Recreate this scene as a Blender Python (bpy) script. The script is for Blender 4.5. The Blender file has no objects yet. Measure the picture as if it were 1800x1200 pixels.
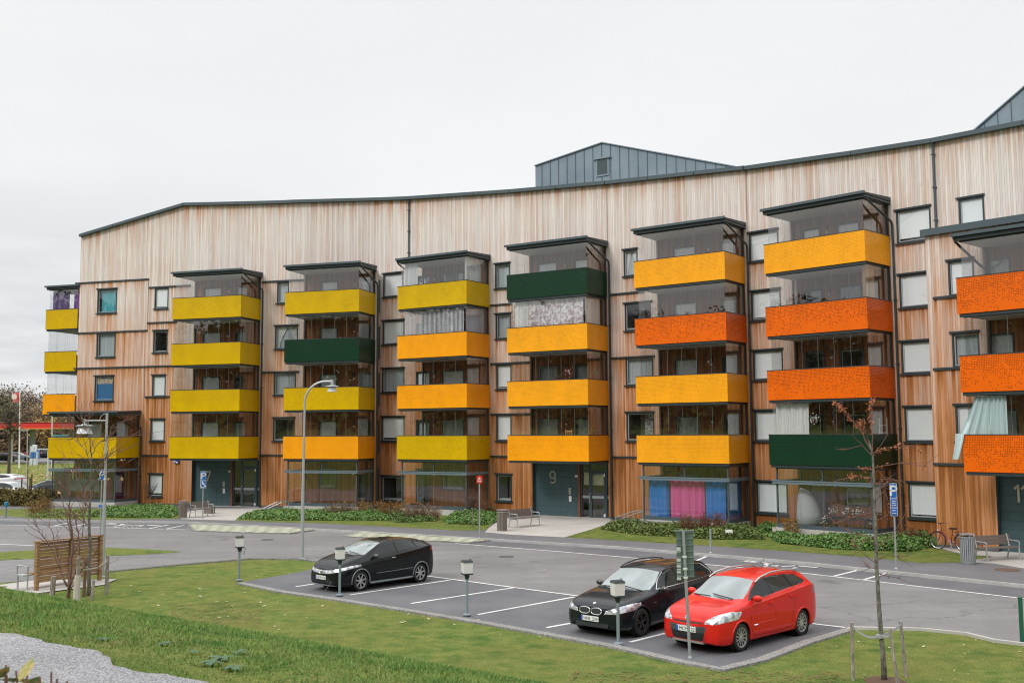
import bpy, math, random
import numpy as np
from mathutils import Matrix, Vector
R_ = math.radians
random.seed(7); rng = np.random.default_rng(7)
SC = bpy.context.scene
COL = SC.collection

# ---------------------------------------------------------------- camera
FPX, PITCH, ROLL = 1809.5, 0.0871, -0.0055
K = 1.053                      # metres per calibration unit
CAMZ = 4.9
def _axes():
    cp, sp = math.cos(PITCH), math.sin(PITCH)
    R0 = np.array([1, 0, 0.]); F = np.array([0, cp, sp]); U = np.array([0, -sp, cp])
    c, s = math.cos(ROLL), math.sin(ROLL)
    return c*R0 + s*U, -s*R0 + c*U, F
AR, AU, AF = _axes()
CAM = np.array([0, 0, CAMZ])
cd = bpy.data.cameras.new('camera'); co = bpy.data.objects.new('camera', cd); COL.objects.link(co)
cd.sensor_width = 36; cd.lens = FPX/1800*36; cd.clip_start = .1; cd.clip_end = 3000
cd.dof.use_dof = True; cd.dof.focus_distance = 46; cd.dof.aperture_fstop = 7.1
co.matrix_world = Matrix(((AR[0], AU[0], -AF[0], 0), (AR[1], AU[1], -AF[1], 0), (AR[2], AU[2], -AF[2], CAMZ), (0, 0, 0, 1)))
SC.camera = co

# ---------------------------------------------------------------- sky, sun, exposure
SUN_EL, SUN_AZ = R_(40), R_(228)      # overcast: very soft sun from behind the camera, left
w = bpy.data.worlds.new('World'); SC.world = w; w.use_nodes = True
nt = w.node_tree; N = nt.nodes; L = nt.links; N.clear()
out = N.new('ShaderNodeOutputWorld'); bg = N.new('ShaderNodeBackground'); L.new(bg.outputs[0], out.inputs[0])
sky = N.new('ShaderNodeTexSky'); sky.sky_type = 'NISHITA'; sky.sun_disc = False
sky.sun_elevation = SUN_EL; sky.sun_rotation = SUN_AZ; sky.air_density = 1.0; sky.dust_density = 2.0
tc = N.new('ShaderNodeTexCoord'); sep = N.new('ShaderNodeSeparateXYZ'); L.new(tc.outputs['Generated'], sep.inputs[0])
# cloud deck: project direction on a plane overhead so clouds flatten to the horizon
mz = N.new('ShaderNodeMath'); mz.operation = 'ADD'; mz.inputs[1].default_value = .12; L.new(sep.outputs[2], mz.inputs[0])
mx_ = N.new('ShaderNodeMath'); mx_.operation = 'MAXIMUM'; mx_.inputs[1].default_value = .05; L.new(mz.outputs[0], mx_.inputs[0])
dv = N.new('ShaderNodeVectorMath'); dv.operation = 'DIVIDE'; L.new(tc.outputs['Generated'], dv.inputs[0])
cb = N.new('ShaderNodeCombineXYZ')
for i in range(3): L.new(mx_.outputs[0], cb.inputs[i])
L.new(cb.outputs[0], dv.inputs[1])
nz = N.new('ShaderNodeTexNoise'); nz.inputs['Scale'].default_value = .9; nz.inputs['Detail'].default_value = 7; nz.inputs['Roughness'].default_value = .55
L.new(dv.outputs[0], nz.inputs['Vector'])
# low clouds towards the left horizon are greyer
lowr = N.new('ShaderNodeMapRange'); lowr.inputs[1].default_value = -.02; lowr.inputs[2].default_value = .24; lowr.inputs[3].default_value = 1; lowr.inputs[4].default_value = .12
L.new(sep.outputs[2], lowr.inputs[0])
cr = N.new('ShaderNodeMapRange'); cr.inputs[1].default_value = .38; cr.inputs[2].default_value = .62; cr.inputs[3].default_value = 0; cr.inputs[4].default_value = 1
L.new(nz.outputs[0], cr.inputs[0])
ml = N.new('ShaderNodeMath'); ml.operation = 'MULTIPLY'; L.new(lowr.outputs[0], ml.inputs[0]); L.new(cr.outputs[0], ml.inputs[1])
mixc = N.new('ShaderNodeMix'); mixc.data_type = 'RGBA'; L.new(ml.outputs[0], mixc.inputs[0])
mixc.inputs[6].default_value = (.965, .97, .972, 1); mixc.inputs[7].default_value = (.53, .575, .62, 1)
# brighter towards the zenith, as under any overcast sky
zr_ = N.new('ShaderNodeMapRange'); zr_.inputs[1].default_value = .42; zr_.inputs[2].default_value = 1.0; zr_.inputs[3].default_value = 1.0; zr_.inputs[4].default_value = 2.5
L.new(sep.outputs[2], zr_.inputs[0])
vm = N.new('ShaderNodeVectorMath'); vm.operation = 'SCALE'; L.new(mixc.outputs[2], vm.inputs[0]); L.new(zr_.outputs[0], vm.inputs[3])
sk = N.new('ShaderNodeVectorMath'); sk.operation = 'SCALE'; sk.inputs[3].default_value = .09; L.new(sky.outputs[0], sk.inputs[0])
mixs = N.new('ShaderNodeMix'); mixs.data_type = 'RGBA'; mixs.inputs[0].default_value = .94
L.new(sk.outputs[0], mixs.inputs[6]); L.new(vm.outputs[0], mixs.inputs[7]); L.new(mixs.outputs[2], bg.inputs[0]); bg.inputs[1].default_value = 1.0
sd = bpy.data.lights.new('sun', 'SUN'); sd.energy = 1.5; sd.angle = R_(14); sd.color = (1, .96, .9)
so = bpy.data.objects.new('sun', sd); COL.objects.link(so)
sdir = Vector((math.sin(SUN_AZ)*math.cos(SUN_EL), math.cos(SUN_AZ)*math.cos(SUN_EL), math.sin(SUN_EL)))
so.rotation_euler = sdir.to_track_quat('Z', 'Y').to_euler(); so.location = (0, 0, 60)
vs = SC.view_settings; vs.view_transform = 'Standard'; vs.look = 'None'; vs.exposure = 0.0; vs.gamma = 1
SC.cycles.use_denoising = True; SC.cycles.filter_width = 1.15; SC.cycles.max_bounces = 8; SC.cycles.transparent_max_bounces = 24
SC.cycles.caustics_reflective = False; SC.cycles.caustics_refractive = False; SC.cycles.sample_clamp_indirect = 4

# ---------------------------------------------------------------- picture measurements to places
def ray(x, y): return (x-900)/FPX*AR - (y-600)/FPX*AU + AF
def G(x, y, z=0.0):                                     # where the line of sight meets height z
    d = ray(x, y); return CAM + d*((z-CAMZ)/d[2])
def AT(x, y, Y):                                        # where it meets distance Y
    d = ray(x, y); return CAM + d*(Y/d[1])
# facade planes: heading, offset from the camera; then s runs along, off points into the house
WALL = {'AB': (R_(-17.59), 56.372*K), 'CD': (R_(-32.93), 48.117*K), 'E': (R_(-37.35), 46.085*K), 'F': (R_(-46.57), 42.228*K)}
_g = R_(-48.5); WALL['G'] = (_g, (16.26*(-math.sin(_g)) + 37.36*math.cos(_g) + 2.242)*K)
def en(k):
    t = WALL[k][0]; return np.array([math.cos(t), math.sin(t), 0]), np.array([-math.sin(t), math.cos(t), 0])
def W(k, s, z, off=0.0):
    e, n = en(k); q = e*s + n*(WALL[k][1]+off); q[2] = z; return q
def onw(k, x, y, off=0.0):
    e, n = en(k); d = ray(x, y); t = (WALL[k][1]+off)/(d @ n); P = CAM + d*t; return float(P @ e), float(P[2])
def sx(k, x, off=0.0, y=765): return onw(k, x, y, off)[0]
FL = 2.85*K; PH = 1.3045*K; BD = 2.242*K; BW = 4.886*K
def zrail(n): return CAMZ + (-.2227)*K + FL*(n-2)

# ---------------------------------------------------------------- building blocks
class MB:
    def __init__(s): s.v = []; s.f = []; s.uv = []; s.uv2 = []; s.mi = None
    def add(s, vs, fs):
        b = len(s.v); s.v += [tuple(map(float, p)) for p in vs]; s.f += [tuple(i+b for i in q) for q in fs]
    def quad(s, a, b, c, d, uv=None, uv2=None):
        s.add([a, b, c, d], [(0, 1, 2, 3)])
        if uv: s.uv += uv; s.uv2 += (uv2 or uv)
    def hexa(s, p):     # 8 points: bottom ring 0-3, top ring 4-7
        s.add(p, [(3, 2, 1, 0), (4, 5, 6, 7), (0, 1, 5, 4), (1, 2, 6, 5), (2, 3, 7, 6), (3, 0, 4, 7)])
    def box(s, x0, x1, y0, y1, z0, z1):
        s.hexa([(x0, y0, z0), (x1, y0, z0), (x1, y1, z0), (x0, y1, z0), (x0, y0, z1), (x1, y0, z1), (x1, y1, z1), (x0, y1, z1)])
    def obox(s, c, ax, ay, az, hx, hy, hz):   # oriented box
        c = np.array(c, float); ax = np.array(ax, float)*hx; ay = np.array(ay, float)*hy; az = np.array(az, float)*hz
        s.hexa([c-ax-ay-az, c+ax-ay-az, c+ax+ay-az, c-ax+ay-az, c-ax-ay+az, c+ax-ay+az, c+ax+ay+az, c-ax+ay+az])
    def wbox(s, k, s0, s1, o0, o1, z0, z1):
        s.hexa([W(k, s0, z0, o0), W(k, s1, z0, o0), W(k, s1, z0, o1), W(k, s0, z0, o1), W(k, s0, z1, o0), W(k, s1, z1, o0), W(k, s1, z1, o1), W(k, s0, z1, o1)])
    def tube(s, pts, rad, n=6, cap=True):
        pts = [np.array(p, float) for p in pts]; m = len(pts)
        if not hasattr(rad, '__len__'): rad = [rad]*m
        b = len(s.v); up = np.array([0, 0, 1.])
        d0 = pts[1]-pts[0]; d0 = d0/(np.linalg.norm(d0)+1e-9)
        a = np.cross(d0, up if abs(d0[2]) < .9 else np.array([1., 0, 0])); a /= np.linalg.norm(a)+1e-9
        for i, p in enumerate(pts):
            d = (pts[min(i+1, m-1)]-pts[max(i-1, 0)]); d = d/(np.linalg.norm(d)+1e-9)
            a = a - d*(a @ d); a /= np.linalg.norm(a)+1e-9; c = np.cross(d, a)
            for j in range(n):
                t = 2*math.pi*j/n; s.v.append(tuple(p + (a*math.cos(t)+c*math.sin(t))*rad[i]))
        for i in range(m-1):
            for j in range(n):
                s.f.append((b+i*n+j, b+i*n+(j+1) % n, b+(i+1)*n+(j+1) % n, b+(i+1)*n+j))
        if cap: s.f.append(tuple(b+j for j in range(n))[::-1]); s.f.append(tuple(b+(m-1)*n+j for j in range(n)))
    def lathe(s, c, prof, n=16, ax=None, cap=True):   # prof (r, h) along ax
        ax = np.array(ax if ax is not None else (0, 0, 1), float); ax /= np.linalg.norm(ax)
        a = np.cross(ax, (0, 0, 1) if abs(ax[2]) < .9 else (1, 0, 0)); a = a/np.linalg.norm(a); b_ = np.cross(ax, a)
        b = len(s.v); c = np.array(c, float)
        for r, h in prof:
            for j in range(n):
                t = 2*math.pi*j/n; s.v.append(tuple(c + ax*h + (a*math.cos(t)+b_*math.sin(t))*r))
        for i in range(len(prof)-1):
            for j in range(n): s.f.append((b+i*n+j, b+i*n+(j+1) % n, b+(i+1)*n+(j+1) % n, b+(i+1)*n+j))
        if cap and prof[0][0] > 1e-4: s.f.append(tuple(b+j for j in range(n))[::-1])
        if cap and prof[-1][0] > 1e-4: s.f.append(tuple(b+(len(prof)-1)*n+j for j in range(n)))
    def prism(s, pts, ext):
        n = len(pts); b = len(s.v); ext = np.array(ext, float)
        s.v += [tuple(map(float, p)) for p in pts] + [tuple(np.array(p, float)+ext) for p in pts]
        s.f.append(tuple(b+i for i in range(n))[::-1]); s.f.append(tuple(b+n+i for i in range(n)))
        for i in range(n): s.f.append((b+i, b+(i+1) % n, b+n+(i+1) % n, b+n+i))

def root_of(o):
    while o.parent: o = o.parent
    return o
def obj(name, mb, mat, parent=None, world=True, smooth=False, label=None):
    me = bpy.data.meshes.new(name); v = mb.v
    if parent is not None and world:
        l = root_of(parent).location; v = [(a-l.x, b-l.y, c-l.z) for a, b, c in v]
    me.from_pydata(v, [], mb.f)
    if mb.uv and len(mb.uv) == len(me.loops):
        u = me.uv_layers.new(name='UVMap'); u.data.foreach_set('uv', [c for p in mb.uv for c in p])
        u = me.uv_layers.new(name='Top'); u.data.foreach_set('uv', [c for p in mb.uv2 for c in p])
    if mb.mi: me.polygons.foreach_set('material_index', mb.mi)
    if smooth: me.polygons.foreach_set('use_smooth', [True]*len(me.polygons))
    for m in (mat if isinstance(mat, (list, tuple)) else [mat]): me.materials.append(m)
    me.update()
    o = bpy.data.objects.new(name, me); COL.objects.link(o)
    if parent is not None: o.parent = parent
    if label: o['label'] = label
    return o
def tag(o, label=None, cat=None, group=None, kind=None):
    if label: o['label'] = label
    if cat: o['category'] = cat
    if group: o['group'] = group
    if kind: o['kind'] = kind
    return o
def thing(name, label, cat, loc=(0, 0, 0), rz=0, group=None):
    o = bpy.data.objects.new(name, None); COL.objects.link(o); o.location = tuple(map(float, loc)); o.rotation_euler = (0, 0, rz)
    o.empty_display_size = .3
    return tag(o, label, cat, group)
def children(o): return [c for c in bpy.data.objects if c.parent == o]
def dup(root, loc, rz=0, label=None, group=None, scale=None):
    def rec(o, par):
        c = o.copy(); COL.objects.link(c); c.parent = par
        for ch in children(o): rec(ch, c)
        return c
    r = rec(root, None); r.location = tuple(map(float, loc)); r.rotation_euler = (0, 0, rz)
    if scale: r.scale = (scale,)*3
    if label: r['label'] = label
    if group: r['group'] = group
    return r
def struct(name, mb, mat, kind='structure', label=None, smooth=False):
    o = obj(name, mb, mat, smooth=smooth); tag(o, label, None, None, kind); return o

# ---------------------------------------------------------------- materials
MT = {}
def mat(name, col, rough=.6, metal=0, spec=.5, build=None, coat=0):
    if name in MT: return MT[name]
    m = bpy.data.materials.new(name); m.use_nodes = True; b = m.node_tree.nodes['Principled BSDF']
    b.inputs['Base Color'].default_value = (*col, 1); b.inputs['Roughness'].default_value = rough
    b.inputs['Metallic'].default_value = metal; b.inputs['Specular IOR Level'].default_value = spec
    if coat: b.inputs['Coat Weight'].default_value = coat; b.inputs['Coat Roughness'].default_value = .03
    MT[name] = m
    if build: build(m.node_tree, b)
    return m
class NB:   # tiny node helper
    def __init__(s, nt): s.nt = nt; s.n = nt.nodes; s.l = nt.links
    def link(s, a, b): s.l.new(a, b)
    def _in(s, nd, i, v):
        if v is None: return
        if hasattr(v, 'is_linked') or hasattr(v, 'links'): s.l.new(v, nd.inputs[i])
        else: nd.inputs[i].default_value = v
    def math(s, op, a, b=None, c=None, clamp=False):
        nd = s.n.new('ShaderNodeMath'); nd.operation = op; nd.use_clamp = clamp; s._in(nd, 0, a); s._in(nd, 1, b); s._in(nd, 2, c); return nd.outputs[0]
    def noise(s, vec, scale, detail=3, rough=.5, out=0):
        nd = s.n.new('ShaderNodeTexNoise'); nd.inputs['Scale'].default_value = scale; nd.inputs['Detail'].default_value = detail; nd.inputs['Roughness'].default_value = rough
        if vec is not None: s.l.new(vec, nd.inputs['Vector'])
        return nd.outputs[out]
    def rng(s, v, a, b, c=0., d=1., smooth=False):
        nd = s.n.new('ShaderNodeMapRange'); s._in(nd, 0, v); nd.inputs[1].default_value = a; nd.inputs[2].default_value = b; nd.inputs[3].default_value = c; nd.inputs[4].default_value = d
        if smooth: nd.interpolation_type = 'SMOOTHSTEP'
        return nd.outputs[0]
    def mix(s, f, a, b, mode='MIX'):
        nd = s.n.new('ShaderNodeMix'); nd.data_type = 'RGBA'; nd.blend_type = mode; s._in(nd, 0, f)
        for i, v in ((6, a), (7, b)):
            if isinstance(v, tuple): nd.inputs[i].default_value = (*v, 1) if len(v) == 3 else v
            else: s.l.new(v, nd.inputs[i])
        return nd.outputs[2]
    def xyz(s, x, y, z=0.):
        nd = s.n.new('ShaderNodeCombineXYZ'); s._in(nd, 0, x); s._in(nd, 1, y); s._in(nd, 2, z); return nd.outputs[0]
    def sep(s, v): nd = s.n.new('ShaderNodeSeparateXYZ'); s.l.new(v, nd.inputs[0]); return nd.outputs
    def uv(s, name): nd = s.n.new('ShaderNodeUVMap'); nd.uv_map = name; return nd.outputs[0]
    def obj(s): nd = s.n.new('ShaderNodeTexCoord'); return nd.outputs['Object']
    def pos(s): nd = s.n.new('ShaderNodeNewGeometry'); return nd.outputs['Position']
    def mul(s, v, k):
        nd = s.n.new('ShaderNodeVectorMath'); nd.operation = 'MULTIPLY'; s.l.new(v, nd.inputs[0]); nd.inputs[1].default_value = k; return nd.outputs[0]
    def white(s, v, dim='3D'):
        nd = s.n.new('ShaderNodeTexWhiteNoise'); nd.noise_dimensions = dim; s.l.new(v, nd.inputs['W' if dim == '1D' else 'Vector']); return nd.outputs[0]
    def bump(s, h, b, strength=.4, dist=.02):
        nd = s.n.new('ShaderNodeBump'); nd.inputs['Strength'].default_value = strength; nd.inputs['Distance'].default_value = dist
        s.l.new(h, nd.inputs['Height']); s.l.new(nd.outputs[0], b.inputs['Normal'])

def wood_build(sheltered):
    def f(nt, b):
        n = NB(nt); u, v, _ = n.sep(n.uv('UVMap')); dt, _, _ = n.sep(n.uv('Top'))
        bw = .105
        bi = n.math('FLOOR', n.math('DIVIDE', u, bw)); fr = n.math('FRACT', n.math('DIVIDE', u, bw))
        rb = n.white(bi, '1D')
        rb2 = n.white(n.math('ADD', bi, 51.3), '1D')
        # groups of boards aged alike
        gb = n.noise(n.xyz(n.math('MULTIPLY', bi, .23), n.math('MULTIPLY', v, .05), 0.), 1.0, 3, .6)
        streak = n.noise(n.xyz(n.math('MULTIPLY', u, 9.), n.math('MULTIPLY', v, .35), n.math('MULTIPLY', rb, 9.)), 1.0, 5, .6)
        fine = n.noise(n.xyz(n.math('MULTIPLY', u, 60.), n.math('MULTIPLY', v, 1.6), rb), 1.0, 4, .6)
        big = n.noise(n.xyz(n.math('MULTIPLY', u, .35), n.math('MULTIPLY', v, .30), 3.), 1.0, 3, .5)
        # how bleached: more with height, less just below flashings and sills, which keep rain off
        hgt = n.rng(v, .5, 14.6, .0, 1.0)
        near = n.math('POWER', 2.718, n.math('MULTIPLY', dt, -1.5))
        near = n.math('MULTIPLY', near, n.rng(n.noise(n.xyz(n.math('MULTIPLY', u, 5.), n.math('MULTIPLY', v, .12), 7.), 1., 3, .6), .38, .60))
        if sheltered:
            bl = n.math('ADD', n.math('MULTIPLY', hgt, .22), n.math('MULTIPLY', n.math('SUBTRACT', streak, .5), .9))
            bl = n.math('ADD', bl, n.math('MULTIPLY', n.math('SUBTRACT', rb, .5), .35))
        else:
            bl = n.math('ADD', n.math('ADD', n.math('MULTIPLY', hgt, .84), .04), n.math('MULTIPLY', n.math('SUBTRACT', streak, .5), .82))
            bl = n.math('ADD', bl, n.math('MULTIPLY', n.math('SUBTRACT', rb, .5), .26))
            bl = n.math('ADD', bl, n.math('MULTIPLY', n.math('SUBTRACT', gb, .5), .55))
            bl = n.math('ADD', bl, n.math('MULTIPLY', n.math('SUBTRACT', big, .5), .6))
            bl = n.math('SUBTRACT', n.math('ADD', bl, .10), n.math('MULTIPLY', near, .62))
        bl = n.math('ADD', bl, 0., clamp=True)
        ramp = nt.nodes.new('ShaderNodeValToRGB'); cr = ramp.color_ramp
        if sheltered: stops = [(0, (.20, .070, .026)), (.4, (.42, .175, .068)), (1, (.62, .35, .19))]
        else: stops = [(0, (.29, .105, .028)), (.18, (.46, .190, .062)), (.38, (.57, .275, .140)), (.58, (.64, .42, .310)), (.8, (.69, .555, .49)), (1, (.755, .69, .645))]
        while len(cr.elements) < len(stops): cr.elements.new(.5)
        for e, (p, c) in zip(cr.elements, stops): e.position = p; e.color = (*c, 1)
        n.link(bl, ramp.inputs[0]); col = ramp.outputs[0]
        # board to board and grain value shifts
        val = n.math('MULTIPLY', n.rng(rb2, 0, 1, .87, 1.08), n.rng(fine, .25, .75, .86, 1.09))
        col = n.mix(1., col, n.xyz(val, val, val), 'MULTIPLY')
        # knots
        vo = nt.nodes.new('ShaderNodeTexVoronoi'); vo.inputs['Scale'].default_value = 1.; n.link(n.xyz(n.math('MULTIPLY', u, 3.5), n.math('MULTIPLY', v, .9), 0.), vo.inputs['Vector'])
        kn = n.rng(vo.outputs['Distance'], .03, .09, 1, 0)
        kn = n.math('MULTIPLY', kn, n.rng(n.white(vo.outputs['Color']), .55, .6))
        col = n.mix(n.math('MULTIPLY', kn, .5), col, (.22, .12, .07))
        # joints between boards
        edge = n.math('LESS_THAN', fr, .07)
        col = n.mix(n.math('MULTIPLY', edge, .55), col, (.10, .06, .04))
        n.link(col, b.inputs['Base Color'])
        bh = n.math('ADD', n.math('MULTIPLY', n.math('SUBTRACT', 1., edge), n.rng(rb2, 0, 1, .5, 1.)), n.math('MULTIPLY', fine, .25))
        n.bump(bh, b, .55, .012)
    return f
def M_wood(): return mat('weathered cedar boards', (.4, .3, .2), .85, build=wood_build(False), spec=.25)
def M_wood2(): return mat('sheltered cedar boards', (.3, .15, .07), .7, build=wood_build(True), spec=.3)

def speckle(c1, c2, scale, rough=.9, bumpd=.004, c3=None, big=.5, patch=.0):
    def f(nt, b):
        n = NB(nt); p = n.pos(); a = n.noise(p, scale, 4, .7); g = n.noise(p, big, 4, .6)
        col = n.mix(n.rng(a, .35, .65), c1, c2)
        g2 = n.rng(g, .3, .7, .86, 1.12); col = n.mix(1., col, n.xyz(g2, g2, g2), 'MULTIPLY')
        if c3:
            g3 = n.rng(n.noise(p, big*.37+.02, 3, .5), .45, .7); col = n.mix(g3, col, c3)
        n.link(col, b.inputs['Base Color']); n.bump(a, b, .5, bumpd)
    return f
def M_asphalt():
    def f(nt, b):
        n = NB(nt); p = n.pos(); a = n.noise(p, 55, 3, .7); g = n.noise(p, .22, 4, .6); h = n.noise(n.mul(p, (.05, .6, 1)), 1.3, 4, .6)
        col = n.mix(n.rng(a, .3, .7), (.148, .145, .147), (.262, .254, .256))
        k = n.math('MULTIPLY', n.rng(g, .3, .7, .82, 1.12), n.rng(h, .3, .7, .88, 1.07)); k = n.math('MULTIPLY', k, n.rng(n.noise(p, 1.7, 6, .75), .3, .7, .90, 1.07)); col = n.mix(1., col, n.xyz(k, k, k), 'MULTIPLY')
        col = n.mix(n.rng(n.noise(p, .55, 2, .4), .68, .72, 0, .5), col, (.085, .085, .09))
        # crack-like tar seams
        vo = nt.nodes.new('ShaderNodeTexVoronoi'); vo.feature = 'DISTANCE_TO_EDGE'; vo.inputs['Scale'].default_value = .09
        wv = n.noise(p, .8, 3, .6, 1); nd = nt.nodes.new('ShaderNodeVectorMath'); nd.operation = 'ADD'; n.link(p, nd.inputs[0]); n.link(wv, nd.inputs[1]); n.link(nd.outputs[0], vo.inputs['Vector'])
        col = n.mix(n.rng(vo.outputs['Distance'], .0, .004, .5, 0), col, (.07, .07, .075))
        n.link(col, b.inputs['Base Color']); n.bump(a, b, .35, .006)
        n.link(n.rng(g, .35, .6, .72, .9), b.inputs['Roughness'])
    return mat('worn grey asphalt', (.1, .1, .1), .85, build=f, spec=.35)
def M_asphalt2():
    return mat('darker newer asphalt', (.1, .1, .1), .85, build=speckle((.085, .087, .097), (.160, .163, .176), 60, big=.8, c3=(.155, .155, .163)), spec=.35)
def M_pave(): return mat('footway asphalt', (.1, .1, .1), .88, build=speckle((.125, .125, .135), (.195, .193, .205), 60, big=.35), spec=.3)
def M_conc(): return mat('pale concrete', (.4, .4, .4), .9, build=speckle((.40, .385, .365), (.54, .52, .49), 35, big=.6, c3=(.42, .40, .37)))
def M_kerb(): return mat('granite kerb', (.4, .4, .4), .9, build=speckle((.13, .128, .12), (.36, .345, .335), 18, big=2., bumpd=.02))
def M_paint():
    def f(nt, b):
        n = NB(nt); p = n.pos(); a = n.noise(p, 30, 4, .7); g = n.noise(p, 1.3, 4, .6)
        wv = n.math('MULTIPLY', n.rng(a, .42, .62), n.rng(g, .40, .68))
        n.link(n.mix(wv, (.74, .74, .73), (.30, .30, .31)), b.inputs['Base Color'])
    return mat('white road paint', (.75, .75, .75), .7, build=f)
def M_lawn():
    def f(nt, b):
        n = NB(nt); p = n.pos()
        a = n.noise(p, 22, 5, .75); m = n.noise(p, 2.2, 5, .65); g = n.noise(p, .33, 4, .6); s = n.noise(n.mul(p, (1, 1, 1)), 70, 3, .7)
        col = n.mix(n.rng(m, .36, .62), (.090, .160, .030), (.205, .235, .060))
        col = n.mix(n.rng(g, .42, .66, 0, .6), col, (.215, .205, .055))
        col = n.mix(n.rng(n.noise(p, .9, 3, .5), .56, .72, 0, .7), col, (.045, .12, .022))
        col = n.mix(n.rng(n.noise(p, 1.6, 5, .7), .62, .76, 0, .4), col, (.24, .15, .06))
        k = n.math('MULTIPLY', n.rng(a, .28, .72, .45, 1.55), n.rng(s, .3, .7, .55, 1.45)); col = n.mix(1., col, n.xyz(k, k, k), 'MULTIPLY')
        n.link(col, b.inputs['Base Color']); n.bump(n.math('ADD', a, n.math('MULTIPLY', s, .5)), b, .9, .05)
    return mat('autumn lawn', (.08, .12, .03), .95, build=f, spec=.15)
def M_gravel():
    def f(nt, b):
        n = NB(nt); p = n.pos()
        vo = nt.nodes.new('ShaderNodeTexVoronoi'); vo.inputs['Scale'].default_value = 66; n.link(p, vo.inputs['Vector'])
        c = n.white(vo.outputs['Color']); g = n.noise(p, 1.1, 4, .6); a = n.noise(p, 130, 2, .6)
        col = n.mix(c, (.36, .36, .38), (.66, .655, .67)); k = n.math('MULTIPLY', n.rng(vo.outputs['Distance'], .0, .75, 1.15, .45), n.rng(g, .3, .7, .86, 1.1))
        col = n.mix(1., col, n.xyz(k, k, k), 'MULTIPLY'); n.link(col, b.inputs['Base Color'])
        n.bump(n.math('SUBTRACT', 1., vo.outputs['Distance']), b, 1., .02)
    return mat('crushed stone gravel', (.4, .4, .4), .9, build=f)
def M_panel(key):
    base = {'yellow': (.640, .400, .001), 'orange': (.93, .355, .006), 'amber': (.93, .385, .012), 'red': (.80, .135, .003), 'green': (.006, .038, .017)}[key]
    def f(nt, b):
        n = NB(nt); u, v, _ = n.sep(n.uv('UVMap'))
        p = .064; iu = n.math('FLOOR', n.math('DIVIDE', u, p)); iv = n.math('FLOOR', n.math('DIVIDE', v, p))
        fu = n.math('SUBTRACT', n.math('FRACT', n.math('DIVIDE', u, p)), .5); fv = n.math('SUBTRACT', n.math('FRACT', n.math('DIVIDE', v, p)), .5)
        r = n.math('SQRT', n.math('ADD', n.math('MULTIPLY', fu, fu), n.math('MULTIPLY', fv, fv)))
        dens = n.noise(n.xyz(n.math('MULTIPLY', iu, .06), n.math('MULTIPLY', iv, .12), 0.), 1., 3, .6)
        dn = n.math('ADD', n.rng(v, .1, 1.3, -.25, .62), n.rng(dens, .3, .7, 0, .7))
        on = n.math('LESS_THAN', n.white(n.xyz(iu, iv, 0.)), dn)
        hole = n.math('MULTIPLY', n.rng(r, .27, .38, 1, 0), on)
        k = {'red': .36}.get(key, .74) if key != 'green' else .5
        dark = tuple(c*k for c in base) if key != 'green' else (.005, .022, .012)
        if key == 'yellow': dark = (.45, .285, .001)
        # dust washed unevenly down the sheet
        g = n.rng(n.noise(n.xyz(n.math('MULTIPLY', u, 1.2), n.math('MULTIPLY', v, .5), 1.), 1., 3, .5), .3, .7, .93, 1.05)
        col = n.mix(hole, base, dark); col = n.mix(1., col, n.xyz(g, g, g), 'MULTIPLY')
        n.link(col, b.inputs['Base Color']); n.bump(n.math('SUBTRACT', 1., hole), b, .3, .01)
    return mat(key+' perforated sheet', base, .30, build=f, spec=.22)
def M_glass(name='clear glazing', tint=(.93, .96, .96), refl=1.0, rough=0.0):
    if name in MT: return MT[name]
    m = bpy.data.materials.new(name); m.use_nodes = True; nt = m.node_tree; nt.nodes.clear()
    o = nt.nodes.new('ShaderNodeOutputMaterial'); t = nt.nodes.new('ShaderNodeBsdfTransparent'); g = nt.nodes.new('ShaderNodeBsdfGlossy'); x = nt.nodes.new('ShaderNodeMixShader')
    fr = nt.nodes.new('ShaderNodeFresnel'); ge = nt.nodes.new('ShaderNodeNewGeometry'); ir = nt.nodes.new('ShaderNodeMapRange'); ir.inputs[3].default_value = 1.5; ir.inputs[4].default_value = 1/1.5; nt.links.new(ge.outputs['Backfacing'], ir.inputs[0]); nt.links.new(ir.outputs[0], fr.inputs[0]); k = nt.nodes.new('ShaderNodeMath'); k.operation = 'MULTIPLY'; k.use_clamp = True; k.inputs[1].default_value = 1.85*refl
    t.inputs[0].default_value = (*tint, 1); g.inputs[0].default_value = (1, 1, 1, 1); g.inputs['Roughness'].default_value = rough
    nt.links.new(fr.outputs[0], k.inputs[0]); nt.links.new(k.outputs[0], x.inputs[0]); nt.links.new(t.outputs[0], x.inputs[1]); nt.links.new(g.outputs[0], x.inputs[2]); nt.links.new(x.outputs[0], o.inputs[0])
    # slight ripple so that reflections are not perfectly straight
    n = NB(nt); bp = nt.nodes.new('ShaderNodeBump'); bp.inputs['Strength'].default_value = .12; bp.inputs['Distance'].default_value = .02
    nt.links.new(n.noise(n.pos(), 1.1, 2, .5), bp.inputs['Height']); nt.links.new(bp.outputs[0], g.inputs['Normal']); nt.links.new(bp.outputs[0], fr.inputs['Normal'])
    MT[name] = m; return m
def M_cloth(name, col, folds=9., k=.35):
    def f(nt, b):
        n = NB(nt); u, v, _ = n.sep(n.uv('UVMap')); a = n.noise(n.xyz(n.math('MULTIPLY', u, folds), n.math('MULTIPLY', v, .3), 0.), 1., 3, .6)
        g = n.rng(a, .3, .7, 1-k*.4, 1+k*.2); n.link(n.mix(1., n.xyz(col[0], col[1], col[2]), n.xyz(g, g, g), 'MULTIPLY'), b.inputs['Base Color'])  # fold shading put into the colour as soft upright streaks
        b.inputs['Subsurface Weight'].default_value = 0
    return mat(name, col, .9, build=f, spec=.1)
DARK = mat('dark blue-grey metal', (.028, .040, .046), .42, .0, .5)
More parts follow.
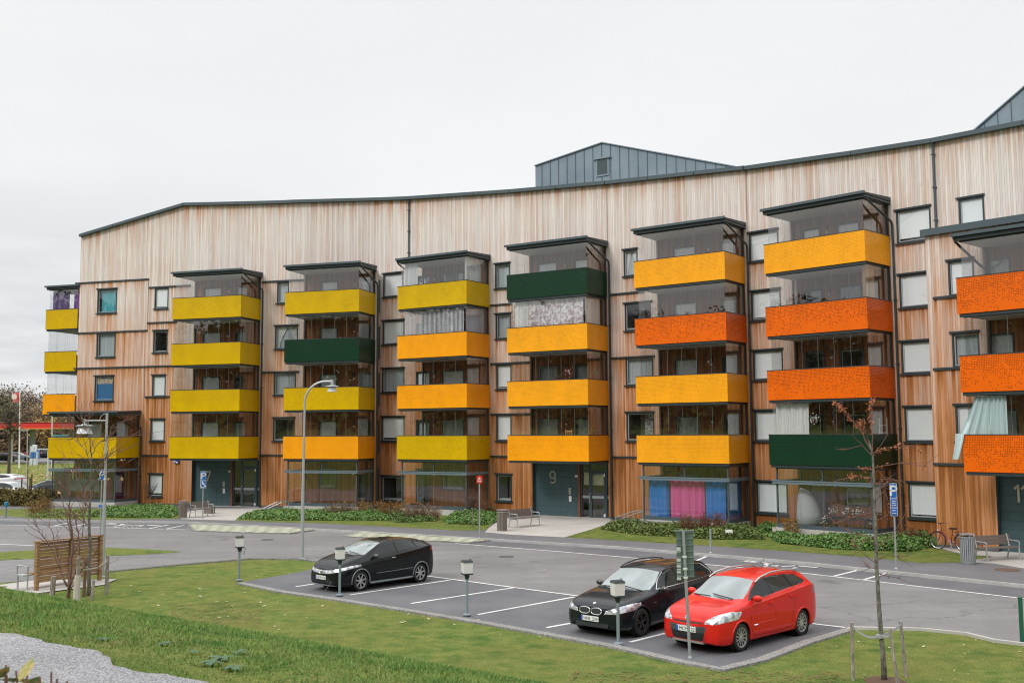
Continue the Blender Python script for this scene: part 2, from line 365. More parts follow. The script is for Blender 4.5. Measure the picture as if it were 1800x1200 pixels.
DARK2 = mat('blue-grey trim metal', (.065, .092, .108), .4, .0, .5)
ZINC = mat('grey folded metal', (.17, .22, .26), .5, .2, build=lambda nt, b: NB(nt).link(NB(nt).mix(NB(nt).rng(NB(nt).noise(NB(nt).pos(), .7, 3, .5), .3, .7), (.165, .215, .255), (.215, .27, .31)), b.inputs['Base Color']))
GALV = mat('galvanised steel', (.36, .39, .41), .45, .5, build=lambda nt, b: NB(nt).link(NB(nt).mix(NB(nt).rng(NB(nt).noise(NB(nt).pos(), 14, 4, .7), .3, .7), (.30, .33, .35), (.45, .48, .50)), b.inputs['Base Color']))
CEIL = mat('painted ceiling board', (.62, .64, .65), .8)
WHITE = mat('white painted', (.78, .78, .77), .5)
BLIND = mat('white roller blind', (.88, .90, .93), .8)
BLACK = mat('black rubber', (.012, .012, .013), .7)
PLASTIC = mat('black plastic', (.02, .022, .024), .45)
# ================================================================ terrain
GA = G(0, 1115, 3.3); GB = G(372, 1200, 3.3)
_d = (GB-GA)[:2]; _d /= np.linalg.norm(_d); GN = np.array([-_d[1], _d[0]])
if GN @ np.array([0, 1]) < 0: GN = -GN
def tdist(x, y): return (x-GA[0])*GN[0] + (y-GA[1])*GN[1]
_T = np.array([-400, -55, -20, -6, 0, 1.2, 3.4, 5.2, 7.4, 8.9, 10, 900.])
_H = np.array([15, 13, 6.8, 3.3, 3.3, 3.2, 2.72, 1.75, .48, .06, 0, 0.])
def hgt(x, y):
    t = tdist(np.asarray(x, float), np.asarray(y, float)); h = np.interp(t, _T, _H)
    return (np.interp(t-.7, _T, _H) + 2*h + np.interp(t+.7, _T, _H))/4*(t > -1) + h*(t <= -1)
def ground_grid():
    xs = np.unique(np.concatenate([np.arange(-400, -40, 20), np.arange(-40, -16, 4), np.arange(-16, 14, .4), np.arange(14, 60, 4), np.arange(60, 441, 20)]))
    ys = np.unique(np.concatenate([np.arange(-120, -8, 8), np.arange(-8, 26, .4), np.arange(26, 80, 4), np.arange(80, 1000, 40)]))
    X, Y = np.meshgrid(xs, ys); Z = hgt(X, Y)
    m = MB(); m.v = list(zip(X.ravel().tolist(), Y.ravel().tolist(), Z.ravel().tolist())); nx = len(xs)
    m.f = [(j*nx+i, j*nx+i+1, (j+1)*nx+i+1, (j+1)*nx+i) for j in range(len(ys)-1) for i in range(nx-1)]
    return m
struct('ground', ground_grid(), M_lawn(), smooth=True)
# gravel path on the rise, ragged edge
m = MB(); al = np.array([_d[0], _d[1]]); rr = random.Random(3)
rows = []
for i in range(0, 141):
    a = -9+i*.13; e0 = .10*math.sin(a*2.1)+.05*math.sin(a*5.3+1)+.02*math.sin(a*17); e1 = -2.6+.08*math.sin(a*3)
    row = []
    for q in range(7):
        t = e1+(e0-e1)*q/6; p = GA[:2]+al*a+GN*t; row.append((p[0], p[1], float(hgt(*p))+.026))
    rows.append(row)
for i, r in enumerate(rows):
    m.v += r
    if i:
        for q in range(6): b = (i-1)*7+q; m.f.append((b, b+1, b+8, b+7))
struct('gravel_path', m, M_gravel(), smooth=True)

def sheet(name, px, z, material, kind='structure', label=None, zq=None):
    m = MB(); pts = [G(x, y, z if zq is None else zq) for x, y in px]
    for p in pts: p[2] = z
    m.v = [tuple(p) for p in pts]; m.f = [tuple(range(len(pts)))]
    a = sum(pts[i][0]*pts[(i+1) % len(pts)][1]-pts[(i+1) % len(pts)][0]*pts[i][1] for i in range(len(pts)))
    if a < 0: m.f = [m.f[0][::-1]]
    return struct(name, m, material, kind, label)
KERB = [(-400, 893), (0, 912), (330, 916.5), (600, 931), (860, 946), (1085, 960), (1280, 976), (1420, 988), (1800, 1027), (2300, 1078)]
LOTLOW = [(427, 1022), (500, 1037), (600, 1051), (730, 1071), (860, 1092), (1000, 1117), (1085, 1132), (1210, 1160), (1265, 1171), (1330, 1155), (1410, 1125), (1485, 1103)]
road = KERB + [(2300, 1190), (1800, 1128), (1750, 1122), (1700, 1110), (1620, 1102), (1500, 1100)] + LOTLOW[::-1] + [(520, 1006), (553, 998), (564, 986), (530, 981), (440, 980), (320, 990), (183, 1003), (50, 1020), (-300, 1045), (-500, 900)]
sheet('road', road, .004, M_asphalt())
sheet('parking_lot', LOTLOW + [(1421, 1095), (1012, 1045), (748, 1010.5), (600, 993), (553, 998), (520, 1006)], .008, M_asphalt2())
sheet('parking_bay', [(-300, 912), (0, 922), (327, 930.5), (331, 919), (330, 917), (0, 912.5), (-400, 897)], .008, M_asphalt2())
sheet('parking_bay', [(800, 955), (980, 969), (1120, 981), (1420, 1008), (1800, 1052), (2300, 1112), (2300, 1078.5), (1800, 1027.5), (1420, 988.5), (1280, 976.5), (1085, 960.5), (862, 947)], .008, M_asphalt2())
sheet('lawn_strip', [(-300, 962), (0, 970), (60, 966), (180, 962), (250, 964), (322, 969), (250, 974), (60, 981), (0, 984), (-300, 1000)], .012, M_lawn())
sheet('concrete_slab', [(-150, 1040), (0, 1027), (60, 1019), (205, 1017), (182, 1027), (45, 1044.5), (0, 1041), (-150, 1062)], .03, M_conc())
def line(mb, a, b, wd=.11, z=.013):
    A = G(*a); B = G(*b); d = (B-A)[:2]; d /= np.linalg.norm(d); n = np.array([-d[1], d[0]])*wd/2
    q = [(A[0]-n[0], A[1]-n[1], z), (B[0]-n[0], B[1]-n[1], z), (B[0]+n[0], B[1]+n[1], z), (A[0]+n[0], A[1]+n[1], z)]
    mb.add(q, [(0, 1, 2, 3)])
P_ = MB()
for a, b in [((520, 1031), (655, 1010)), ((615, 1045.5), (790, 1019.5)), ((723, 1060.5), (902, 1033)), ((840, 1080), (1010, 1049)), ((961, 1103), (1160, 1067)), ((1108, 1128.5), (1300, 1080))]: line(P_, a, b)
line(P_, (748, 1012), (1012, 1047), .11, .017); line(P_, (1012, 1047), (1485, 1103), .11, .017)
for a, b in [((-300, 912), (0, 922)), ((0, 922), (327, 930.7)), ((800, 955), (980, 969)), ((980, 969), (1120, 981)), ((1120, 981), (1420, 1008)), ((1420, 1008), (1800, 1052)), ((1800, 1052), (2300, 1112)), ((-300, 945), (0, 956)), ((0, 956), (58, 958.7))]: line(P_, a, b, .12)
for a, b in [((261, 929), (297, 922)), ((289, 930), (323, 923)), ((95, 924), (121, 918.5)), ((126, 926), (157, 919)), ((1466, 1012.5), (1512, 1001)), ((1519, 1018.5), (1563, 1006)), ((1223, 986), (1241, 978))]: line(P_, a, b, .12)
struct('road_marking', P_, M_paint())
def wheelchair_mark(px, py, sc, flip):   # painted on the tarmac, lying flat
    P = G(px, py); Q = G(px+10, py+(.6 if px < 500 else 1.1)); e = (Q-P)[:2]; e /= np.linalg.norm(e); n = np.array([-e[1], e[0]])
    def T(u, v): return np.array([P[0]+e[0]*u*sc+n[0]*v*sc, P[1]+e[1]*u*sc+n[1]*v*sc, .016])
    m = MB()
    def stroke(pts, wd=.10):
        for a, b in zip(pts, pts[1:]):
            a = np.array(a, float); b = np.array(b, float); d = b-a; d /= np.linalg.norm(d); o = np.array([-d[1], d[0]])*wd/2; a = a-d*wd*.3; b = b+d*wd*.3
            m.add([T(*(a-o)), T(*(b-o)), T(*(b+o)), T(*(a+o))], [(0, 1, 2, 3)])
    circ = [(.15+.42*math.cos(t), -.05+.42*math.sin(t)) for t in np.linspace(R_(130), R_(390), 14)]
    stroke(circ); stroke([(-1.2, .45), (-.55, .42), (-.45, 0), (.05, .05), (.3, .55), (.9, .6)], .13); stroke([(-.85, .42), (-1.35, .2), (-1.35, .5)], .13)
    struct('road_marking', m, M_paint())
wheelchair_mark(222, 924.5, 1.6, 1); wheelchair_mark(1366, 995.5, 1.25, 1)
# striped green paving islands flush in the road
def M_island():
    def f(nt, b):
        n = NB(nt); p = n.pos(); x, y, z = n.sep(p); e = n.math('ADD', n.math('MULTIPLY', x, .62), n.math('MULTIPLY', y, .78))
        fr = n.math('FRACT', n.math('MULTIPLY', e, 2.8)); a = n.noise(p, 5, 4, .7)
        st = n.rng(n.math('ADD', fr, n.math('MULTIPLY', n.math('SUBTRACT', a, .5), .3)), .42, .52)
        col = n.mix(st, (.12, .14, .05), (.60, .59, .50)); g = n.rng(n.noise(p, 25, 3, .7), .3, .7, .75, 1.2)
        n.link(n.mix(1., col, n.xyz(g, g, g), 'MULTIPLY'), b.inputs['Base Color'])
    return mat('grass and stone striped paving', (.4, .4, .3), .9, build=f)
for pts in ([(331, 920.5), (460, 924.5), (554, 929.8), (510, 936.2), (420, 934.5), (338, 931)], [(600, 941), (640, 932.8), (740, 939.5), (850, 946.5), (862, 948), (825, 952.5), (720, 947.5)]):
    m = MB(); q = [G(x, y, .07) for x, y in pts]; a = sum(q[i][0]*q[(i+1) % len(q)][1]-q[(i+1) % len(q)][0]*q[i][1] for i in range(len(q)))
    if a < 0: q = q[::-1]
    for p in q: p[2] = .002
    m.prism(q, (0, 0, .06)); struct('traffic_island', m, M_kerb())
    c = sum(q)/len(q); m = MB(); m.v = [tuple(c+(p-c)*.955+np.array([0, 0, .064])) for p in q]; m.f = [tuple(range(len(q)))]; struct('island_paving', m, M_island())
# kerbs
def strip(name, pts, wd, z0, z1, material, side=1):
    q = [G(x, y, z1) for x, y in pts]; m = MB()
    nrm = []
    for i in range(len(q)):
        d = (q[min(i+1, len(q)-1)]-q[max(i-1, 0)])[:2]; d /= np.linalg.norm(d); nrm.append(np.array([-d[1], d[0], 0])*wd*side)
    for i in range(len(q)-1):
        a, b = q[i], q[i+1]; c, d = b+nrm[i+1], a+nrm[i]
        lo = lambda p: (p[0], p[1], z0); hi = lambda p: (p[0], p[1], z1)
        r = [a, b, c, d]
        if side < 0: r = r[::-1]
        m.hexa([lo(p) for p in r]+[hi(p) for p in r])
    return struct(name, m, material)
strip('kerb', KERB, .11, -.05, .116, mat('pale kerbstone', (.42, .42, .42), .9, build=speckle((.34, .335, .33), (.48, .475, .46), 30, big=1.5)), 1)
strip('kerb', LOTLOW, .26, -.05, .05, M_kerb(), -1)
strip('kerb', [(1485, 1103), (1500, 1100), (1620, 1102), (1700, 1110), (1750, 1122), (1800, 1128), (2300, 1190)], .10, -.05, .07, M_conc(), -1)
strip('kerb', [(183, 1003.5), (320, 990.5), (440, 980.5), (530, 981.2), (564, 986)], .07, -.05, .05, M_kerb(), -1)
# footway: from the kerb back under the planting to the house
fw = [G(x, y, .1) for x, y in KERB]
back = [W('F', -6*K, 0, .6), W('F', -27.2*K, 0, .6), W('E', -26*K, 0, .6), W('CD', -40*K, 0, .6), W('AB', -49*K, 0, .6), W('AB', -80, 0, .6)]
m = MB(); q = fw+back
for p in q: p[2] = -.03
m.prism(q, (0, 0, .13)); 
struct('pavement', m, M_pave())
def onpave(px, z): 
    q = [G(x, y, .1) for x, y in px]
    for p in q: p[2] = z
    return q
def psheet(name, px, z, material, kind='structure', label=None):
    q = onpave(px, z); m = MB(); m.v = [tuple(p) for p in q]
    a = sum(q[i][0]*q[(i+1) % len(q)][1]-q[(i+1) % len(q)][0]*q[i][1] for i in range(len(q)))
    m.f = [tuple(range(len(q)))] if a > 0 else [tuple(range(len(q)))[::-1]]
    return struct(name, m, material, kind, label)
psheet('lawn_strip', [(-200, 905), (-50, 897), (60, 893), (330, 893), (322, 905), (312, 911), (180, 913), (60, 911), (0, 905.5), (-200, 912)], .104, M_lawn())
psheet('lawn_strip', [(412, 914), (440, 902), (470, 896), (880, 896), (880, 912), (862, 923), (852, 931.5), (800, 931.5), (700, 926), (560, 919), (480, 917)], .104, M_lawn())
psheet('lawn_strip', [(994, 943.5), (1040, 930), (1072, 919), (1110, 917), (1340, 922), (1660, 935), (1640, 962), (1690, 974), (1745, 978), (1690, 988), (1620, 989), (1500, 977), (1300, 962), (1100, 950)], .104, M_lawn())
psheet('entrance_slab', [(318, 912), (325, 903), (340, 893), (470, 893), (440, 902), (412, 914.5)], .108, M_conc())
psheet('entrance_slab', [(852, 935), (858, 929), (880, 912), (935, 906), (1078, 906), (1072, 919), (1040, 930), (992, 944), (900, 939.5)], .108, M_conc())
psheet('entrance_slab', [(1638, 960), (1700, 955), (1760, 950), (1900, 955), (2100, 1010), (2100, 1032), (1860, 1008), (1745, 990), (1690, 987), (1748, 978), (1690, 973)], .108, M_conc())

# ================================================================ the house
HB = thing('apartment_building', 'long timber clad apartment building with stacked yellow, orange and green glazed balconies', 'building', W('CD', -31*K, 0))
# eaves: (s, z) per wall
def ez(k, pts): return [onw(k, x, y) for x, y in pts]
S_L = onw('AB', 132, 765)[0]
kAB = sx('AB', 663.5); kCD0 = sx('CD', 663.5); kCD = sx('CD', 1072); kE0 = sx('E', 1072); kE = sx('E', 1322); kF0 = sx('F', 1322); kF = -11*K
EAVE = {'AB': [(S_L, onw('AB', 137, 416)[1])]+[(onw('AB', x, y)[0], onw('AB', x, y)[1]) for x, y in ((325, 361), (420, 359), (500, 357))]+[(kAB, onw('AB', 663.5, 352.5)[1])],
        'CD': [(kCD0, onw('CD', 663.5, 352.5)[1])]+ez('CD', ((719, 350), (900, 338)))+[(kCD, onw('CD', 1072, 322.5)[1])],
        'E': [(kE0, onw('E', 1072, 322.5)[1]), (kE, onw('E', 1322, 295.5)[1])],
        'F': [(kF0, onw('F', 1322, 295.5)[1])]+ez('F', ((1500, 271.5), (1640, 250), (1800, 219)))+[(kF, onw('F', 1800, 219)[1]-.02)]}
SG0 = sx('G', 1640, 0, 760); GTOP = onw('G', 1640, 409)[1]; SG1 = SG0+16
EAVE['G'] = [(SG0, GTOP), (SG1, GTOP+.1)]
def ev(k, s):
    e = EAVE[k]; return float(np.interp(s, [p[0] for p in e], [p[1] for p in e]))
# the left wall swings forward above the canopies to meet the next wall
STEP_ = float(np.hypot(*(W('AB', kAB, 0)-W('CD', kCD0, 0))[:2])); SB_ = sx('AB', 508); ZC_ = zrail(5)+1.46
STV_ = W('CD', kCD0, 0)-W('AB', kAB, 0); EAVE['AB'][-1] = (kAB, EAVE['CD'][0][1])
def WX(k, s, z, o=0.0): return W(k, s, z, o)+(STV_*min(1, max(0, (s-SB_)/(kAB-SB_))) if k == 'AB' else 0.0)
EAVE['AB'].insert(-1, (SB_, float(np.interp(SB_, [p[0] for p in EAVE['AB']], [p[1] for p in EAVE['AB']]))))
EAVE['AB'].sort()
# ---- stacks
ST = {}   # name: wall, left s, right s, levels
for nme, k in (('A', 'AB'), ('B', 'AB'), ('C', 'CD'), ('D', 'CD'), ('E', 'E'), ('F', 'F')):
    s = {'A': -34.384, 'B': -26.497, 'C': -32.678, 'D': -25.144, 'E': -20.948, 'F': -20.735}[nme]*K; ST[nme] = (k, s-BW, s)
_l = onw('G', 1680.5, 490, -BD)[0]; ST['G'] = ('G', _l, _l+BW)
_r = onw('AB', 204.5, 768.7, -BD)[0]; ST['L'] = ('AB', _r-5.2*K, _r)
# ---- openings: (wall, x0, x1, ytop, ybottom, kind/blind)   measured on the photograph
WIN = [
 ('AB', 172, 205.5, 509, 551, 'teal curtain'), ('AB', 170.5, 203, 586, 628, 'netting'), ('AB', 167, 200, 661, 704.5, 'blue'),
 ('AB', 272.5, 296, 506.5, 543, 'blind'), ('AB', 270, 294.5, 581.5, 620, 'open'), ('AB', 268, 291, 659.5, 697, 'blind'), ('AB', 265, 289.5, 736.5, 775, 'blind'), ('AB', 262, 286, 832.5, 872, 'blind'),
 ('AB', 487.5, 508, 496, 533.5, 'netting'), ('AB', 484, 523.5, 573, 613.5, 'drapes'), ('AB', 482, 520, 654.5, 694.5, 'netting'), ('AB', 480.5, 518, 734.5, 775, 'open'),
 ('CD', 674, 709, 482, 523, 'blind'), ('CD', 673, 711, 564.5, 606.5, 'blind'), ('CD', 672, 711, 648, 690, 'netting'), ('CD', 671, 711, 732.5, 775, 'blind'), ('CD', 670.5, 710.5, 836, 879, 'open'),
 ('CD', 870.5, 897, 464.5, 508, 'netting'), ('CD', 871.5, 898, 552.5, 596, 'netting'), ('CD', 872.5, 899, 641, 684.5, 'blind'), ('CD', 872.5, 899, 728.5, 774.5, 'blind'), ('CD', 872.5, 900, 833, 880, 'open'),
 ('E', 1096, 1121, 440, 486.5, 'drapes'), ('E', 1098, 1145, 534, 582, 'open'), ('E', 1099.5, 1148.5, 629, 677.5, 'netting'), ('E', 1101, 1150, 725, 775, 'shelves'),
 ('F', 1316.5, 1369, 410.5, 462, 'blind'), ('F', 1320, 1373, 513, 564.5, 'blind'), ('F', 1323.5, 1376.5, 617, 668.5, 'blind'), ('F', 1326, 1380, 721.5, 775, 'blind'), ('F', 1329.5, 1385, 845, 900.5, 'blind'),
 ('F', 1575, 1637, 371.5, 429.5, 'blind'), ('F', 1580, 1642, 484, 542.5, 'blind'), ('F', 1583.5, 1646, 601, 657.5, 'blind'), ('F', 1589.5, 1652, 715, 776, 'blind'), ('F', 1596, 1660, 847, 909.5, 'blind'),
 ('F', 1684.5, 1731, 350.5, 410, 'blind'),
 ('G', 1666, 1713, 459.5, 521, 'blind'), ('G', 1673, 1722, 586, 646, 'netting'), ('G', 1679, 1728, 712, 776, 'blind'),
]
# behind the balconies: wall, x0, x1 per stack, door?, levels
BAL = {'A': [(352.5, 385, 0), (410, 432, 1)], 'B': [(560.5, 592, 0), (631, 657, 1)], 'C': [(731, 756, 1), (776.5, 816, 0)], 'D': [(946, 982.5, 0), (1011, 1038, 1)],
       'E': [(1188, 1230, 0), (1272, 1299, 1)], 'F': [(1419, 1453, 1), (1481, 1524, 0)], 'G': [(1745, 1791, 0)], 'L': [(150, 180, 0), (201, 226, 1)]}
LV = {'A': (2, 3, 4, 5), 'B': (1, 2, 3, 4, 5), 'C': (1, 2, 3, 4, 5), 'D': (2, 3, 4, 5), 'E': (1, 2, 3, 4, 5), 'F': (1, 2, 3, 4, 5), 'G': (2, 3, 4), 'L': (1, 2)}
# flashings across the boards: wall, (x, y) left, (x, y) right
TRIM = [('AB', 133, 496.5, 262, 493.5), ('AB', 262, 506, 335, 502.5), ('AB', 131.5, 585.5, 259, 582.5), ('AB', 259, 569, 311, 565.5), ('AB', 130, 648, 306, 643.7), ('AB', 255, 698, 298, 697.3), ('AB', 250, 800.5, 295, 801),
 ('AB', 461, 496.3, 534, 492.5), ('AB', 460.5, 655, 526, 653.5), ('AB', 455, 800.5, 497, 800.5),
 ('CD', 862, 537, 901, 535), ('CD', 862.5, 640.5, 931, 637), ('CD', 862.5, 728.7, 932, 728), ('CD', 862, 802, 893, 803),
 ('E', 1073, 518, 1133, 514), ('E', 1073, 630, 1151, 627), ('E', 1078, 804, 1121, 804),
 ('G', 1641, 526, 1682, 520.6), ('G', 1641, 650.6, 1687, 647), ('G', 1641, 816.5, 1695, 816.8)]
TR = []
for k, x0, y0, x1, y1 in TRIM:
    s0, z0 = onw(k, x0, y0); s1, z1 = onw(k, x1, y1); TR.append((k, s0, s1, (z0+z1)/2))
OPN = {k: [] for k in WALL}
WREC = []
for k, x0, x1, y0, y1, kind in WIN:
    ym = (y0+y1)/2; s0, zt_ = onw(k, x0, y0); _, zb_ = onw(k, x0, y1); s1 = onw(k, x1, ym)[0]
    WREC.append((k, s0, s1, zb_, zt_, kind)); OPN[k].append((s0, s1, zb_, zt_))
BREC = []
brng = random.Random(11)
for st, lst in BAL.items():
    k = ST[st][0]
    for lv in LV[st]:
        for x0, x1, door in lst:
            s0, s1 = sx(k, x0), sx(k, x1); fl = zrail(lv)-1.13; z1 = fl+2.12; z0 = fl+.06 if door else fl+.85
            if st == 'G' and lv == 9: z1 = fl+1.95
            BREC.append((st, lv, k, s0, s1, z0, z1, door)); OPN[k].append((s0, s1, z0, z1))
# entrances
ENT = {'A': ('AB', 336.5, 403, 455), 'D': ('CD', 936, 1014, 1070), 'G': ('G', 1751, 1830, 1900)}
EREC = {}
for st, (k, x0, x1, x2) in ENT.items():
    s0, s1, s2 = sx(k, x0, 0, 860), sx(k, x1, 0, 860), sx(k, x2, 0, 860); zt_ = zrail(2)-PH-.14
    EREC[st] = (k, s0, s1, s2, zt_); OPN[k].append((s0, s2, 0, zt_))
# sheltered areas behind the balconies: (s0, s1, z0, z1)
SHL = {k: [] for k in WALL}
for st, (k, s0, s1) in ST.items():
    lo = .35 if 1 in LV[st] else zrail(2)-PH-.14
    SHL[k].append((s0+.03, s1-.03, lo, zrail(max(LV[st]))+1.46))
def wall_mesh(k, s0, s1, z0=0.0):
    ops = OPN[k]; sh = SHL[k]; trs = [t for t in TR if t[0] == k]
    S = {s0, s1} | {p[0] for p in EAVE[k]}; Z = {z0, ZC_}
    for a in ops+sh: S |= {a[0], a[1]}; Z |= {a[2], a[3]}
    for t in trs: S |= {t[1], t[2]}; Z.add(t[3])
    S = sorted(s for s in S if s0-1e-6 <= s <= s1+1e-6); zm = min(ev(k, s) for s in S)
    Z = sorted(z for z in Z if z < zm-.3)
    a = MB(); bs = [MB() for _ in sh]
    for i in range(len(S)-1):
        sa, sb = S[i], S[i+1]; sc = (sa+sb)/2
        if sb-sa < 1e-4: continue
        lines = sorted([t[3] for t in trs if t[1]-1e-3 <= sc <= t[2]+1e-3]+[o[2]-.05 for o in ops if o[0] <= sc <= o[1]])
        for j in range(len(Z)):
            za = Z[j]; top = j == len(Z)-1; zb = Z[j+1] if not top else None; zc = (za+(zb if zb else za+.2))/2
            if zb and zb-za < 1e-4: continue
            if any(o[0] < sc < o[1] and o[2] < zc < o[3] for o in ops): continue
            zb0, zb1 = (ev(k, sa), ev(k, sb)) if top else (zb, zb)
            up = [l for l in lines if l > zc]; t0 = up[0] if up else ev(k, sc)
            m = next((bs[q] for q, o in enumerate(sh) if o[0] < sc < o[1] and o[2] < zc < o[3]), a)
            w_ = WX if zc > ZC_ else W
            m.quad(w_(k, sa, za), w_(k, sb, za), w_(k, sb, zb1), w_(k, sa, zb0), [(sa, za), (sb, za), (sb, zb1), (sa, zb0)], [(max(0, t0-za), 0), (max(0, t0-za), 0), (max(0, t0-zb1), 0), (max(0, t0-zb0), 0)])
    return a, bs
for k, s0, s1 in (('AB', S_L, kAB), ('CD', kCD0, kCD), ('E', kE0, kE), ('F', kF0, kF), ('G', SG0, SG1)):
    a, b = wall_mesh(k, s0, s1)
    obj('wall', a, M_wood(), HB)
    for q in b:
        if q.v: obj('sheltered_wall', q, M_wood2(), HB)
m = MB(); m.add([W('AB', SB_, ZC_, 0), W('AB', kAB, ZC_, 0), WX('AB', kAB, ZC_)], [(0, 1, 2)]); obj('ledge', m, DARK, HB)
# flank of the projecting part, gable and rear
m = MB()
def wq(a, b, z0, za, zb):
    l = float(np.linalg.norm(np.array(b)-np.array(a))); m.quad((a[0], a[1], z0), (b[0], b[1], z0), (b[0], b[1], zb), (a[0], a[1], za), [(0, z0), (l, z0), (l, zb), (0, za)], [(2, 0)]*4)
g0 = W('G', SG0, 0); g1 = W('G', SG0, 0, 4.0); wq(g1, g0, 0, GTOP, GTOP)
c0 = W('AB', S_L, 0); c1 = W('AB', S_L, 0, 12.); wq(c1, c0, 0, EAVE['AB'][0][1]-.1, EAVE['AB'][0][1])
rear = [W('AB', S_L, 0, 12.), W('AB', kAB, 0, 12.), W('CD', kCD, 0, 12.), W('E', kE, 0, 12.), W('F', kF, 0, 12.)]
rz = [EAVE['AB'][0][1]-.1, ev('AB', kAB)-.5, ev('CD', kCD)-.5, ev('E', kE)-.5, ev('F', kF)-.5]
for (a, za), (b, zb) in zip(list(zip(rear, rz)), list(zip(rear, rz))[1:]): wq(b, a, 0, zb, za)
for ka, sa_, kb, sb_ in (('AB', kAB, 'CD', kCD0), ('CD', kCD, 'E', kE0), ('E', kE, 'F', kF0)): wq(W(ka, sa_, 0), W(kb, sb_, 0), 0, ZC_ if ka == 'AB' else ev(ka, sa_), ZC_ if ka == 'AB' else ev(kb, sb_))
c2 = W('F', kF, 0); wq(c2, rear[-1], 0, EAVE['F'][-1][1], rz[-1])
obj('wall', m, M_wood(), HB)
# roof sheet with folded edge
m = MB()
front = []
for k in ('AB', 'CD', 'E', 'F'):
    for s, z in EAVE[k]: front.append((k, s, z))
for (k, s, z), (k2, s2, z2) in zip(front, front[1:]):
    if k != k2: k2_, s2_ = k2, s2
    a = WX(k, s, z+.02, -.20); b = WX(k2, s2, z2+.02, -.20); c = W(k2, s2, z2-.45, 12.2); d = W(k, s, z-.45, 12.2)
    if abs(z-EAVE['AB'][0][1]) < 1e-3 and k == 'AB': d[2] = z-.05
    m.add([a, b, c, d], [(0, 1, 2, 3)])
rf = obj('roof', m, ZINC, HB)
m = MB()
for (k, s, z), (k2, s2, z2) in zip(front, front[1:]):
    n0 = .21; L_ = math.hypot(*(WX(k2, s2, 0)-WX(k, s, 0))[:2]); nseg = max(1, int(L_/2.4))
    if L_ < .02: continue
    for q in range(nseg):
        t0, t1 = q/nseg, (q+1)/nseg
        lerp = lambda t, dz, o: WX(k, s, 0, o)*(1-t)+WX(k2, s2, 0, o)*t+np.array([0, 0, (z*(1-t)+z2*t)+dz])
        a0, a1 = lerp(t0, -.06, -.26), lerp(t1-.004, -.06, -.26); b0, b1 = lerp(t0, -.06, 0), lerp(t1-.004, -.06, 0)
        c0_, c1_ = lerp(t0, .10, -.26), lerp(t1-.004, .10, -.26); d0, d1 = lerp(t0, .10, 0), lerp(t1-.004, .10, 0)
        m.hexa([a0, a1, b1, b0, c0_, c1_, d1, d0])
        e0, e1 = lerp(t0, .10, -.20), lerp(t1, .10, -.20); f0, f1 = lerp(t0, .10, .3), lerp(t1, .10, .3); up = np.array([0, 0, .05])
        m.hexa([e0, e1, f1, f0, e0+up, e1+up, f1+up, f0+up])
obj('gutter', m, DARK2, rf)
# overhanging end of the eave at the left corner
# cap and rain strip of the projecting part
m = MB(); m.wbox('G', SG0-.12, SG1, -.20, .05, GTOP-.12, GTOP+.16); obj('flashing', m, DARK2, HB)
m = MB(); m.wbox('G', SG0, SG1, .0, 3.6, GTOP-.05, GTOP+.02); obj('roof', m, ZINC, HB)
for i, (k, s0, s1, z) in enumerate(TR):
    m = MB(); m.wbox(k, s0, s1, -.07, .0, z-.03, z+.075); obj('flashing', m, DARK, HB)
# gable corner board joints on the left wall
m = MB()
for x, y0, y1 in ((261.5, 494, 583), (255, 648, 698)):
    s, a = onw('AB', x, y0); _, b = onw('AB', x, y1); m.wbox('AB', s-.02, s+.02, -.012, 0, b, a)
obj('board_joint', m, mat('grey joint strip', (.16, .13, .11), .8), HB)
# stone plinth
m = MB()
for k, s0, s1 in (('AB', S_L, kAB), ('CD', kCD0, kCD), ('E', kE0, kE), ('F', kF0, SG0+30), ('G', SG0, SG1)):
    cuts = [(e[1], e[3]) for e in EREC.values() if e[0] == k]; a = s0
    if k == 'F': s1 = sx('F', 1700)
    for c0x, c1x in sorted(cuts)+[(s1, s1)]:
        if c0x > a+.05: m = MB(); m.wbox(k, a, min(c0x, s1), -.03, .0, 0, .22); obj('plinth', m, mat('dark plinth', (.10, .10, .10), .8), HB)
        a = c1x

# ---- windows
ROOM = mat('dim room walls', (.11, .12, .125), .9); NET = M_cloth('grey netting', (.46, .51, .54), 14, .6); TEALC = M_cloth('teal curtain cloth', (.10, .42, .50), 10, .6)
BLUEC = mat('blue film', (.03, .16, .36), .6); GL = M_glass(); GLW = M_glass('window glass', (.94, .96, .96), 1.1)
def cloth(k, s0, s1, o, z0, z1, folds=3.2, amp=.035, wob=0.0, taper=None, seed=0, n=None):
    """hanging cloth with real folds"""
    m = MB(); r = random.Random(seed); n = n or max(8, int((s1-s0)*18)); ph = r.uniform(0, 6); cols = []
    for i in range(n+1):
        u = i/n; s = s0+(s1-s0)*u; a = amp*(math.sin(u*(s1-s0)*folds*6.28+ph)+.5*math.sin(u*(s1-s0)*folds*14.1+2*ph))
        cols.append((s, a))
    rws = 5
    for j in range(rws):
        v = j/(rws-1); z = z0+(z1-z0)*v
        for i, (s, a) in enumerate(cols):
            sc = s
            if taper: sc = taper(s, v)
            m.v.append(tuple(W(k, sc, z, o+a*(1.15-.5*v))))
    for j in range(rws-1):
        for i in range(n): b = j*(n+1)+i; m.f.append((b, b+1, b+n+2, b+n+1)); m.uv += [(cols[i][0], j/4), (cols[i+1][0], j/4), (cols[i+1][0], (j+1)/4), (cols[i][0], (j+1)/4)]
    m.uv2 = list(m.uv)
    return m
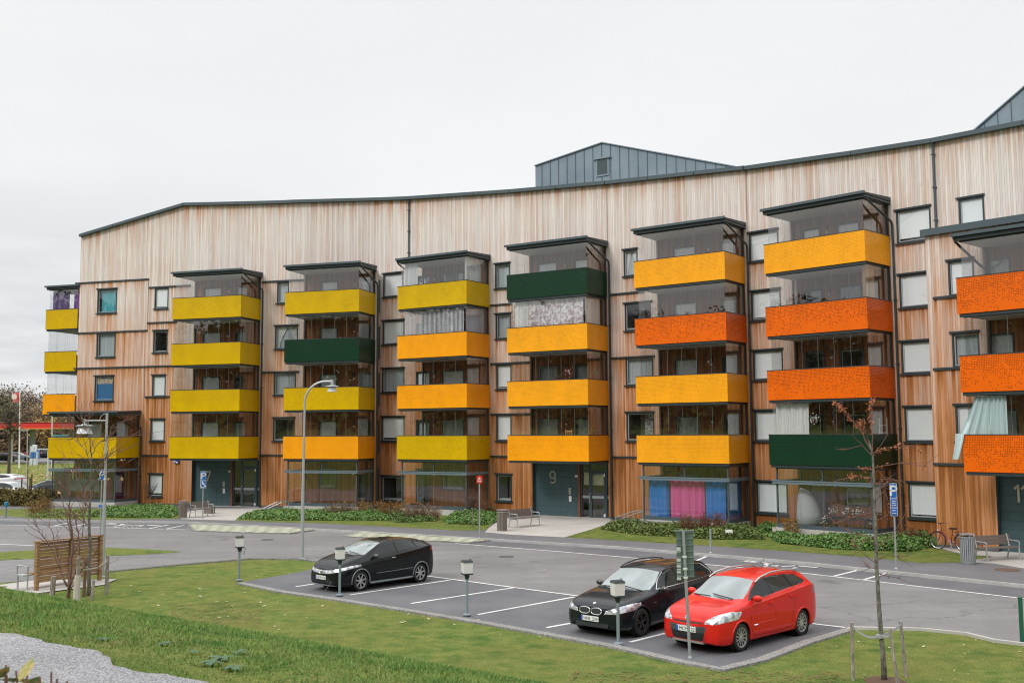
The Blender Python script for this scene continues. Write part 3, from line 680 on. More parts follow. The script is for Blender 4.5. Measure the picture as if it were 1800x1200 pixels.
def make_window(name, k, s0, s1, z0, z1, kind, sheltered=False, door=False, label=None, seed=0):
    m = MB(); w = .065; o0, o1 = (-.025, .14) if not sheltered else (-.015, .14)
    m.wbox(k, s0, s0+w, o0, o1, z0, z1); m.wbox(k, s1-w, s1, o0, o1, z0, z1); m.wbox(k, s0+w, s1-w, o0, o1, z0, z0+w); m.wbox(k, s0+w, s1-w, o0, o1, z1-w, z1)
    if not sheltered: m.wbox(k, s0-.09, s1+.05, -.085, o0, z1-.01, z1+.07)
    fr = obj(name, m, DARK, HB, label=label)
    if not sheltered:
        m = MB(); m.wbox(k, s0-.07, s1+.05, -.10, -.025, z0-.07, z0+.012); obj('sill', m, DARK, fr)
    m = MB(); iw = .045   # lighter inner sash
    a, b, c, d = s0+w, s1-w, z0+w, z1-w
    m.wbox(k, a, a+iw, .05, .11, c, d); m.wbox(k, b-iw, b, .05, .11, c, d); m.wbox(k, a+iw, b-iw, .05, .11, c, c+iw); m.wbox(k, a+iw, b-iw, .05, .11, d-iw, d)
    if door: m.wbox(k, a+iw, b-iw, .05, .11, c+iw, c+.25)
    obj('sash', m, mat('sash grey paint', (.40, .44, .46), .5) if not door else DARK2, fr)
    m = MB(); m.quad(W(k, a+iw, c+iw, .08), W(k, b-iw, c+iw, .08), W(k, b-iw, d-iw, .08), W(k, a+iw, d-iw, .08)); obj('pane', m, GLW, fr)
    m = MB(); A, B, C, D = s0, s1, z0, z1; o2 = .14; o3 = 1.5
    m.quad(W(k, A, C, o3), W(k, B, C, o3), W(k, B, D, o3), W(k, A, D, o3))
    m.quad(W(k, A, C, o2), W(k, A, C, o3), W(k, A, D, o3), W(k, A, D, o2)); m.quad(W(k, B, C, o2), W(k, B, D, o2), W(k, B, D, o3), W(k, B, C, o3))
    m.quad(W(k, A, C, o2), W(k, B, C, o2), W(k, B, C, o3), W(k, A, C, o3)); m.quad(W(k, A, D, o2), W(k, A, D, o3), W(k, B, D, o3), W(k, B, D, o2))
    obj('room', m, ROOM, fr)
    if kind == 'blind':
        gp = (d-c)*[0, 0, .07, 0, .04, 0, .11, 0][(seed*5+3) % 8]; m = MB(); m.wbox(k, a+.01, b-.01, .10, .107, c+gp+.03, d); m.wbox(k, a+.01, b-.01, .095, .112, c+gp, c+gp+.03); obj('blind', m, BLIND, fr)
    elif kind == 'half':
        m = MB(); m.wbox(k, a+.01, b-.01, .13, .137, c+(d-c)*.45, d); obj('blind', m, BLIND, fr)
    elif kind == 'netting': obj('net_curtain', cloth(k, a, b, .20, c, d, 4, .02, seed=seed), NET, fr, smooth=True)
    elif kind == 'drapes':
        wd = b-a; obj('net_curtain', cloth(k, a, b, .22, c, d, 4, .02, seed=seed), NET, fr, smooth=True)
        for sgn in (0, 1):
            f = (lambda s, v, q=sgn: (a+(s-a)*(.25+.75*v**1.6)) if q == 0 else (b-(b-s)*(.25+.75*v**1.6)))
            obj('curtain', cloth(k, a if sgn == 0 else (a+b)/2, (a+b)/2 if sgn == 0 else b, .17, c, d, 4, .02, taper=f, seed=seed+sgn), M_cloth('white curtain cloth', (.72, .72, .72), 12, .5), fr, smooth=True)
    elif kind == 'teal curtain': obj('curtain', cloth(k, a+.18, b, .20, c, d, 3, .03, seed=seed), TEALC, fr, smooth=True)
    elif kind == 'blue':
        m = MB(); m.wbox(k, a, b, .13, .14, c, c+(d-c)*.72); obj('blind', m, BLUEC, fr)
        m = MB(); m.wbox(k, a, b, .125, .13, c+(d-c)*.70, d-.02); obj('valance', m, mat('patterned pelmet cloth', (.45, .33, .38), .8, build=lambda nt, b: NB(nt).link(NB(nt).mix(NB(nt).rng(NB(nt).noise(NB(nt).pos(), 8, 3, .6), .4, .6), (.30, .22, .35), (.65, .55, .25)), b.inputs['Base Color'])), fr)
    elif kind == 'shelves':
        m = MB(); m.wbox(k, (a+b)/2, b, .5, .75, c, d); obj('shelf', m, mat('grey shelf goods', (.25, .27, .28), .8, build=lambda nt, b: NB(nt).link(NB(nt).mix(NB(nt).rng(NB(nt).noise(NB(nt).mul(NB(nt).pos(), (1, 1, 3)), 6, 2, .6), .4, .6), (.10, .11, .12), (.5, .5, .5)), b.inputs['Base Color'])), fr)
    elif kind == 'open':
        m = MB(); m.wbox(k, a, b, .22, .40, c+.0, c+.10)
        obj('window_shelf', m, mat('grey window shelf', (.35, .37, .38), .7), fr)
    return fr
for i, (k, s0, s1, z0, z1, kind) in enumerate(WREC): make_window('window', k, s0, s1, z0, z1, kind, seed=i)
kr = random.Random(4)
for i, (st, lv, k, s0, s1, z0, z1, door) in enumerate(BREC):
    kind = kr.choice(['blind', 'netting', 'blind']) if not door else kr.choice(['netting', 'netting', 'open'])
    if st in 'AB' and not door and lv > 1: kind = 'blind'
    if st == 'E' and not door: kind = {5: 'half', 4: 'blind', 3: 'blind', 2: 'netting', 1: 'open'}[lv]
    if st == 'C': kind = {5: 'netting', 4: 'netting', 3: 'blind', 2: 'netting', 1: 'open'}[lv]
    if st == 'D': kind = {5: 'half', 4: 'netting', 3: 'netting', 2: 'netting'}[lv]
    if st == 'F': kind = 'open' if lv < 5 else 'half'
    if lv == 1: kind = 'open'
    make_window('balcony_door' if door else 'balcony_window', k, s0, s1, z0, z1, kind, True, bool(door), seed=100+i)
# ================================================================ balconies
GLB = M_glass('balcony glazing', (.98, .99, .99), 1.45)
EDGE = mat('glass edge', (.15, .18, .19), .4)
CLR = {'A': {5: 'yellow', 4: 'yellow', 3: 'yellow', 2: 'yellow'}, 'B': {5: 'yellow', 4: 'green', 3: 'yellow', 2: 'orange'}, 'C': {5: 'yellow', 4: 'orange', 3: 'orange', 2: 'yellow'},
       'D': {5: 'green', 4: 'amber', 3: 'amber', 2: 'orange'}, 'E': {5: 'amber', 4: 'red', 3: 'amber', 2: 'amber'}, 'F': {5: 'amber', 4: 'red', 3: 'red', 2: 'green'}, 'G': {4: 'red', 3: 'red', 2: 'red'}, 'L': {2: 'yellow'}}
CNAME = {'yellow': 'mustard yellow', 'orange': 'orange', 'amber': 'golden orange', 'red': 'red orange', 'green': 'dark green'}
def panel(k, sa, sb, oa, ob, z0, z1):
    """thin sheet between two plan points, UV in metres"""
    a0, b0, b1, a1 = W(k, sa, z0, oa), W(k, sb, z0, ob), W(k, sb, z1, ob), W(k, sa, z1, oa)
    e, n = en(k); d = b0-a0; l = float(np.linalg.norm(d)); nn = np.cross(d/l, (0, 0, 1)); h = z1-z0; x0 = (sa*7.3+z0*1.7) % 50
    m = MB(); t = nn*-.028
    def q(p, u): m.quad(*p, uv=u)
    q((a0, b0, b1, a1), [(x0, 0), (x0+l, 0), (x0+l, h), (x0, h)]); q((b0+t, a0+t, a1+t, b1+t), [(x0+l, 0), (x0, 0), (x0, h), (x0+l, h)])
    for p in ((a0, a1, a1+t, a0+t), (b1, b0, b0+t, b1+t), (a1, b1, b1+t, a1+t), (b0, a0, a0+t, b0+t)): q(p, [(x0, 9)]*4)
    return m
def glaze(k, runs, z0, z1, par, n_per=.82):
    g, ed = MB(), MB()
    for (sa, oa, sb, ob) in runs:
        A, B = W(k, sa, 0, oa), W(k, sb, 0, ob); l = float(np.linalg.norm(B-A)); n = max(2, round(l/n_per)); u = (B-A)/l
        for i in range(n):
            a = A+(B-A)*(i/n)+u*.006; b = A+(B-A)*((i+1)/n)-u*.006; up0, up1 = np.array([0, 0, z0]), np.array([0, 0, z1])
            g.quad(a+up0, b+up0, b+up1, a+up1)
            if i: 
                c = A+(B-A)*(i/n); ed.add([c-u*.006+up0, c+u*.006+up0, c+u*.006+up1, c-u*.006+up1], [(0, 1, 2, 3)])
    nf = len(g.f); b_ = len(g.v); g.v += ed.v; g.f += [tuple(i+b_ for i in q) for q in ed.f]; g.mi = [0]*nf+[1]*len(ed.f)
    obj('glazing', g, [GLB, EDGE], par)
def balcony(k, s0, s1, lv, colour, closed_left=True, zt_top=None, o_front=-BD, o_back=0.0, runs=None, sides='LFR', lamp=True):
    z = zrail(lv); m = MB(); zs = z-PH-.10
    m.wbox(k, s0+.13, s1-.10, o_front+.13, o_back, zs, z-1.13)
    m.wbox(k, s0+.05, s1-.03, o_front+.05, o_front+.13, zs-.03, zs+.10)
    b = obj('balcony', m, DARK, HB, label='%s perforated balcony with frameless glazing' % CNAME[colour])
    pm = M_panel(colour)
    if 'F' in sides: obj('perforated_panel', panel(k, s0, s1, o_front, o_front, z-PH, z), pm, b)
    if 'R' in sides: obj('perforated_panel', panel(k, s1, s1, o_front+.03, o_back-.02, z-PH, z), pm, b)
    if 'L' in sides: obj('perforated_panel', panel(k, s0, s0, o_back-.02, o_front+.03, z-PH, z), pm, b)
    m = MB(); m.wbox(k, s0-.012, s1+.012, o_front-.012, o_front+.05, z, z+.035); m.wbox(k, s1-.05, s1+.012, o_front+.05, o_back-.02, z, z+.035)
    if 'L' in sides: m.wbox(k, s0-.012, s0+.05, o_front+.05, o_back-.02, z, z+.035)
    obj('handrail', m, DARK, b)
    zt_ = zt_top if zt_top else z+FL-PH-.10
    i = .16
    glaze(k, [(s0+i, o_back-.03, s0+i, o_front+i), (s0+i, o_front+i, s1-i*.7, o_front+i), (s1-i*.7, o_front+i, s1-i*.7, o_back-.03)], z+.035, zt_-.02, b)
    m = MB(); m.wbox(k, s1-i*.7-.05, s1-i*.7+.03, o_back-.09, o_back-.003, z-1.13, zt_-.01); m.wbox(k, s0+i-.03, s0+i+.05, o_back-.09, o_back-.003, z-1.13, zt_-.01)
    for (a, b_, c, d) in ((s0+i-.03, s1-i*.7+.03, o_front+i-.03, o_front+i+.03),): m.wbox(k, a, b_, c, d, zt_-.05, zt_-.004)
    obj('glazing_frame', m, DARK, b)
    m = MB(); m.wbox(k, s0+.22, s1-.2, o_front+.24, o_back-.02, zs-.014, zs-.004); obj('ceiling', m, CEIL, b)
    return b
def canopy(k, s0, s1, lv, pipe='R', o_front=-BD, o_back=0.0, par=HB):
    z = zrail(lv)+1.44; m = MB()
    m.wbox(k, s0+.02, s1+.05, o_front-.03, o_back, z+.02, z+.17)
    m.prism([W(k, s0-.02, z+.17, o_front-.08), W(k, s0-.02, z+.17, o_back), W(k, s0-.02, z+.36, o_back), W(k, s0-.02, z+.24, o_front-.08)], (W(k, s1+.10, 0)-W(k, s0-.02, 0)))
    c = obj('canopy', m, DARK, par)
    m = MB(); m.wbox(k, s0+.2, s1-.15, o_front+.2, o_back-.02, z+.004, z+.016); obj('ceiling', m, CEIL, c)
    m = MB(); m.wbox(k, s0-.06, s1+.13, o_front-.17, o_front-.08, z+.17, z+.29); m.wbox(k, s1+.05, s1+.12, o_front-.06, o_back-.02, z+.05, z+.10)
    obj('gutter', m, DARK2, c)
    m = MB()
    if pipe == 'R':
        m.tube([W(k, s1-.02, z+.2, o_front-.1), W(k, s1+.05, z+.02, o_front+.03), W(k, s1+.14, z-.45, o_front*.5), W(k, s1+.17, z-.80, -.16), W(k, s1+.17, z-1.0, -.08), W(k, s1+.17, .15, -.08)], .052, 8)
        for zz in np.arange(2, z-2, 2.9): m.wbox(k, s1+.10, s1+.24, -.14, -.0, zz, zz+.05)
    if pipe == 'L': m.tube([W(k, s0+.0, z+.2, o_front-.1), W(k, s0+.02, z-.02, o_front+.05), W(k, s0+.10, z-.5, o_front*.5), W(k, s0+.12, z-.85, -.14)], .05, 8)
    if m.v: obj('downpipe', m, DARK, c)
LIGHTX = {'A': 398, 'B': 622.5, 'C': 764.5, 'D': 997, 'E': 1254, 'F': 1467, 'G': 1800}
for st, (k, s0, s1) in ST.items():
    for lv in LV[st]:
        if lv == 1: continue
        top = max(LV[st]) == lv
        b = balcony(k, s0, s1, lv, CLR[st][lv], zt_top=zrail(lv)+1.46 if top else None)
    canopy(k, s0, s1, max(LV[st]), {'C': 'L', 'G': 'L'}.get(st, 'R'))
for st, lx in LIGHTX.items():
    k, s0, s1 = ST[st]
    for lv in LV[st]:
        if st == 'G': s = s0+2.6
        else: s = sx(k, lx)
        z = zrail(lv)-1.13+1.75; m = MB(); m.lathe(W(k, s, z, -.0), [(.001, .13), (.05, .12), (.065, .06), (.05, 0)], 10, -en(k)[1]); l = obj('wall_light', m, mat('opal lamp glass', (.85, .84, .8), .3), HB, smooth=True)
        m = MB(); m.wbox(k, s-.06, s+.06, -.07, -.003, z+.16, z+.40); obj('wall_box', m, DARK, l)
# gable balconies at the left end, seen end on
for lv, c in ((5, 'yellow'), (4, 'yellow'), (3, 'orange')):
    z = zrail(lv); a = S_L-2.75*K; bb = S_L-.16
    b = balcony('AB', a, bb, lv, c, zt_top=zrail(lv)+1.46 if lv == 5 else None, o_front=.05, o_back=5.2, sides='LF')
canopy('AB', S_L-2.75*K, S_L-.1, 5, '', .05, 5.2)
# glazed rooms under the stacks
for st in ('L', 'B', 'C', 'E', 'F'):
    k, s0, s1 = ST[st]; i = .20; of = -BD+i; a, b = s0+i, s1-i*.8; zt_ = zrail(2)-PH-.12; zb = .52; zm = zt_-.62
    m = MB()
    m.wbox(k, a, b, of-.02, of+.09, zb-.12, zb+.06); m.wbox(k, b-.09, b+.02, of+.09, 0, zb-.12, zb+.06); m.wbox(k, a-.02, a+.09, of+.09, 0, zb-.12, zb+.06)
    m.wbox(k, a, a+.07, of, of+.07, zb+.06, zt_); m.wbox(k, b-.07, b, of, of+.07, zb+.06, zt_); m.wbox(k, b-.06, b+.01, -.08, -.004, zb+.06, zt_)
    m.wbox(k, a-.01, a+.06, -.08, -.004, zb+.06, zt_)
    m.wbox(k, (a+b)/2-.03, (a+b)/2+.03, of, of+.06, zm, zt_)
    m.wbox(k, a, b, of, of+.07, zt_-.07, zt_); m.wbox(k, b-.07, b, of+.07, -.01, zt_-.07, zt_)
    p = obj('glazed_porch', m, DARK2, HB)
    m = MB(); m.wbox(k, a-.12, b+.10, of-.13, of+.06, zm-.14, zm+.02); m.wbox(k, b-.06, b+.10, of+.06, -.003, zm-.14, zm+.02); m.wbox(k, a-.12, a+.06, of+.06, -.003, zm-.14, zm+.02)
    m.wbox(k, a-.15, b+.13, of-.16, of-.13, zm-.02, zm+.035)
    obj('transom_ledge', m, mat('light blue-grey ledge', (.15, .20, .235), .4), p)
    glaze(k, [(a+.03, -.03, a+.03, of+.03), (a+.03, of+.03, b-.03, of+.03), (b-.03, of+.03, b-.03, -.03)], zb+.06, zm-.14, p, 1.2)
    glaze(k, [(a+.03, -.03, a+.03, of+.03), (a+.03, of+.03, b-.03, of+.03), (b-.03, of+.03, b-.03, -.03)], zm+.02, zt_-.07, p, 2.2)
    m = MB(); m.wbox(k, a+.10, b-.10, of+.10, -.01, .30, .44); obj('porch_floor', m, mat('grey porch floor', (.16, .16, .165), .8), p)
    m = MB(); m.wbox(k, a-.15, b+.15, of-.18, 0, .0, zb-.12); obj('concrete_base', m, M_conc(), p)
# ---------------------------------------------------------------- entrances
def M_teal():
    def f(nt, b):
        n = NB(nt); u, v, _ = n.sep(n.uv('UVMap')); fv = n.math('FRACT', n.math('DIVIDE', v, .33)); fu = n.math('FRACT', n.math('DIVIDE', n.math('ADD', u, n.math('MULTIPLY', n.math('FLOOR', n.math('DIVIDE', v, .33)), 0.0)), 1.75))
        e = n.math('MAXIMUM', n.math('LESS_THAN', fv, .045), n.math('LESS_THAN', fu, .008)); g = n.rng(n.noise(n.xyz(u, v, 0.), 2.2, 4, .6), .3, .7, .88, 1.08)
        col = n.mix(1., n.xyz(.050, .095, .110), n.xyz(g, g, g), 'MULTIPLY'); n.link(n.mix(e, col, (.018, .035, .042)), b.inputs['Base Color']); n.bump(n.math('SUBTRACT', 1., e), b, .5, .01)
    return mat('teal grey entrance cladding', (.04, .08, .09), .5, build=f)
def text_mb(txt, org, ex, ey, size, depth=.02, align='LEFT'):
    c = bpy.data.curves.new('t', 'FONT'); c.body = txt; c.size = size; c.extrude = 0; c.align_x = align; c.resolution_u = 4
    o = bpy.data.objects.new('t', c); COL.objects.link(o); dg = bpy.context.evaluated_depsgraph_get(); me = bpy.data.meshes.new_from_object(o.evaluated_get(dg))
    ex = np.array(ex, float); ey = np.array(ey, float); ez_ = np.cross(ex, ey); org = np.array(org, float); m = MB()
    vs = [org+ex*v.co.x+ey*v.co.y for v in me.vertices]; nv = len(vs)
    m.v = [tuple(v+ez_*depth) for v in vs]+[tuple(v) for v in vs]; m.f = [tuple(p.vertices) for p in me.polygons]
    cnt = {}
    for p in me.polygons:
        q = list(p.vertices)
        for a, b in zip(q, q[1:]+q[:1]): cnt.setdefault((min(a, b), max(a, b)), []).append((a, b))
    for kx, l in cnt.items():
        if len(l) == 1: a, b = l[0]; m.f.append((a, a+nv, b+nv, b))
    bpy.data.objects.remove(o); bpy.data.curves.remove(c); bpy.data.meshes.remove(me); return m
def stroke_mb(paths, org, ex, ey, wd, depth=.02):
    """letters drawn as even strokes"""
    m = MB(); ex = np.array(ex, float); ey = np.array(ey, float); ez_ = np.cross(ex, ey); org = np.array(org, float)
    for path in paths:
        for a, b in zip(path, path[1:]):
            a = np.array(a, float); b = np.array(b, float); d = b-a; l = np.linalg.norm(d)
            if l < 1e-6: continue
            d /= l; c = (a+b)/2; P = org+ex*c[0]+ey*c[1]+ez_*depth/2; D = ex*d[0]+ey*d[1]; Q = np.cross(ez_, D)
            m.obox(P, D, Q, ez_, l/2+wd*.22, wd/2, depth/2)
    return m
def arc(cx, cy, rx, ry, a0, a1, n=14): return [(cx+rx*math.cos(R_(a0+(a1-a0)*i/n)), cy+ry*math.sin(R_(a0+(a1-a0)*i/n))) for i in range(n+1)]
DIG = {'7': [[(0, 1), (.55, 1), (.42, .7), (.28, .35), (.2, 0)]], '1': [[(.0, .78), (.22, 1), (.22, 0)]],
       '9': [arc(.28, .70, .26, .29, 0, 360, 20), arc(.28, .40, .26, .38, 50, 0, 5)+arc(.28, .32, .26, .31, 0, -130, 9)]}
NUMC = mat('pale number plate metal', (.52, .50, .42), .4, .2)
for st, (k, s0, s1, s2, zt_) in EREC.items():
    of = .28; m = MB()
    m.quad(W(k, s0, 0, of), W(k, s1, 0, of), W(k, s1, zt_, of), W(k, s0, zt_, of), uv=[(0, 0), (s1-s0, 0), (s1-s0, zt_), (0, zt_)])
    m.quad(W(k, s0, 0, 0), W(k, s0, 0, of), W(k, s0, zt_, of), W(k, s0, zt_, 0), uv=[(0, 0), (of, 0), (of, zt_), (0, zt_)])
    E = obj('entrance', m, M_teal(), HB)
    m = MB(); m.wbox(k, s1, s1+.14, .10, of+.3, 0, zt_); obj('jamb', m, mat('red brown timber jamb', (.17, .065, .035), .7), E); m = MB(); m.quad(W(k, s2, 0, 0), W(k, s2, zt_, 0), W(k, s2, zt_, of+.3), W(k, s2, 0, of+.3)); obj('jamb', m, mat('red brown timber jamb', (.17, .065, .035), .7), E)
    m = MB(); a, b = s1+.14, s2-.02; zd = zt_-.42; da = a+.32*(b-a); db = a+.86*(b-a)
    m.wbox(k, a, b, .2, .32, zt_-.10, zt_); m.wbox(k, a, a+.08, .2, .32, 0, zt_-.10); m.wbox(k, b-.08, b, .2, .32, 0, zt_-.10); m.wbox(k, da-.07, da, .2, .32, 0, zt_-.10); m.wbox(k, db, db+.07, .2, .32, 0, zt_-.10)
    m.wbox(k, a+.08, da-.07, .2, .32, zd-.08, zd); m.wbox(k, da, db, .2, .32, zd-.10, zd); m.wbox(k, db+.07, b-.08, .2, .32, zd-.08, zd); m.wbox(k, a+.08, da-.07, .2, .32, 0, .1); m.wbox(k, db+.07, b-.08, .2, .32, 0, .1)
    fr = obj('door_frame', m, mat('teal door metal', (.045, .075, .088), .4), E)
    m = MB(); m.wbox(k, da+.01, da+.12, .17, .25, .03, zd-.11); m.wbox(k, db-.12, db-.01, .17, .25, .03, zd-.11); m.wbox(k, da+.12, db-.12, .17, .25, .03, .17); m.wbox(k, da+.12, db-.12, .17, .25, zd-.22, zd-.11)
    obj('door', m, MT['teal door metal'], E)
    m = MB()
    for p, q, z0, z1, o in ((a+.08, b-.08, zd, zt_-.10, .26), (a+.08, da-.07, .1, zd-.08, .26), (db+.07, b-.08, .1, zd-.08, .26), (da+.12, db-.12, .17, zd-.22, .21)): m.quad(W(k, p, z0, o), W(k, q, z0, o), W(k, q, z1, o), W(k, p, z1, o))
    obj('door_glass', m, GLW, E)
    m = MB(); m.wbox(k, a+.08, da-.07, .245, .25, 1.18, 1.32); m.wbox(k, da+.12, db-.12, .19, .2, 1.18, 1.32); m.wbox(k, db+.07, b-.08, .245, .25, 1.18, 1.32); obj('frosted_band', m, mat('frosted strip', (.35, .42, .44), .6), E)
    m = MB(); m.tube([W(k, da+.10, 1.45, .16), W(k, da+.04, 1.42, .08), W(k, da+.04, .95, .08), W(k, da+.10, .9, .16)], .02, 6); obj('door_handle', m, mat('bright steel', (.7, .7, .7), .25, .8), E)
    m = MB()
    for z in (.18, zd-.35): m.wbox(k, db-.09, db-.03, .155, .165, z, z+.18); m.wbox(k, db-.15, db-.09, .155, .165, z+.05, z+.1)
    obj('door_closer', m, WHITE, E)
    m = MB(); m.wbox(k, a+.08, b-.08, .9, .95, 0, zt_-.1); obj('hall_wall', m, mat('dim hallway wall', (.10, .095, .085), .9), E)
    m = MB(); m.wbox(k, a+.1, b-.1, .4, .88, 1.9, 2.6); obj('hall_ceiling_box', m, mat('pale hallway bulkhead', (.55, .52, .42), .8), E) if st == 'D' else None
    si = s0+(s1-s0)*.80
    m = MB(); m.wbox(k, si-.08, si+.08, of-.05, of-.002, 1.35, 1.72); it = obj('intercom', m, mat('steel intercom', (.42, .42, .40), .4, .5), E)
    m = MB(); m.wbox(k, si-.07, si+.09, of-.04, of-.002, .95, 1.27); obj('card_reader', m, WHITE, E)
    m = MB(); m.wbox(k, s1-.26, s1-.05, of-.03, of-.002, 2.32, 2.44); obj('name_plate', m, WHITE, E)
    e, n = en(k); sz = .70
    if st == 'A': paths, sn = DIG['7'], sx(k, 362.5, of, 840)
    elif st == 'D': paths, sn = DIG['9'], sx(k, 967, of, 838)
    else: paths, sn = DIG['1']+[[(x+.42, y) for x, y in DIG['1'][0]]], sx(k, 1784.5, of, 870)
    ztop = {'A': onw(k, 368, 828.5, of)[1], 'D': onw(k, 973, 828, of)[1], 'G': onw(k, 1790, 852, of)[1]}[st]
    hh = {'A': .60, 'D': .66, 'G': .64}[st]
    obj('house_number', stroke_mb([[(x*hh, y*hh) for x, y in p] for p in paths], W(k, sn, ztop-hh, of-.004), e, (0, 0, 1), .085, .03), NUMC, E, label='pale metal number %s' % {'A': '7', 'D': '9', 'G': '11'}[st])
    m = MB(); m.wbox(k, s0, s2, 0, 1.0, .09, .125); obj('threshold', m, M_conc(), E)
# small lit sign by entrance seven
m = MB(); s, z = onw('AB', 307.5, 814); s2 = sx('AB', 316.5); m.wbox('AB', s, s2, -.12, -.002, z, z+.20); q = obj('street_number_lamp', m, mat('blue enamel', (.03, .05, .30), .4), HB)
m = MB(); m.wbox('AB', s+.03, s+.12, -.125, -.12, z+.09, z+.17); m.wbox('AB', s+.16, s2-.03, -.125, -.12, z+.03, z+.11); obj('lamp_lens', m, WHITE, q)
# downpipes from the main eave
for k, x, y0, y1 in (('CD', 720, 354, 456), ('F', 1640.5, 250, 405), ('CD', 676, 0, 0)):
    if y0 == 0: continue
    s, za = onw(k, x, y0); _, zb = onw(k, x, y1); m = MB(); m.tube([W(k, s, za+.05, -.14), W(k, s, za-.3, -.08), W(k, s, zb, -.08)], .055, 8); m.lathe(W(k, s, za-.06, -.12), [(.06, -.12), (.11, .1)], 8)
    for zz in np.linspace(zb+.4, za-.6, 3): m.wbox(k, s-.08, s+.08, -.15, 0, zz, zz+.05)
    obj('downpipe', m, DARK2, HB)
# ---------------------------------------------------------------- grey metal roof volumes
def penthouse(k, off, px, depth, seams, win=None):
    pts = [onw(k, x, y, off) for x, y in px]; base = min(p[1] for p in pts)-3.0
    poly = [(pts[0][0], base)]+pts+[(pts[-1][0], base)]
    m = MB(); m.prism([W(k, s, z, off) for s, z in poly], W(k, 0, 0, depth)-W(k, 0, 0, 0)); 
    p = obj('roof_volume', m, ZINC, HB)
    m = MB(); P = [W(k, s, z, off) for s, z in pts]
    for a, b in zip(P, P[1:]):
        d = (b-a); l = np.linalg.norm(d); d /= l; n = en(k)[1]; m.obox((a+b)/2+n*depth/2+np.array([0, 0, .02]), d, n, np.cross(d, n), l/2+.02, depth/2+.10, .03)
    obj('roof_edge', m, mat('light folded edge', (.19, .235, .27), .45, .3), p)
    m = MB()
    for s in np.arange(pts[0][0]+.5, pts[-1][0], seams):
        z = np.interp(s, [q[0] for q in pts], [q[1] for q in pts])
        m.wbox(k, s-.012, s+.012, off-.04, off, base, z-.02)
    obj('standing_seams', m, mat('seam shade', (.095, .122, .145), .5, .3), p)
    if win:
        s0, z1 = onw(k, win[0], win[1], off); s1, z0 = onw(k, win[2], win[3], off); m = MB(); w_ = .09
        m.wbox(k, s0, s0+w_, off-.06, off+.02, z0, z1); m.wbox(k, s1-w_, s1, off-.06, off+.02, z0, z1); m.wbox(k, s0+w_, s1-w_, off-.06, off+.02, z0, z0+w_); m.wbox(k, s0-.15, s1+.15, off-.14, off+.02, z1-.02, z1+.06)
        f = obj('window', m, ZINC, HB); m = MB(); m.quad(W(k, s0+w_, z0+w_, off-.05), W(k, s1-w_, z0+w_, off-.05), W(k, s1-w_, z1-.02, off-.05), W(k, s0+w_, z1-.02, off-.05)); obj('pane', m, mat('dark louvre glass', (.05, .075, .08), .2), f)
penthouse('CD', 5.0, [(941, 292), (1059, 251.5), (1292, 293.5)], 6.5, .62, (1048, 281, 1071, 308))
penthouse('F', 4.5, [(1712, 231), (1800, 154.5), (1870, 95), (1990, 140)], 6, .62)

# ================================================================ things on the balconies
def hang(name, label, cat, m, material, group=None, smooth=True): return tag(obj(name, m, material, smooth=smooth), label, cat, group)
LACE = mat('patterned lace', (.6, .55, .55), .9, build=lambda nt, b: NB(nt).link(NB(nt).mix(NB(nt).rng(NB(nt).noise(NB(nt).pos(), 5.5, 6, .75), .44, .56), (.36, .26, .30), (.70, .69, .70)), b.inputs['Base Color']))
def span(k, x0, x1, off): return sx(k, x0, off), sx(k, x1, off)
def zfl(lv, st=None): return zrail(lv)-1.1, zrail(lv)+FL-PH-.16
WC = M_cloth('white curtain cloth', (.72, .72, .72), 12, .5)
PUR = M_cloth('purple curtain cloth', (.17, .12, .26), 10, .6)
s0, s1 = span('AB', 82, 112, .3); z0, z1 = zrail(5)-1.0, zrail(5)+1.38
hang('curtain', 'wide purple curtain in the top left end balcony', 'curtain', cloth('AB', s0, s1, .45, z0, z1, 2.2, .05, seed=1), PUR)
s0, s1 = span('AB', 121, 131.5, .3); hang('curtain', 'narrow purple curtain beside the house corner in the top left end balcony', 'curtain', cloth('AB', s0, s1, .45, z0, z1, 2.2, .05, seed=2), M_cloth('brighter purple curtain cloth', (.22, .10, .34), 10, .6))
# stack C, top: net curtains at both ends ; below: strip blinds
k, a, b = ST['C']; z0, z1 = zrail(5)-1.0, zrail(5)+1.40
hang('curtain', 'sheer white curtain in the left corner of the yellow balcony under the eave downpipe', 'curtain', cloth(k, a+.3, a+1.30, -BD+.35, z0, z1, 3, .05, seed=5), M_cloth('soft white net', (.55, .58, .60), 12, .6))
def cloth_side(k, s, o0, o1, z0, z1, folds, amp, seed):
    m = MB(); n = 24; r = random.Random(seed); ph = r.uniform(0, 6)
    for j in range(4):
        for i in range(n+1): u = i/n; m.v.append(tuple(W(k, s+amp*math.sin(u*(o1-o0)*folds*6.28+ph), z0+(z1-z0)*j/3, o0+(o1-o0)*u)))
    for j in range(3):
        for i in range(n): q = j*(n+1)+i; m.f.append((q, q+1, q+n+2, q+n+1)); m.uv += [(i/n*(o1-o0), j/3), ((i+1)/n*(o1-o0), j/3), ((i+1)/n*(o1-o0), (j+1)/3), (i/n*(o1-o0), (j+1)/3)]
    m.uv2 = list(m.uv); return m
hang('curtain', 'white curtain along the right side of the top yellow balcony of the third stack', 'curtain', cloth_side(k, b-.3, -BD+.3, -.5, z0, z1, 3, .04, 6), WC)
z0, z1 = zfl(4); m = MB(); r = random.Random(9)
for i in range(46):
    s = a+.32+i*(b-a-.75)/46; m.add([W(k, s, z0, -BD+.36), W(k, s+.062+.03*r.random(), z0, -BD+.33+.05*r.random()), W(k, s+.075, z1, -BD+.33), W(k, s, z1, -BD+.36)], [(0, 1, 2, 3)])
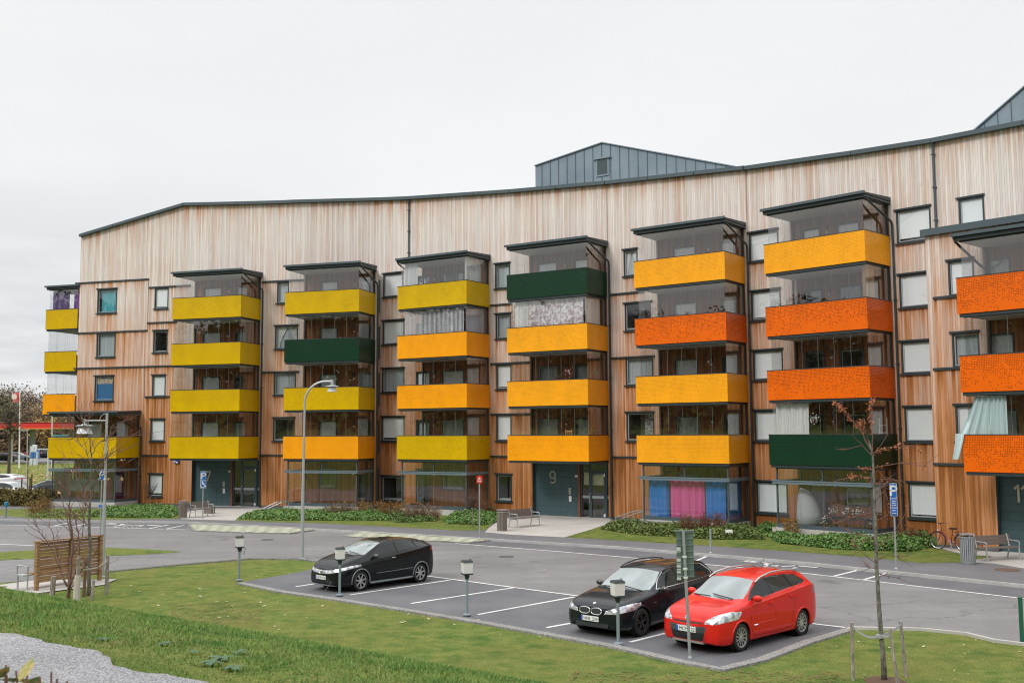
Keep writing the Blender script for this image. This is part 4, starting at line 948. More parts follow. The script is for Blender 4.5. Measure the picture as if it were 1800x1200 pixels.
hang('vertical_blind', 'white vertical strip blind drawn across the front above the orange balcony', 'blind', m, mat('strip blind cloth', (.62, .63, .68), .8), smooth=False)
hang('curtain', 'pale lilac curtain along the right side of the balcony with the strip blind', 'curtain', cloth_side(k, b-.3, -BD+.3, -.15, z0, z1, 1.2, .03, 8), M_cloth('pale lilac cloth', (.56, .56, .66), 6, .3))
# stack D level four: lace
k, a, b = ST['D']; z0, z1 = zfl(4)
hang('curtain', 'mottled pink and white lace blind drawn across the front under the green balcony', 'curtain', cloth(k, a+1.25, b-.42, -BD+.36, z0, z1, 1.0, .02, seed=12), LACE)
hang('curtain', 'plain white curtain in the left corner beside the mottled lace blind', 'curtain', cloth(k, a+.3, a+1.2, -BD+.36, z0, z1, 2.5, .04, seed=13), WC)
hang('curtain', 'plain white curtain along the right side beside the mottled lace blind', 'curtain', cloth_side(k, b-.3, -BD+.3, -.3, z0, z1, 2.2, .05, 14), WC)
# stack E ground floor: blue and pink
k, a, b = ST['E']; z0, z1 = .56, zrail(2)-PH-.12-.62-.16
BLU = M_cloth('bright blue curtain cloth', (.025, .20, .56), 11, .9); PNK = M_cloth('pink curtain cloth', (.66, .11, .30), 11, .8)
for x0, x1, mt, lb in ((1138.5, 1173, BLU, 'bright blue curtain at the left end of the ground floor glazed porch'), (1177, 1236, PNK, 'wide pink curtain between two blue ones in the ground floor porch'), (1238, 1273.5, BLU, 'bright blue curtain directly right of the pink one')):
    s0, s1 = span(k, x0, x1, -BD+.5); hang('curtain', lb, 'curtain', cloth(k, s0, s1, -BD+.5, z0, z1, 2.6, .06, seed=int(x0)), mt, 'curtains in the ground floor porch')
hang('curtain', 'bright blue curtain along the right hand side glass of the ground floor porch', 'curtain', cloth_side(k, b-.42, -BD+.55, -.25, z0, z1, 2.6, .06, 33), BLU, 'curtains in the ground floor porch')
# corner porch: maroon curtain and a dark inner wall
k, a, b = ST['L']; z0, z1 = .56, zrail(2)-PH-.12-.62-.16
s0, s1 = span(k, 184, 199, -BD+.5); hang('curtain', 'dark maroon curtain at the corner of the ground floor corner porch', 'curtain', cloth(k, s0, s1, -BD+.5, z0, z1, 2.2, .05, seed=61), M_cloth('maroon curtain cloth', (.10, .02, .05), 8, .6))
hang('curtain', 'dark maroon curtain along the side glass of the corner porch', 'curtain', cloth_side(k, b-.42, -BD+.55, -.9, z0, z1, 2.2, .05, 62), MT['maroon curtain cloth'])
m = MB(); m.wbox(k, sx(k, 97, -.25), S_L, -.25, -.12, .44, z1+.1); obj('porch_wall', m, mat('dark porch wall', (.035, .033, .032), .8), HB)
m = MB(); m.wbox(k, sx(k, 128, -1.2), sx(k, 178, -1.2), -1.25, -1.15, 1.05, 1.85); t = tag(obj('folded_awning', m, mat('grey green awning cloth', (.10, .14, .14), .8)), 'grey green cloth screen inside the dark corner porch', 'screen')
# stack F
k, a, b = ST['F']; z0, z1 = zfl(4)
hang('curtain', 'beige curtain gathered in the right corner above the red side of the balcony', 'curtain', cloth_side(k, b-.35, -BD+.25, -BD+1.35, z0, z1, 1.8, .05, 41), M_cloth('beige curtain cloth', (.50, .36, .22), 8, .5))
hang('curtain', 'narrow pale curtain hanging in the left rear of the balcony below the golden one', 'curtain', cloth(k, a+.45, a+.62, -.5, z0, z1, 3, .03, seed=44), WC)
z0, z1 = zfl(2); s0, s1 = span(k, 1365, 1424, -BD+.4)
hang('curtain', 'long white curtain on the left above the dark green balcony', 'curtain', cloth(k, s0, s1, -BD+.4, z0, z1, 2.4, .06, seed=42), WC)
# stack G lowest: curtain blowing out over the edge
k, a, b = ST['G']; z0, z1 = zfl(2)
def blow(s, v): return s-(.62*max(0, .75-v)**1.2 if s < a+.9 else 0)
m = MB(); n = 40
for j in range(8):
    v = j/7; zz = (z1)+(zrail(2)-.02-z1)*v
    for i in range(n+1):
        u = i/n; s = a+.40+u*1.15-(1-u)**2*.60*v**1.3; m.v.append(tuple(W(k, s, zz, -BD+.30-(.22*(1-u)**3)*v+.06*math.sin(u*40+math.sin(u*9))*(1-.3*v))))
for j in range(7):
    for i in range(n): q = j*(n+1)+i; m.f.append((q, q+1, q+n+2, q+n+1)); m.uv += [(i/n*2, j/7), ((i+1)/n*2, j/7), ((i+1)/n*2, (j+1)/7), (i/n*2, (j+1)/7)]
b0 = len(m.v)
for j in range(4):      # tail hanging outside
    for i in range(9): u = i/8; m.v.append(tuple(W(k, a-.24+u*(.34-.12*j/3)-.17*(j/3)**1.4, zrail(2)+.06-.98*j/3, -BD-.05-.035*math.sin(u*16)-.03*(1-j/3.))))
for j in range(3):
    for i in range(8): q = b0+j*9+i; m.f.append((q, q+1, q+10, q+9)); m.uv += [(i/8, j/3)]*4
m.uv2 = list(m.uv)
hang('curtain', 'pale turquoise sheer curtain blown out over the edge of the lowest red balcony', 'curtain', m, M_cloth('pale turquoise cloth', (.60, .74, .76), 18, .7))
# small possessions
def ladder(k, s, o, z0, h, label):
    t = thing('step_ladder', label, 'ladder', W(k, s, z0, o)); m = MB(); e, n = en(k)
    for d in (-.18, .18): m.obox(W(k, s+d, z0+h/2, o), e, n, (0, 0, 1), .025, .02, h/2)
    obj('side_rail', m, WHITE, t); m = MB()
    for i in range(5): m.obox(W(k, s, z0+.25+i*h*.17, o), e, n, (0, 0, 1), .16, .035, .014)
    obj('tread', m, WHITE, t)
k, a, b = ST['F']; ladder(k, sx(k, 1553, -.5), -.5, zrail(2)-1.13, 1.9, 'white step ladder standing in the dark green balcony')
def flowers(name, label, k, s, o, z, r, cols, n=60, seed=0, hangs=False):
    t = thing(name, label, 'plant', W(k, s, z, o)); rr_ = random.Random(seed)
    m = MB(); m.lathe(W(k, s, z-.02, o), [(.06, 0), (.10, .14), (.11, .14)], 12); obj('pot', m, mat('brown flower pot', (.12, .06, .04), .7), t)
    for ci, c in enumerate(cols):
        m = MB()
        for _ in range(n):
            c0 = W(k, s, z+.15, o)+np.array([rr_.gauss(0, r*.5), rr_.gauss(0, r*.5), abs(rr_.gauss(0, r*.6)) if not hangs else rr_.gauss(0, r*.6)]); d1 = np.array([rr_.gauss(0, 1) for _ in range(3)]); d1 /= np.linalg.norm(d1); d2 = np.cross(d1, [rr_.gauss(0, 1) for _ in range(3)]); d2 /= np.linalg.norm(d2); q = .035
            m.add([c0-d1*q, c0-d2*q, c0+d1*q, c0+d2*q], [(0, 1, 2, 3)])
        obj('leaves' if ci == 0 else 'blossom', m, mat('plant colour %s' % (c,), c, .8), t)
k = 'CD'; GRN = (.05, .10, .03)
flowers('potted_flower', 'dark flowering pot plant on the rail behind the balcony window of the golden balcony', k, sx(k, 981.5, -1.9), -1.9, zrail(3)-.05, .18, [GRN, (.35, .10, .16)], 50, 1)
flowers('hanging_flower', 'basket of pink and white blossom hanging in the same golden balcony', k, sx(k, 999, -1.5), -1.5, zrail(3)+.30, .20, [(.35, .05, .10), (.75, .70, .65)], 45, 2, True)
flowers('hanging_plant', 'bright green plant hanging at the right side of the golden balcony', k, sx(k, 1048, -1.0), -1.0, zrail(3)+.30, .18, [(.06, .25, .06)], 50, 3, True)
flowers('potted_plant', 'tall yellow green pot plant in the right corner of the balcony above entrance nine', k, sx(k, 1042, -1.3), -1.3, zrail(2)-.1, .38, [(.13, .15, .03)], 70, 4)
k, a, b = ST['E']; flowers('potted_plant', 'small dark bird shaped plant on the rail of the red orange balcony', k, sx(k, 1213, -BD+.35), -BD+.35, zrail(4)-.05, .09, [(.02, .025, .02)], 30, 5)
k, a, b = ST['F']; flowers('flower_bunch', 'round white artificial flowers beside the long white curtain', k, sx(k, 1431, -1.9), -1.9, zrail(2)+.55, .20, [(.7, .7, .66)], 90, 6, True)
# wooden chair above entrance nine
k = 'CD'; s = sx(k, 1000, -1.6); o = -1.6; z = zrail(2)-1.13; e, n = en(k)
t = thing('wooden_chair', 'light wooden chair in the lowest balcony above entrance nine', 'chair', W(k, s, z, o)); WD = mat('light chair wood', (.55, .30, .12), .6)
m = MB()
for d in (-.19, .19): m.obox(W(k, s+d, z+.72, o), e, n, (0, 0, 1), .02, .02, .72)
for zz in (.75, 1.05, 1.36): m.obox(W(k, s, z+zz, o), e, n, (0, 0, 1), .17, .012, .035)
for d in (-.06, .06): m.obox(W(k, s+d, z+1.05, o), e, n, (0, 0, 1), .012, .01, .3)
obj('backrest', m, WD, t); m = MB(); m.obox(W(k, s, z+.46, o+.22), e, n, (0, 0, 1), .21, .2, .02); obj('seat', m, WD, t)
for d in (-.18, .18): m = MB(); m.obox(W(k, s+d, z+.22, o+.38), e, n, (0, 0, 1), .02, .02, .22); obj('leg', m, WD, t)
# tub in the left corner balcony
k, a, b = ST['L']; s = (sx(k, 98, -1.5)+sx(k, 125, -1.5))/2; hw = (sx(k, 125, -1.5)-sx(k, 98, -1.5))/2; t = thing('storage_box', 'turquoise storage box showing over the rail of the corner balcony', 'box', W(k, s, zrail(2)-1.1, -1.5)); m = MB()
m.wbox(k, s-hw, s+hw, -1.8, -1.3, zrail(2)-1.1, zrail(2)+.10); obj('box', m, mat('turquoise plastic', (.08, .36, .46), .5), t); m = MB(); m.wbox(k, s-hw-.03, s+hw+.03, -1.83, -1.27, zrail(2)+.10, zrail(2)+.17); obj('lid', m, mat('pale turquoise plastic', (.16, .46, .56), .5), t)
# ground floor porch of stack F: hanging cocoon chair, table, white blossoms
k, a, b = ST['F']; s = sx(k, 1419, -1.5); o = -1.5; c = W(k, s, .45, o)
t = thing('cocoon_chair', 'pale grey egg shaped chair in the ground floor porch', 'chair', c); m = MB(); prof = []
for i in range(15):
    v = i/14; prof.append((max(.002, .60*math.sqrt(max(0, 1-v**1.7))*(.86+.14*min(1, v*5))), .08+1.70*v))
m.lathe(c, prof, 22); e0_ = en(k)[0]; m2 = MB(); m2.f = m.f
for vi, p_ in enumerate(m.v): q_ = np.array(p_); q_ = q_-e0_*(.60-prof[vi//22][0])*.72; m2.v.append(tuple(q_))
CO = mat('pale grey woven shell', (.34, .36, .36), .9, build=lambda nt, b: NB(nt).link(NB(nt).mix(NB(nt).rng(NB(nt).noise(NB(nt).mul(NB(nt).pos(), (1, 1, 2)), 14, 3, .6), .4, .6), (.31, .33, .33), (.37, .39, .39)), b.inputs['Base Color']))
obj('shell', m2, CO, t, smooth=True); m = MB(); m.lathe(c, [(.34, .0), (.34, .03), (.05, .05), (.05, .12)], 18); obj('foot', m, DARK, t)
t0 = W(k, sx(k, 1490, -1.5), .44, -1.5); t = thing('garden_table', 'low dark table crowded with pots in the ground floor porch', 'table', t0); m = MB(); m.obox(t0+np.array([0, 0, .50]), en(k)[0], en(k)[1], (0, 0, 1), .95, .35, .03); obj('tabletop', m, PLASTIC, t)
for dx in (-.85, .85):
    for dy in (-.28, .28): m = MB(); m.obox(t0+np.array([0, 0, .235])+en(k)[0]*dx+en(k)[1]*dy, en(k)[0], en(k)[1], (0, 0, 1), .03, .03, .235); obj('leg', m, PLASTIC, t)
for j, (x, lb) in enumerate(((1443, 'small white flower pot by the grey egg shaped chair'), (1461, 'left white orchid pot on the low dark table'), (1484, 'middle white orchid pot on the low dark table'), (1503, 'right white orchid pot on the low dark table'), (1520, 'low white blossom pot at the porch corner'))):
    flowers('potted_flower', lb, k, sx(k, x, -1.5), -1.5, 1.0 if 0 < j < 4 else .48, .22, [GRN, (.75, .74, .70)], 34, 20+j)
# ================================================================ cars
def pch(x, xp, yp):
    xp = np.array(xp, float); yp = np.array(yp, float); d = np.diff(yp)/np.diff(xp); m = np.zeros_like(yp); m[1:-1] = np.where(d[:-1]*d[1:] > 0, 2*d[:-1]*d[1:]/(d[:-1]+d[1:]+1e-12), 0); m[0] = d[0]; m[-1] = d[-1]
    i = np.clip(np.searchsorted(xp, x)-1, 0, len(xp)-2); h = xp[i+1]-xp[i]; t = (x-xp[i])/h
    return (2*t**3-3*t**2+1)*yp[i]+(t**3-2*t**2+t)*h*m[i]+(-2*t**3+3*t**2)*yp[i+1]+(t**3-t**2)*h*m[i+1]
def inpoly(p, poly):
    x, y = p; c = False; j = len(poly)-1
    for i in range(len(poly)):
        if (poly[i][1] > y) != (poly[j][1] > y) and x < (poly[j][0]-poly[i][0])*(y-poly[i][1])/(poly[j][1]-poly[i][1])+poly[i][0]: c = not c
        j = i
    return c
def nearest(p, poly):
    best = None
    for i in range(len(poly)):
        a = np.array(poly[i], float); b = np.array(poly[(i+1) % len(poly)], float); t = np.clip(((p-a) @ (b-a))/((b-a) @ (b-a)+1e-12), 0, 1); q = a+(b-a)*t; d = np.linalg.norm(p-q)
        if best is None or d < best[0]: best = (d, q)
    return best
GLASSW = mat('windscreen glass', (.12, .15, .16), .05, 0, 1.0, coat=.8, build=lambda nt, b: NB(nt).link(NB(nt).mix(NB(nt).rng(NB(nt).noise(NB(nt).mul(NB(nt).obj(), (1, 1.6, 1)), 1.0, 2, .5), .38, .66), (.15, .185, .19), (.27, .315, .33)), b.inputs['Base Color']))  # pale mottling paints in the sky's reflection and hints of the interior
GLASSD = mat('dark side glass', (.012, .017, .017), .03, 0, .45)
LAMP = mat('headlamp glass', (.60, .63, .66), .12, .35, .8, coat=1, build=lambda nt, b: NB(nt).link(NB(nt).mix(NB(nt).rng(NB(nt).noise(NB(nt).obj(), 9, 2, .5), .42, .58), (.30, .33, .36), (.72, .75, .78)), b.inputs['Base Color']))
CHROME = mat('chrome trim', (.75, .76, .77), .12, 1.0); ALLOY = mat('silver alloy', (.55, .56, .57), .28, .8); TAIL = mat('red tail lamp', (.35, .02, .015), .15, 0, .8, coat=1); ORL = mat('orange red lamp', (.65, .10, .04), .2, coat=1)
PLW = mat('number plate white', (.78, .79, .78), .4); PLB = mat('number plate blue', (.02, .10, .50), .4); INK = mat('black plate lettering', (.015, .015, .015), .5)
def paint(name, c, metal=.0): return mat(name, c, .35, metal, .06, coat=.62)
def make_car(name, label, cat, sp, group=None, hero=True):
    Lc = sp['X'][-1]; fo, wb = sp['fo'], sp['wb']; X0 = wb/2+fo; root = thing(name, label, cat, (0, 0, 0), 0, group)
    nx = sp.get('nx', 270 if hero else 44); xs = np.unique(np.concatenate([np.linspace(0, Lc, nx), np.linspace(0, .12, 5), Lc-np.linspace(0, .12, 5)]))
    Z = {q: pch(xs, sp['X'], sp[q]) for q in ('zb', 'belt', 'top', 'hb', 'ht')}
    seg = [1, 3, 8, 10, 7, 14, 6, 14] if hero else [1, 1, 2, 2, 1, 3, 1, 3]
    V = []
    for i in range(len(xs)):
        zb, be, tp, hb, ht = (Z[q][i] for q in ('zb', 'belt', 'top', 'hb', 'ht')); e = min(.085, (tp-be)*.38); md = zb+(be-zb)*.45
        P = np.array([(0, zb), (hb*.84, zb), (hb*.965, zb+.05), (hb*1.0, md), (hb*.985, be-.09), (hb*.945, be), (ht, tp-e), (ht*.80, tp-e*.28), (0, tp)])
        row = []
        for q in range(len(P)-1):
            p0 = P[q-1] if q else np.array((-P[1][0], P[1][1])); p1, p2 = P[q], P[q+1]; p3 = P[q+2] if q+2 < len(P) else np.array((-P[q][0], P[q][1])); sg = seg[q]
            lin = q in (0, 5)
            for t in np.arange(sg)/sg:
                c = p1+(p2-p1)*t if lin else .5*((2*p1)+(-p0+p2)*t+(2*p0-5*p1+4*p2-p3)*t*t+(-p0+3*p1-3*p2+p3)*t**3)*1.0
                row.append((c[0], c[1]))
        row.append((0, tp)); V.append([(xs[i], max(0, y), z) for y, z in row])
    V = np.array(V); nr, ncl = V.shape[:2]; vl = [tuple(p) for p in V.reshape(-1, 3)]; F = []
    for i in range(nr-1):
        for j in range(ncl-1): a = i*ncl+j; F.append((a, a+1, a+ncl+1, a+ncl))
    nc = 22 if hero else 3
    for end, ridx, sgn in ((0, 0, -1), (1, nr-1, 1)):    # bulged nose and tail
        base = len(vl); prev = [ridx*ncl+j for j in range(ncl)]
        for q in range(1, nc+1):
            f = 1-q/nc; cur = []
            for j in range(ncl): x, y, z = V[ridx, j]; vl.append((x+sgn*sp.get('bulge', .09)*(1-f*f)*math.sin(math.pi*min(1, max(0, (z-V[ridx, 0, 2])/(V[ridx, -1, 2]-V[ridx, 0, 2]+1e-6)))*.8+.3), y*f, z)); cur.append(len(vl)-1)
            for j in range(ncl-1):
                F.append((prev[j+1], prev[j], cur[j], cur[j+1]) if end == 0 else (prev[j], prev[j+1], cur[j+1], cur[j]))
            prev = cur
    vl = np.array(vl); F = np.array(F); C = vl[F].mean(1); nrm = np.cross(vl[F[:, 2]]-vl[F[:, 0]], vl[F[:, 3]]-vl[F[:, 1]]); nrm /= np.linalg.norm(nrm, axis=1)[:, None]+1e-12; nrm[nrm[:, 1] < -.0] *= 1
    # orient normals outwards
    cen = np.array([Lc/2, 0, .7]); flip = ((C-cen)*nrm).sum(1) < 0; nrm[flip] *= -1
    part = np.array(['body']*len(F), dtype=object); pr = {'xz': (0, 2), 'yz': (1, 2), 'xy': (0, 1)}
    wr = sp['wr']; ar = wr+.045; wx = (fo, fo+wb)
    regs = [('arch', 'xz', None, None)]+[(a, b, c, d) for a, b, c, d in sp['regs']]
    cell = Lc/nx
    moved = np.zeros(len(vl), bool)
    for nm, pj, poly, cond in regs:
        i0, i1 = pr[pj]
        if nm == 'arch':
            ins = np.zeros(len(F), bool)
            for x in wx: ins |= (np.hypot(C[:, 0]-x, C[:, 2]-wr) < ar) & (C[:, 1] > .5)
        else: ins = np.array([part[q] == 'body' and cond(C[q], nrm[q]) and inpoly((C[q, i0], C[q, i1]), poly) for q in range(len(F))])
        part[ins] = nm
        a = np.zeros(len(vl), bool); b = np.zeros(len(vl), bool); a[F[ins].ravel()] = True; b[F[~ins].ravel()] = True
        for v in np.nonzero(a & b & ~moved)[0]:
            if nm == 'arch':
                x = wx[0] if abs(vl[v, 0]-wx[0]) < abs(vl[v, 0]-wx[1]) else wx[1]; d = np.array([vl[v, 0]-x, vl[v, 2]-wr]); l = np.linalg.norm(d)
                if abs(l-ar) < cell*1.6 and vl[v, 1] > .5: d *= ar/l; vl[v, 0] = x+d[0]; vl[v, 2] = wr+d[1]; moved[v] = True
            else:
                dd, qn = nearest(vl[v][[i0, i1]], poly)
                if dd < cell*1.3: vl[v, i0], vl[v, i1] = qn; moved[v] = True
    mats = dict(body=sp['paint'], windscreen=GLASSW, side_window=GLASSD, rear_window=GLASSD, headlight=LAMP, grille=PLASTIC, bumper_insert=mat('grey black plastic', (.05, .06, .065), .5), taillight=TAIL, skid=ALLOY)
    mats.update(sp.get('mats', {}))
    def loc(p): return (X0-p[0], p[1], p[2])
    for nm in sorted(set(part)):
        if nm == 'arch': continue
        for side in ((1, -1) if nm in ('headlight', 'taillight', 'side_window') else (0,)):
            m = MB(); used = {}
            for q in np.nonzero(part == nm)[0]:
                for sd in ((1, -1) if side == 0 else (side,)):
                    ids = []
                    for v in F[q]:
                        key = (v, sd if vl[v, 1] > 1e-5 else 1)
                        if key not in used: used[key] = len(m.v); p = vl[v]; m.v.append((X0-p[0], p[1]*sd, p[2]))
                        ids.append(used[key])
                    ids = [ids[t] for t in range(4) if ids[t] != ids[t-1]]
                    if len(ids) < 3: continue
                    if (sd == 1) == bool(flip[q]): ids = ids
                    else: ids = ids[::-1]
                    m.f.append(tuple(ids))
            obj(nm, m, mats[nm], root, world=False, smooth=True)
    def ys(x, z):
        d = np.hypot(V[:, :, 0]-x, V[:, :, 2]-z)+(V[:, :, 1] < .3)*9; i = np.unravel_index(np.argmin(d), d.shape); return V[i][1]
    # wheels and wells
    for ai, x in enumerate(wx):
        for sd in (1, -1):
            yo = ys(x+.4, .45)-.015; m = MB(); wd = .205
            m.lathe((X0-x, sd*(yo-wd), wr), [(wr*.6, 0), (wr*.9, 0), (wr*.985, .02), (wr, .05), (wr, wd-.05), (wr*.985, wd-.02), (wr*.92, wd), (wr*.70, wd-.008)], 28 if hero else 14, (0, sd, 0), False)
            wq_ = obj('wheel', m, BLACK, root, world=False, smooth=True)
            m = MB(); rr0 = wr*.70; yr = sd*(yo-.012)
            m.lathe((X0-x, sd*(yo-.05), wr), [(rr0, .045), (rr0*.93, .042), (rr0*.90, .0)], 28 if hero else 12, (0, sd, 0), False); m.lathe((X0-x, sd*(yo-.05), wr), [(rr0*.24, 0), (rr0*.24, .03), (rr0*.1, .036), (.001, .036)], 12, (0, sd, 0))
            ns, sw = sp['spokes']
            for q in range(ns):
                t = 2*math.pi*q/ns+.2; d = np.array([math.cos(t), 0, math.sin(t)]); pz = np.array([-math.sin(t), 0, math.cos(t)]); c = np.array([X0-x, sd*(yo-.028), wr])
                if sp.get('vspoke'):
                    for sg in (-1, 1): p0 = c+d*rr0*.15; p1 = c+d*rr0*.95+pz*sg*rr0*.2; dd = (p1-p0)/np.linalg.norm(p1-p0); m.obox((p0+p1)/2, dd, np.cross(dd, (0, 1, 0)), (0, 1, 0), np.linalg.norm(p1-p0)/2, sw/2, .012)
                else: m.obox(c+d*rr0*.57, d, pz, (0, 1, 0), rr0*.40, sw/2, .012)
            obj('rim', m, sp.get('rimmat', ALLOY), wq_, world=False)
            m = MB(); m.lathe((X0-x, sd*(yo-.10), wr), [(.001, 0), (rr0*.97, 0)], 16, (0, sd, 0)); obj('brake', m, mat('dark brake', (.03, .03, .03), .6), wq_, world=False)
            m = MB(); m.lathe((X0-x, sd*.35, wr), [(.001, 0), (ar+.004, 0), (ar+.004, yo-.35-.02)], 24, (0, sd, 0), False); obj('wheel_well', m, mat('black wheel well', (.008, .008, .008), .95), root, world=False, smooth=True)
            if sp.get('archtrim'):
                m = MB(); pts = [(X0-x-math.cos(t)*(ar+.005), sd*(ys(x+math.cos(t)*(ar+.03), max(.25, wr+math.sin(t)*(ar+.03)))-.006), wr+math.sin(t)*(ar+.005)) for t in np.linspace(R_(-12), R_(192), 26)]; m.tube(pts, .026, 6); obj('arch_trim', m, sp['archtrim'], root, world=False, smooth=True)
    m = MB(); m.box(X0-fo-wb-.3, X0-fo+.3, -.62, .62, .17, .30); obj('underbody', m, mat('black wheel well', (.008, .008, .008), .95), root, world=False)
    if not hero: return root
    # number plate
    px_, pz_ = sp['plate']; pw = .26; m = MB(); m.box(px_, px_+.012, -pw, pw, pz_-.058, pz_+.058); pl = obj('number_plate', m, PLW, root, world=False)
    m = MB(); m.box(px_+.012, px_+.015, -pw, -pw+.045, pz_-.056, pz_+.056); obj('plate_band', m, PLB, pl, world=False)
    tm = text_mb(sp['reg'], (px_+.014, -pw+.07, pz_-.038), (0, 1, 0), (0, 0, 1), .105, .002); xs_ = [p[1] for p in tm.v]; k_ = (2*pw-.10)/(max(xs_)-min(xs_)); x_min = min(xs_); tm.v = [(a, x_min+(b-x_min)*k_, c) for a, b, c in tm.v]; obj('plate_lettering', tm, INK, pl, world=False)
    # door seams, handles, mirrors, wipers
    m = MB()
    for ln in sp['seams']:
        for sd in (1, -1): m.tube([(X0-x, sd*(ys(x, z)+.001), z) for x, z in ln], .0055, 4, False)
    for ln in sp.get('pillars', []):
        for sd in (1, -1): mm = MB(); mm.tube([(X0-x, sd*(ys(x, z)+.001), z) for x, z in ln], .022, 4, False); obj('window_pillar', mm, mat('matt black pillar', (.012, .012, .013), .6), root, world=False)
    obj('door_seam', m, mat('shut line', (.01, .01, .01), .9), root, world=False)
    for sd in (1, -1):
        for hx, hz in sp['handles']: m = MB(); y = ys(hx, hz); m.obox((X0-hx, sd*(y+.018), hz), (1, 0, .06), (0, 1, 0), (0, 0, 1), .085, .014, .016); obj('door_handle', m, sp.get('handlemat', sp['paint']), root, world=False)
        mx0, mz0 = sp['mirror']; y = ys(mx0, mz0); m = MB()
        m.lathe((X0-mx0, sd*(y+.0), mz0), [(.03, 0), (.04, .05), (.085, .08), (.10, .15), (.088, .22), (.04, .26), (.001, .265)], 12, (.12, sd, .12)); m.v = [(X0-mx0+(a-(X0-mx0))*.8, b, mz0+(c-mz0)*.74) for a, b, c in m.v]; obj('wing_mirror', m, sp.get('mirrormat', sp['paint']), root, world=False, smooth=True)
    m = MB()
    for (x0, y0, x1, y1) in sp['wipers']:
        zf = lambda x, y: pch(np.array([x]), sp['X'], sp['top'])[0]-abs(y)**3*.12+.03; m.tube([(X0-x0, y0, zf(x0, y0)), (X0-x1, y1, zf(x1, y1))], .012, 4)
    obj('wiper', m, PLASTIC, root, world=False)
    for kind, args in sp['extra']:
        m = MB()
        if kind == 'rail':
            for sd in (1, -1): mm = MB(); pts = [(X0-x, sd*y, z) for x, y, z in args[0]]; mm.tube(pts, args[1], 6); obj('roof_rail', mm, args[2], root, world=False, smooth=True)
        elif kind == 'tube': nm_, pts, r, mt = args; m.tube([(X0-x, y, z) for x, y, z in pts], r, 5); obj(nm_, m, mt, root, world=False, smooth=True)
        elif kind == 'side':
            nm_, pts, r, mt = args
            for sd in (1, -1): m.tube([(X0-x, sd*(ys(x, z)+.004), z) for x, z in pts], r, 4)
            obj(nm_, m, mt, root, world=False)
        elif kind == 'disc':
            nm_, x, y, z, r, mt, ax = args
            for sd in ((1, -1) if y else (1,)): mm = MB(); mm.lathe((X0-x, sd*y, z), [(r, 0), (r*.9, .02), (.001, .03)], 16, (ax[0], ax[1]*sd, ax[2])); obj(nm_, mm, mt, root, world=False)
        elif kind == 'oval':   # grille rim
            nm_, x, y, z, ry, rz_, mt, rake = args
            for sd in (1, -1):
                mm = MB(); mm.tube([(X0-x+rake*math.sin(t)*rz_, sd*y+ry*math.copysign(abs(math.cos(t))**.7, math.cos(t)), z+rz_*math.copysign(abs(math.sin(t))**.7, math.sin(t))) for t in np.linspace(0, 2*math.pi, 25)], .013, 6); g = obj(nm_, mm, mt, root, world=False, smooth=True)
                mm = MB(); mm.v = [(X0-x+rake*math.sin(t)*rz_+.004, sd*y+ry*.95*math.copysign(abs(math.cos(t))**.7, math.cos(t)), z+rz_*.95*math.copysign(abs(math.sin(t))**.7, math.sin(t))) for t in np.linspace(0, 2*math.pi, 24, endpoint=False)]; mm.f = [tuple(range(24))]; obj('grille_mesh', mm, PLASTIC, g, world=False)
        elif kind == 'lipbox': nm_, x0, x1, y0, y1, z0, z1, mt = args; m.box(X0-x1, X0-x0, y0, y1, z0, z1); obj(nm_, m, mt, root, world=False)
    return root
side = lambda c, n: abs(n[1]) > .35 and c[1] > .4
fr_ = lambda c, n: c[0] < .75 and n[0] < -.12
lowf = lambda c, n: c[0] < .5 and n[0] < -.25
tp_ = lambda c, n: n[2] > .15
rear_ = lambda c, n: n[0] > .15
def pose(car, sp, f, r=None, direction=None, z=.006, sy=1.0, sz=1.0):
    PF = G(*f, z); tw = sp['hb'][5]-.08
    if r is not None: PR = G(*r, z)
    else: A, B = G(*direction[0], z), G(*direction[1], z); d = (B-A)/np.linalg.norm(B-A); PR = PF+d*sp['wb']*direction[2]
    h = (PF-PR); L_ = np.linalg.norm(h); h /= L_; s = L_/sp['wb']; ln = np.array([-h[1], h[0], 0]); c = (PF+PR)/2-ln*tw*sy
    car.location = (c[0], c[1], z); car.rotation_euler = (0, 0, math.atan2(h[1], h[0])); s = sp.get('scale', s); car.scale = (s, sy, sz); print('car scale', car.name, round(s, 3))
GREYT = mat('grey plastic arch trim', (.16, .185, .20), .45)
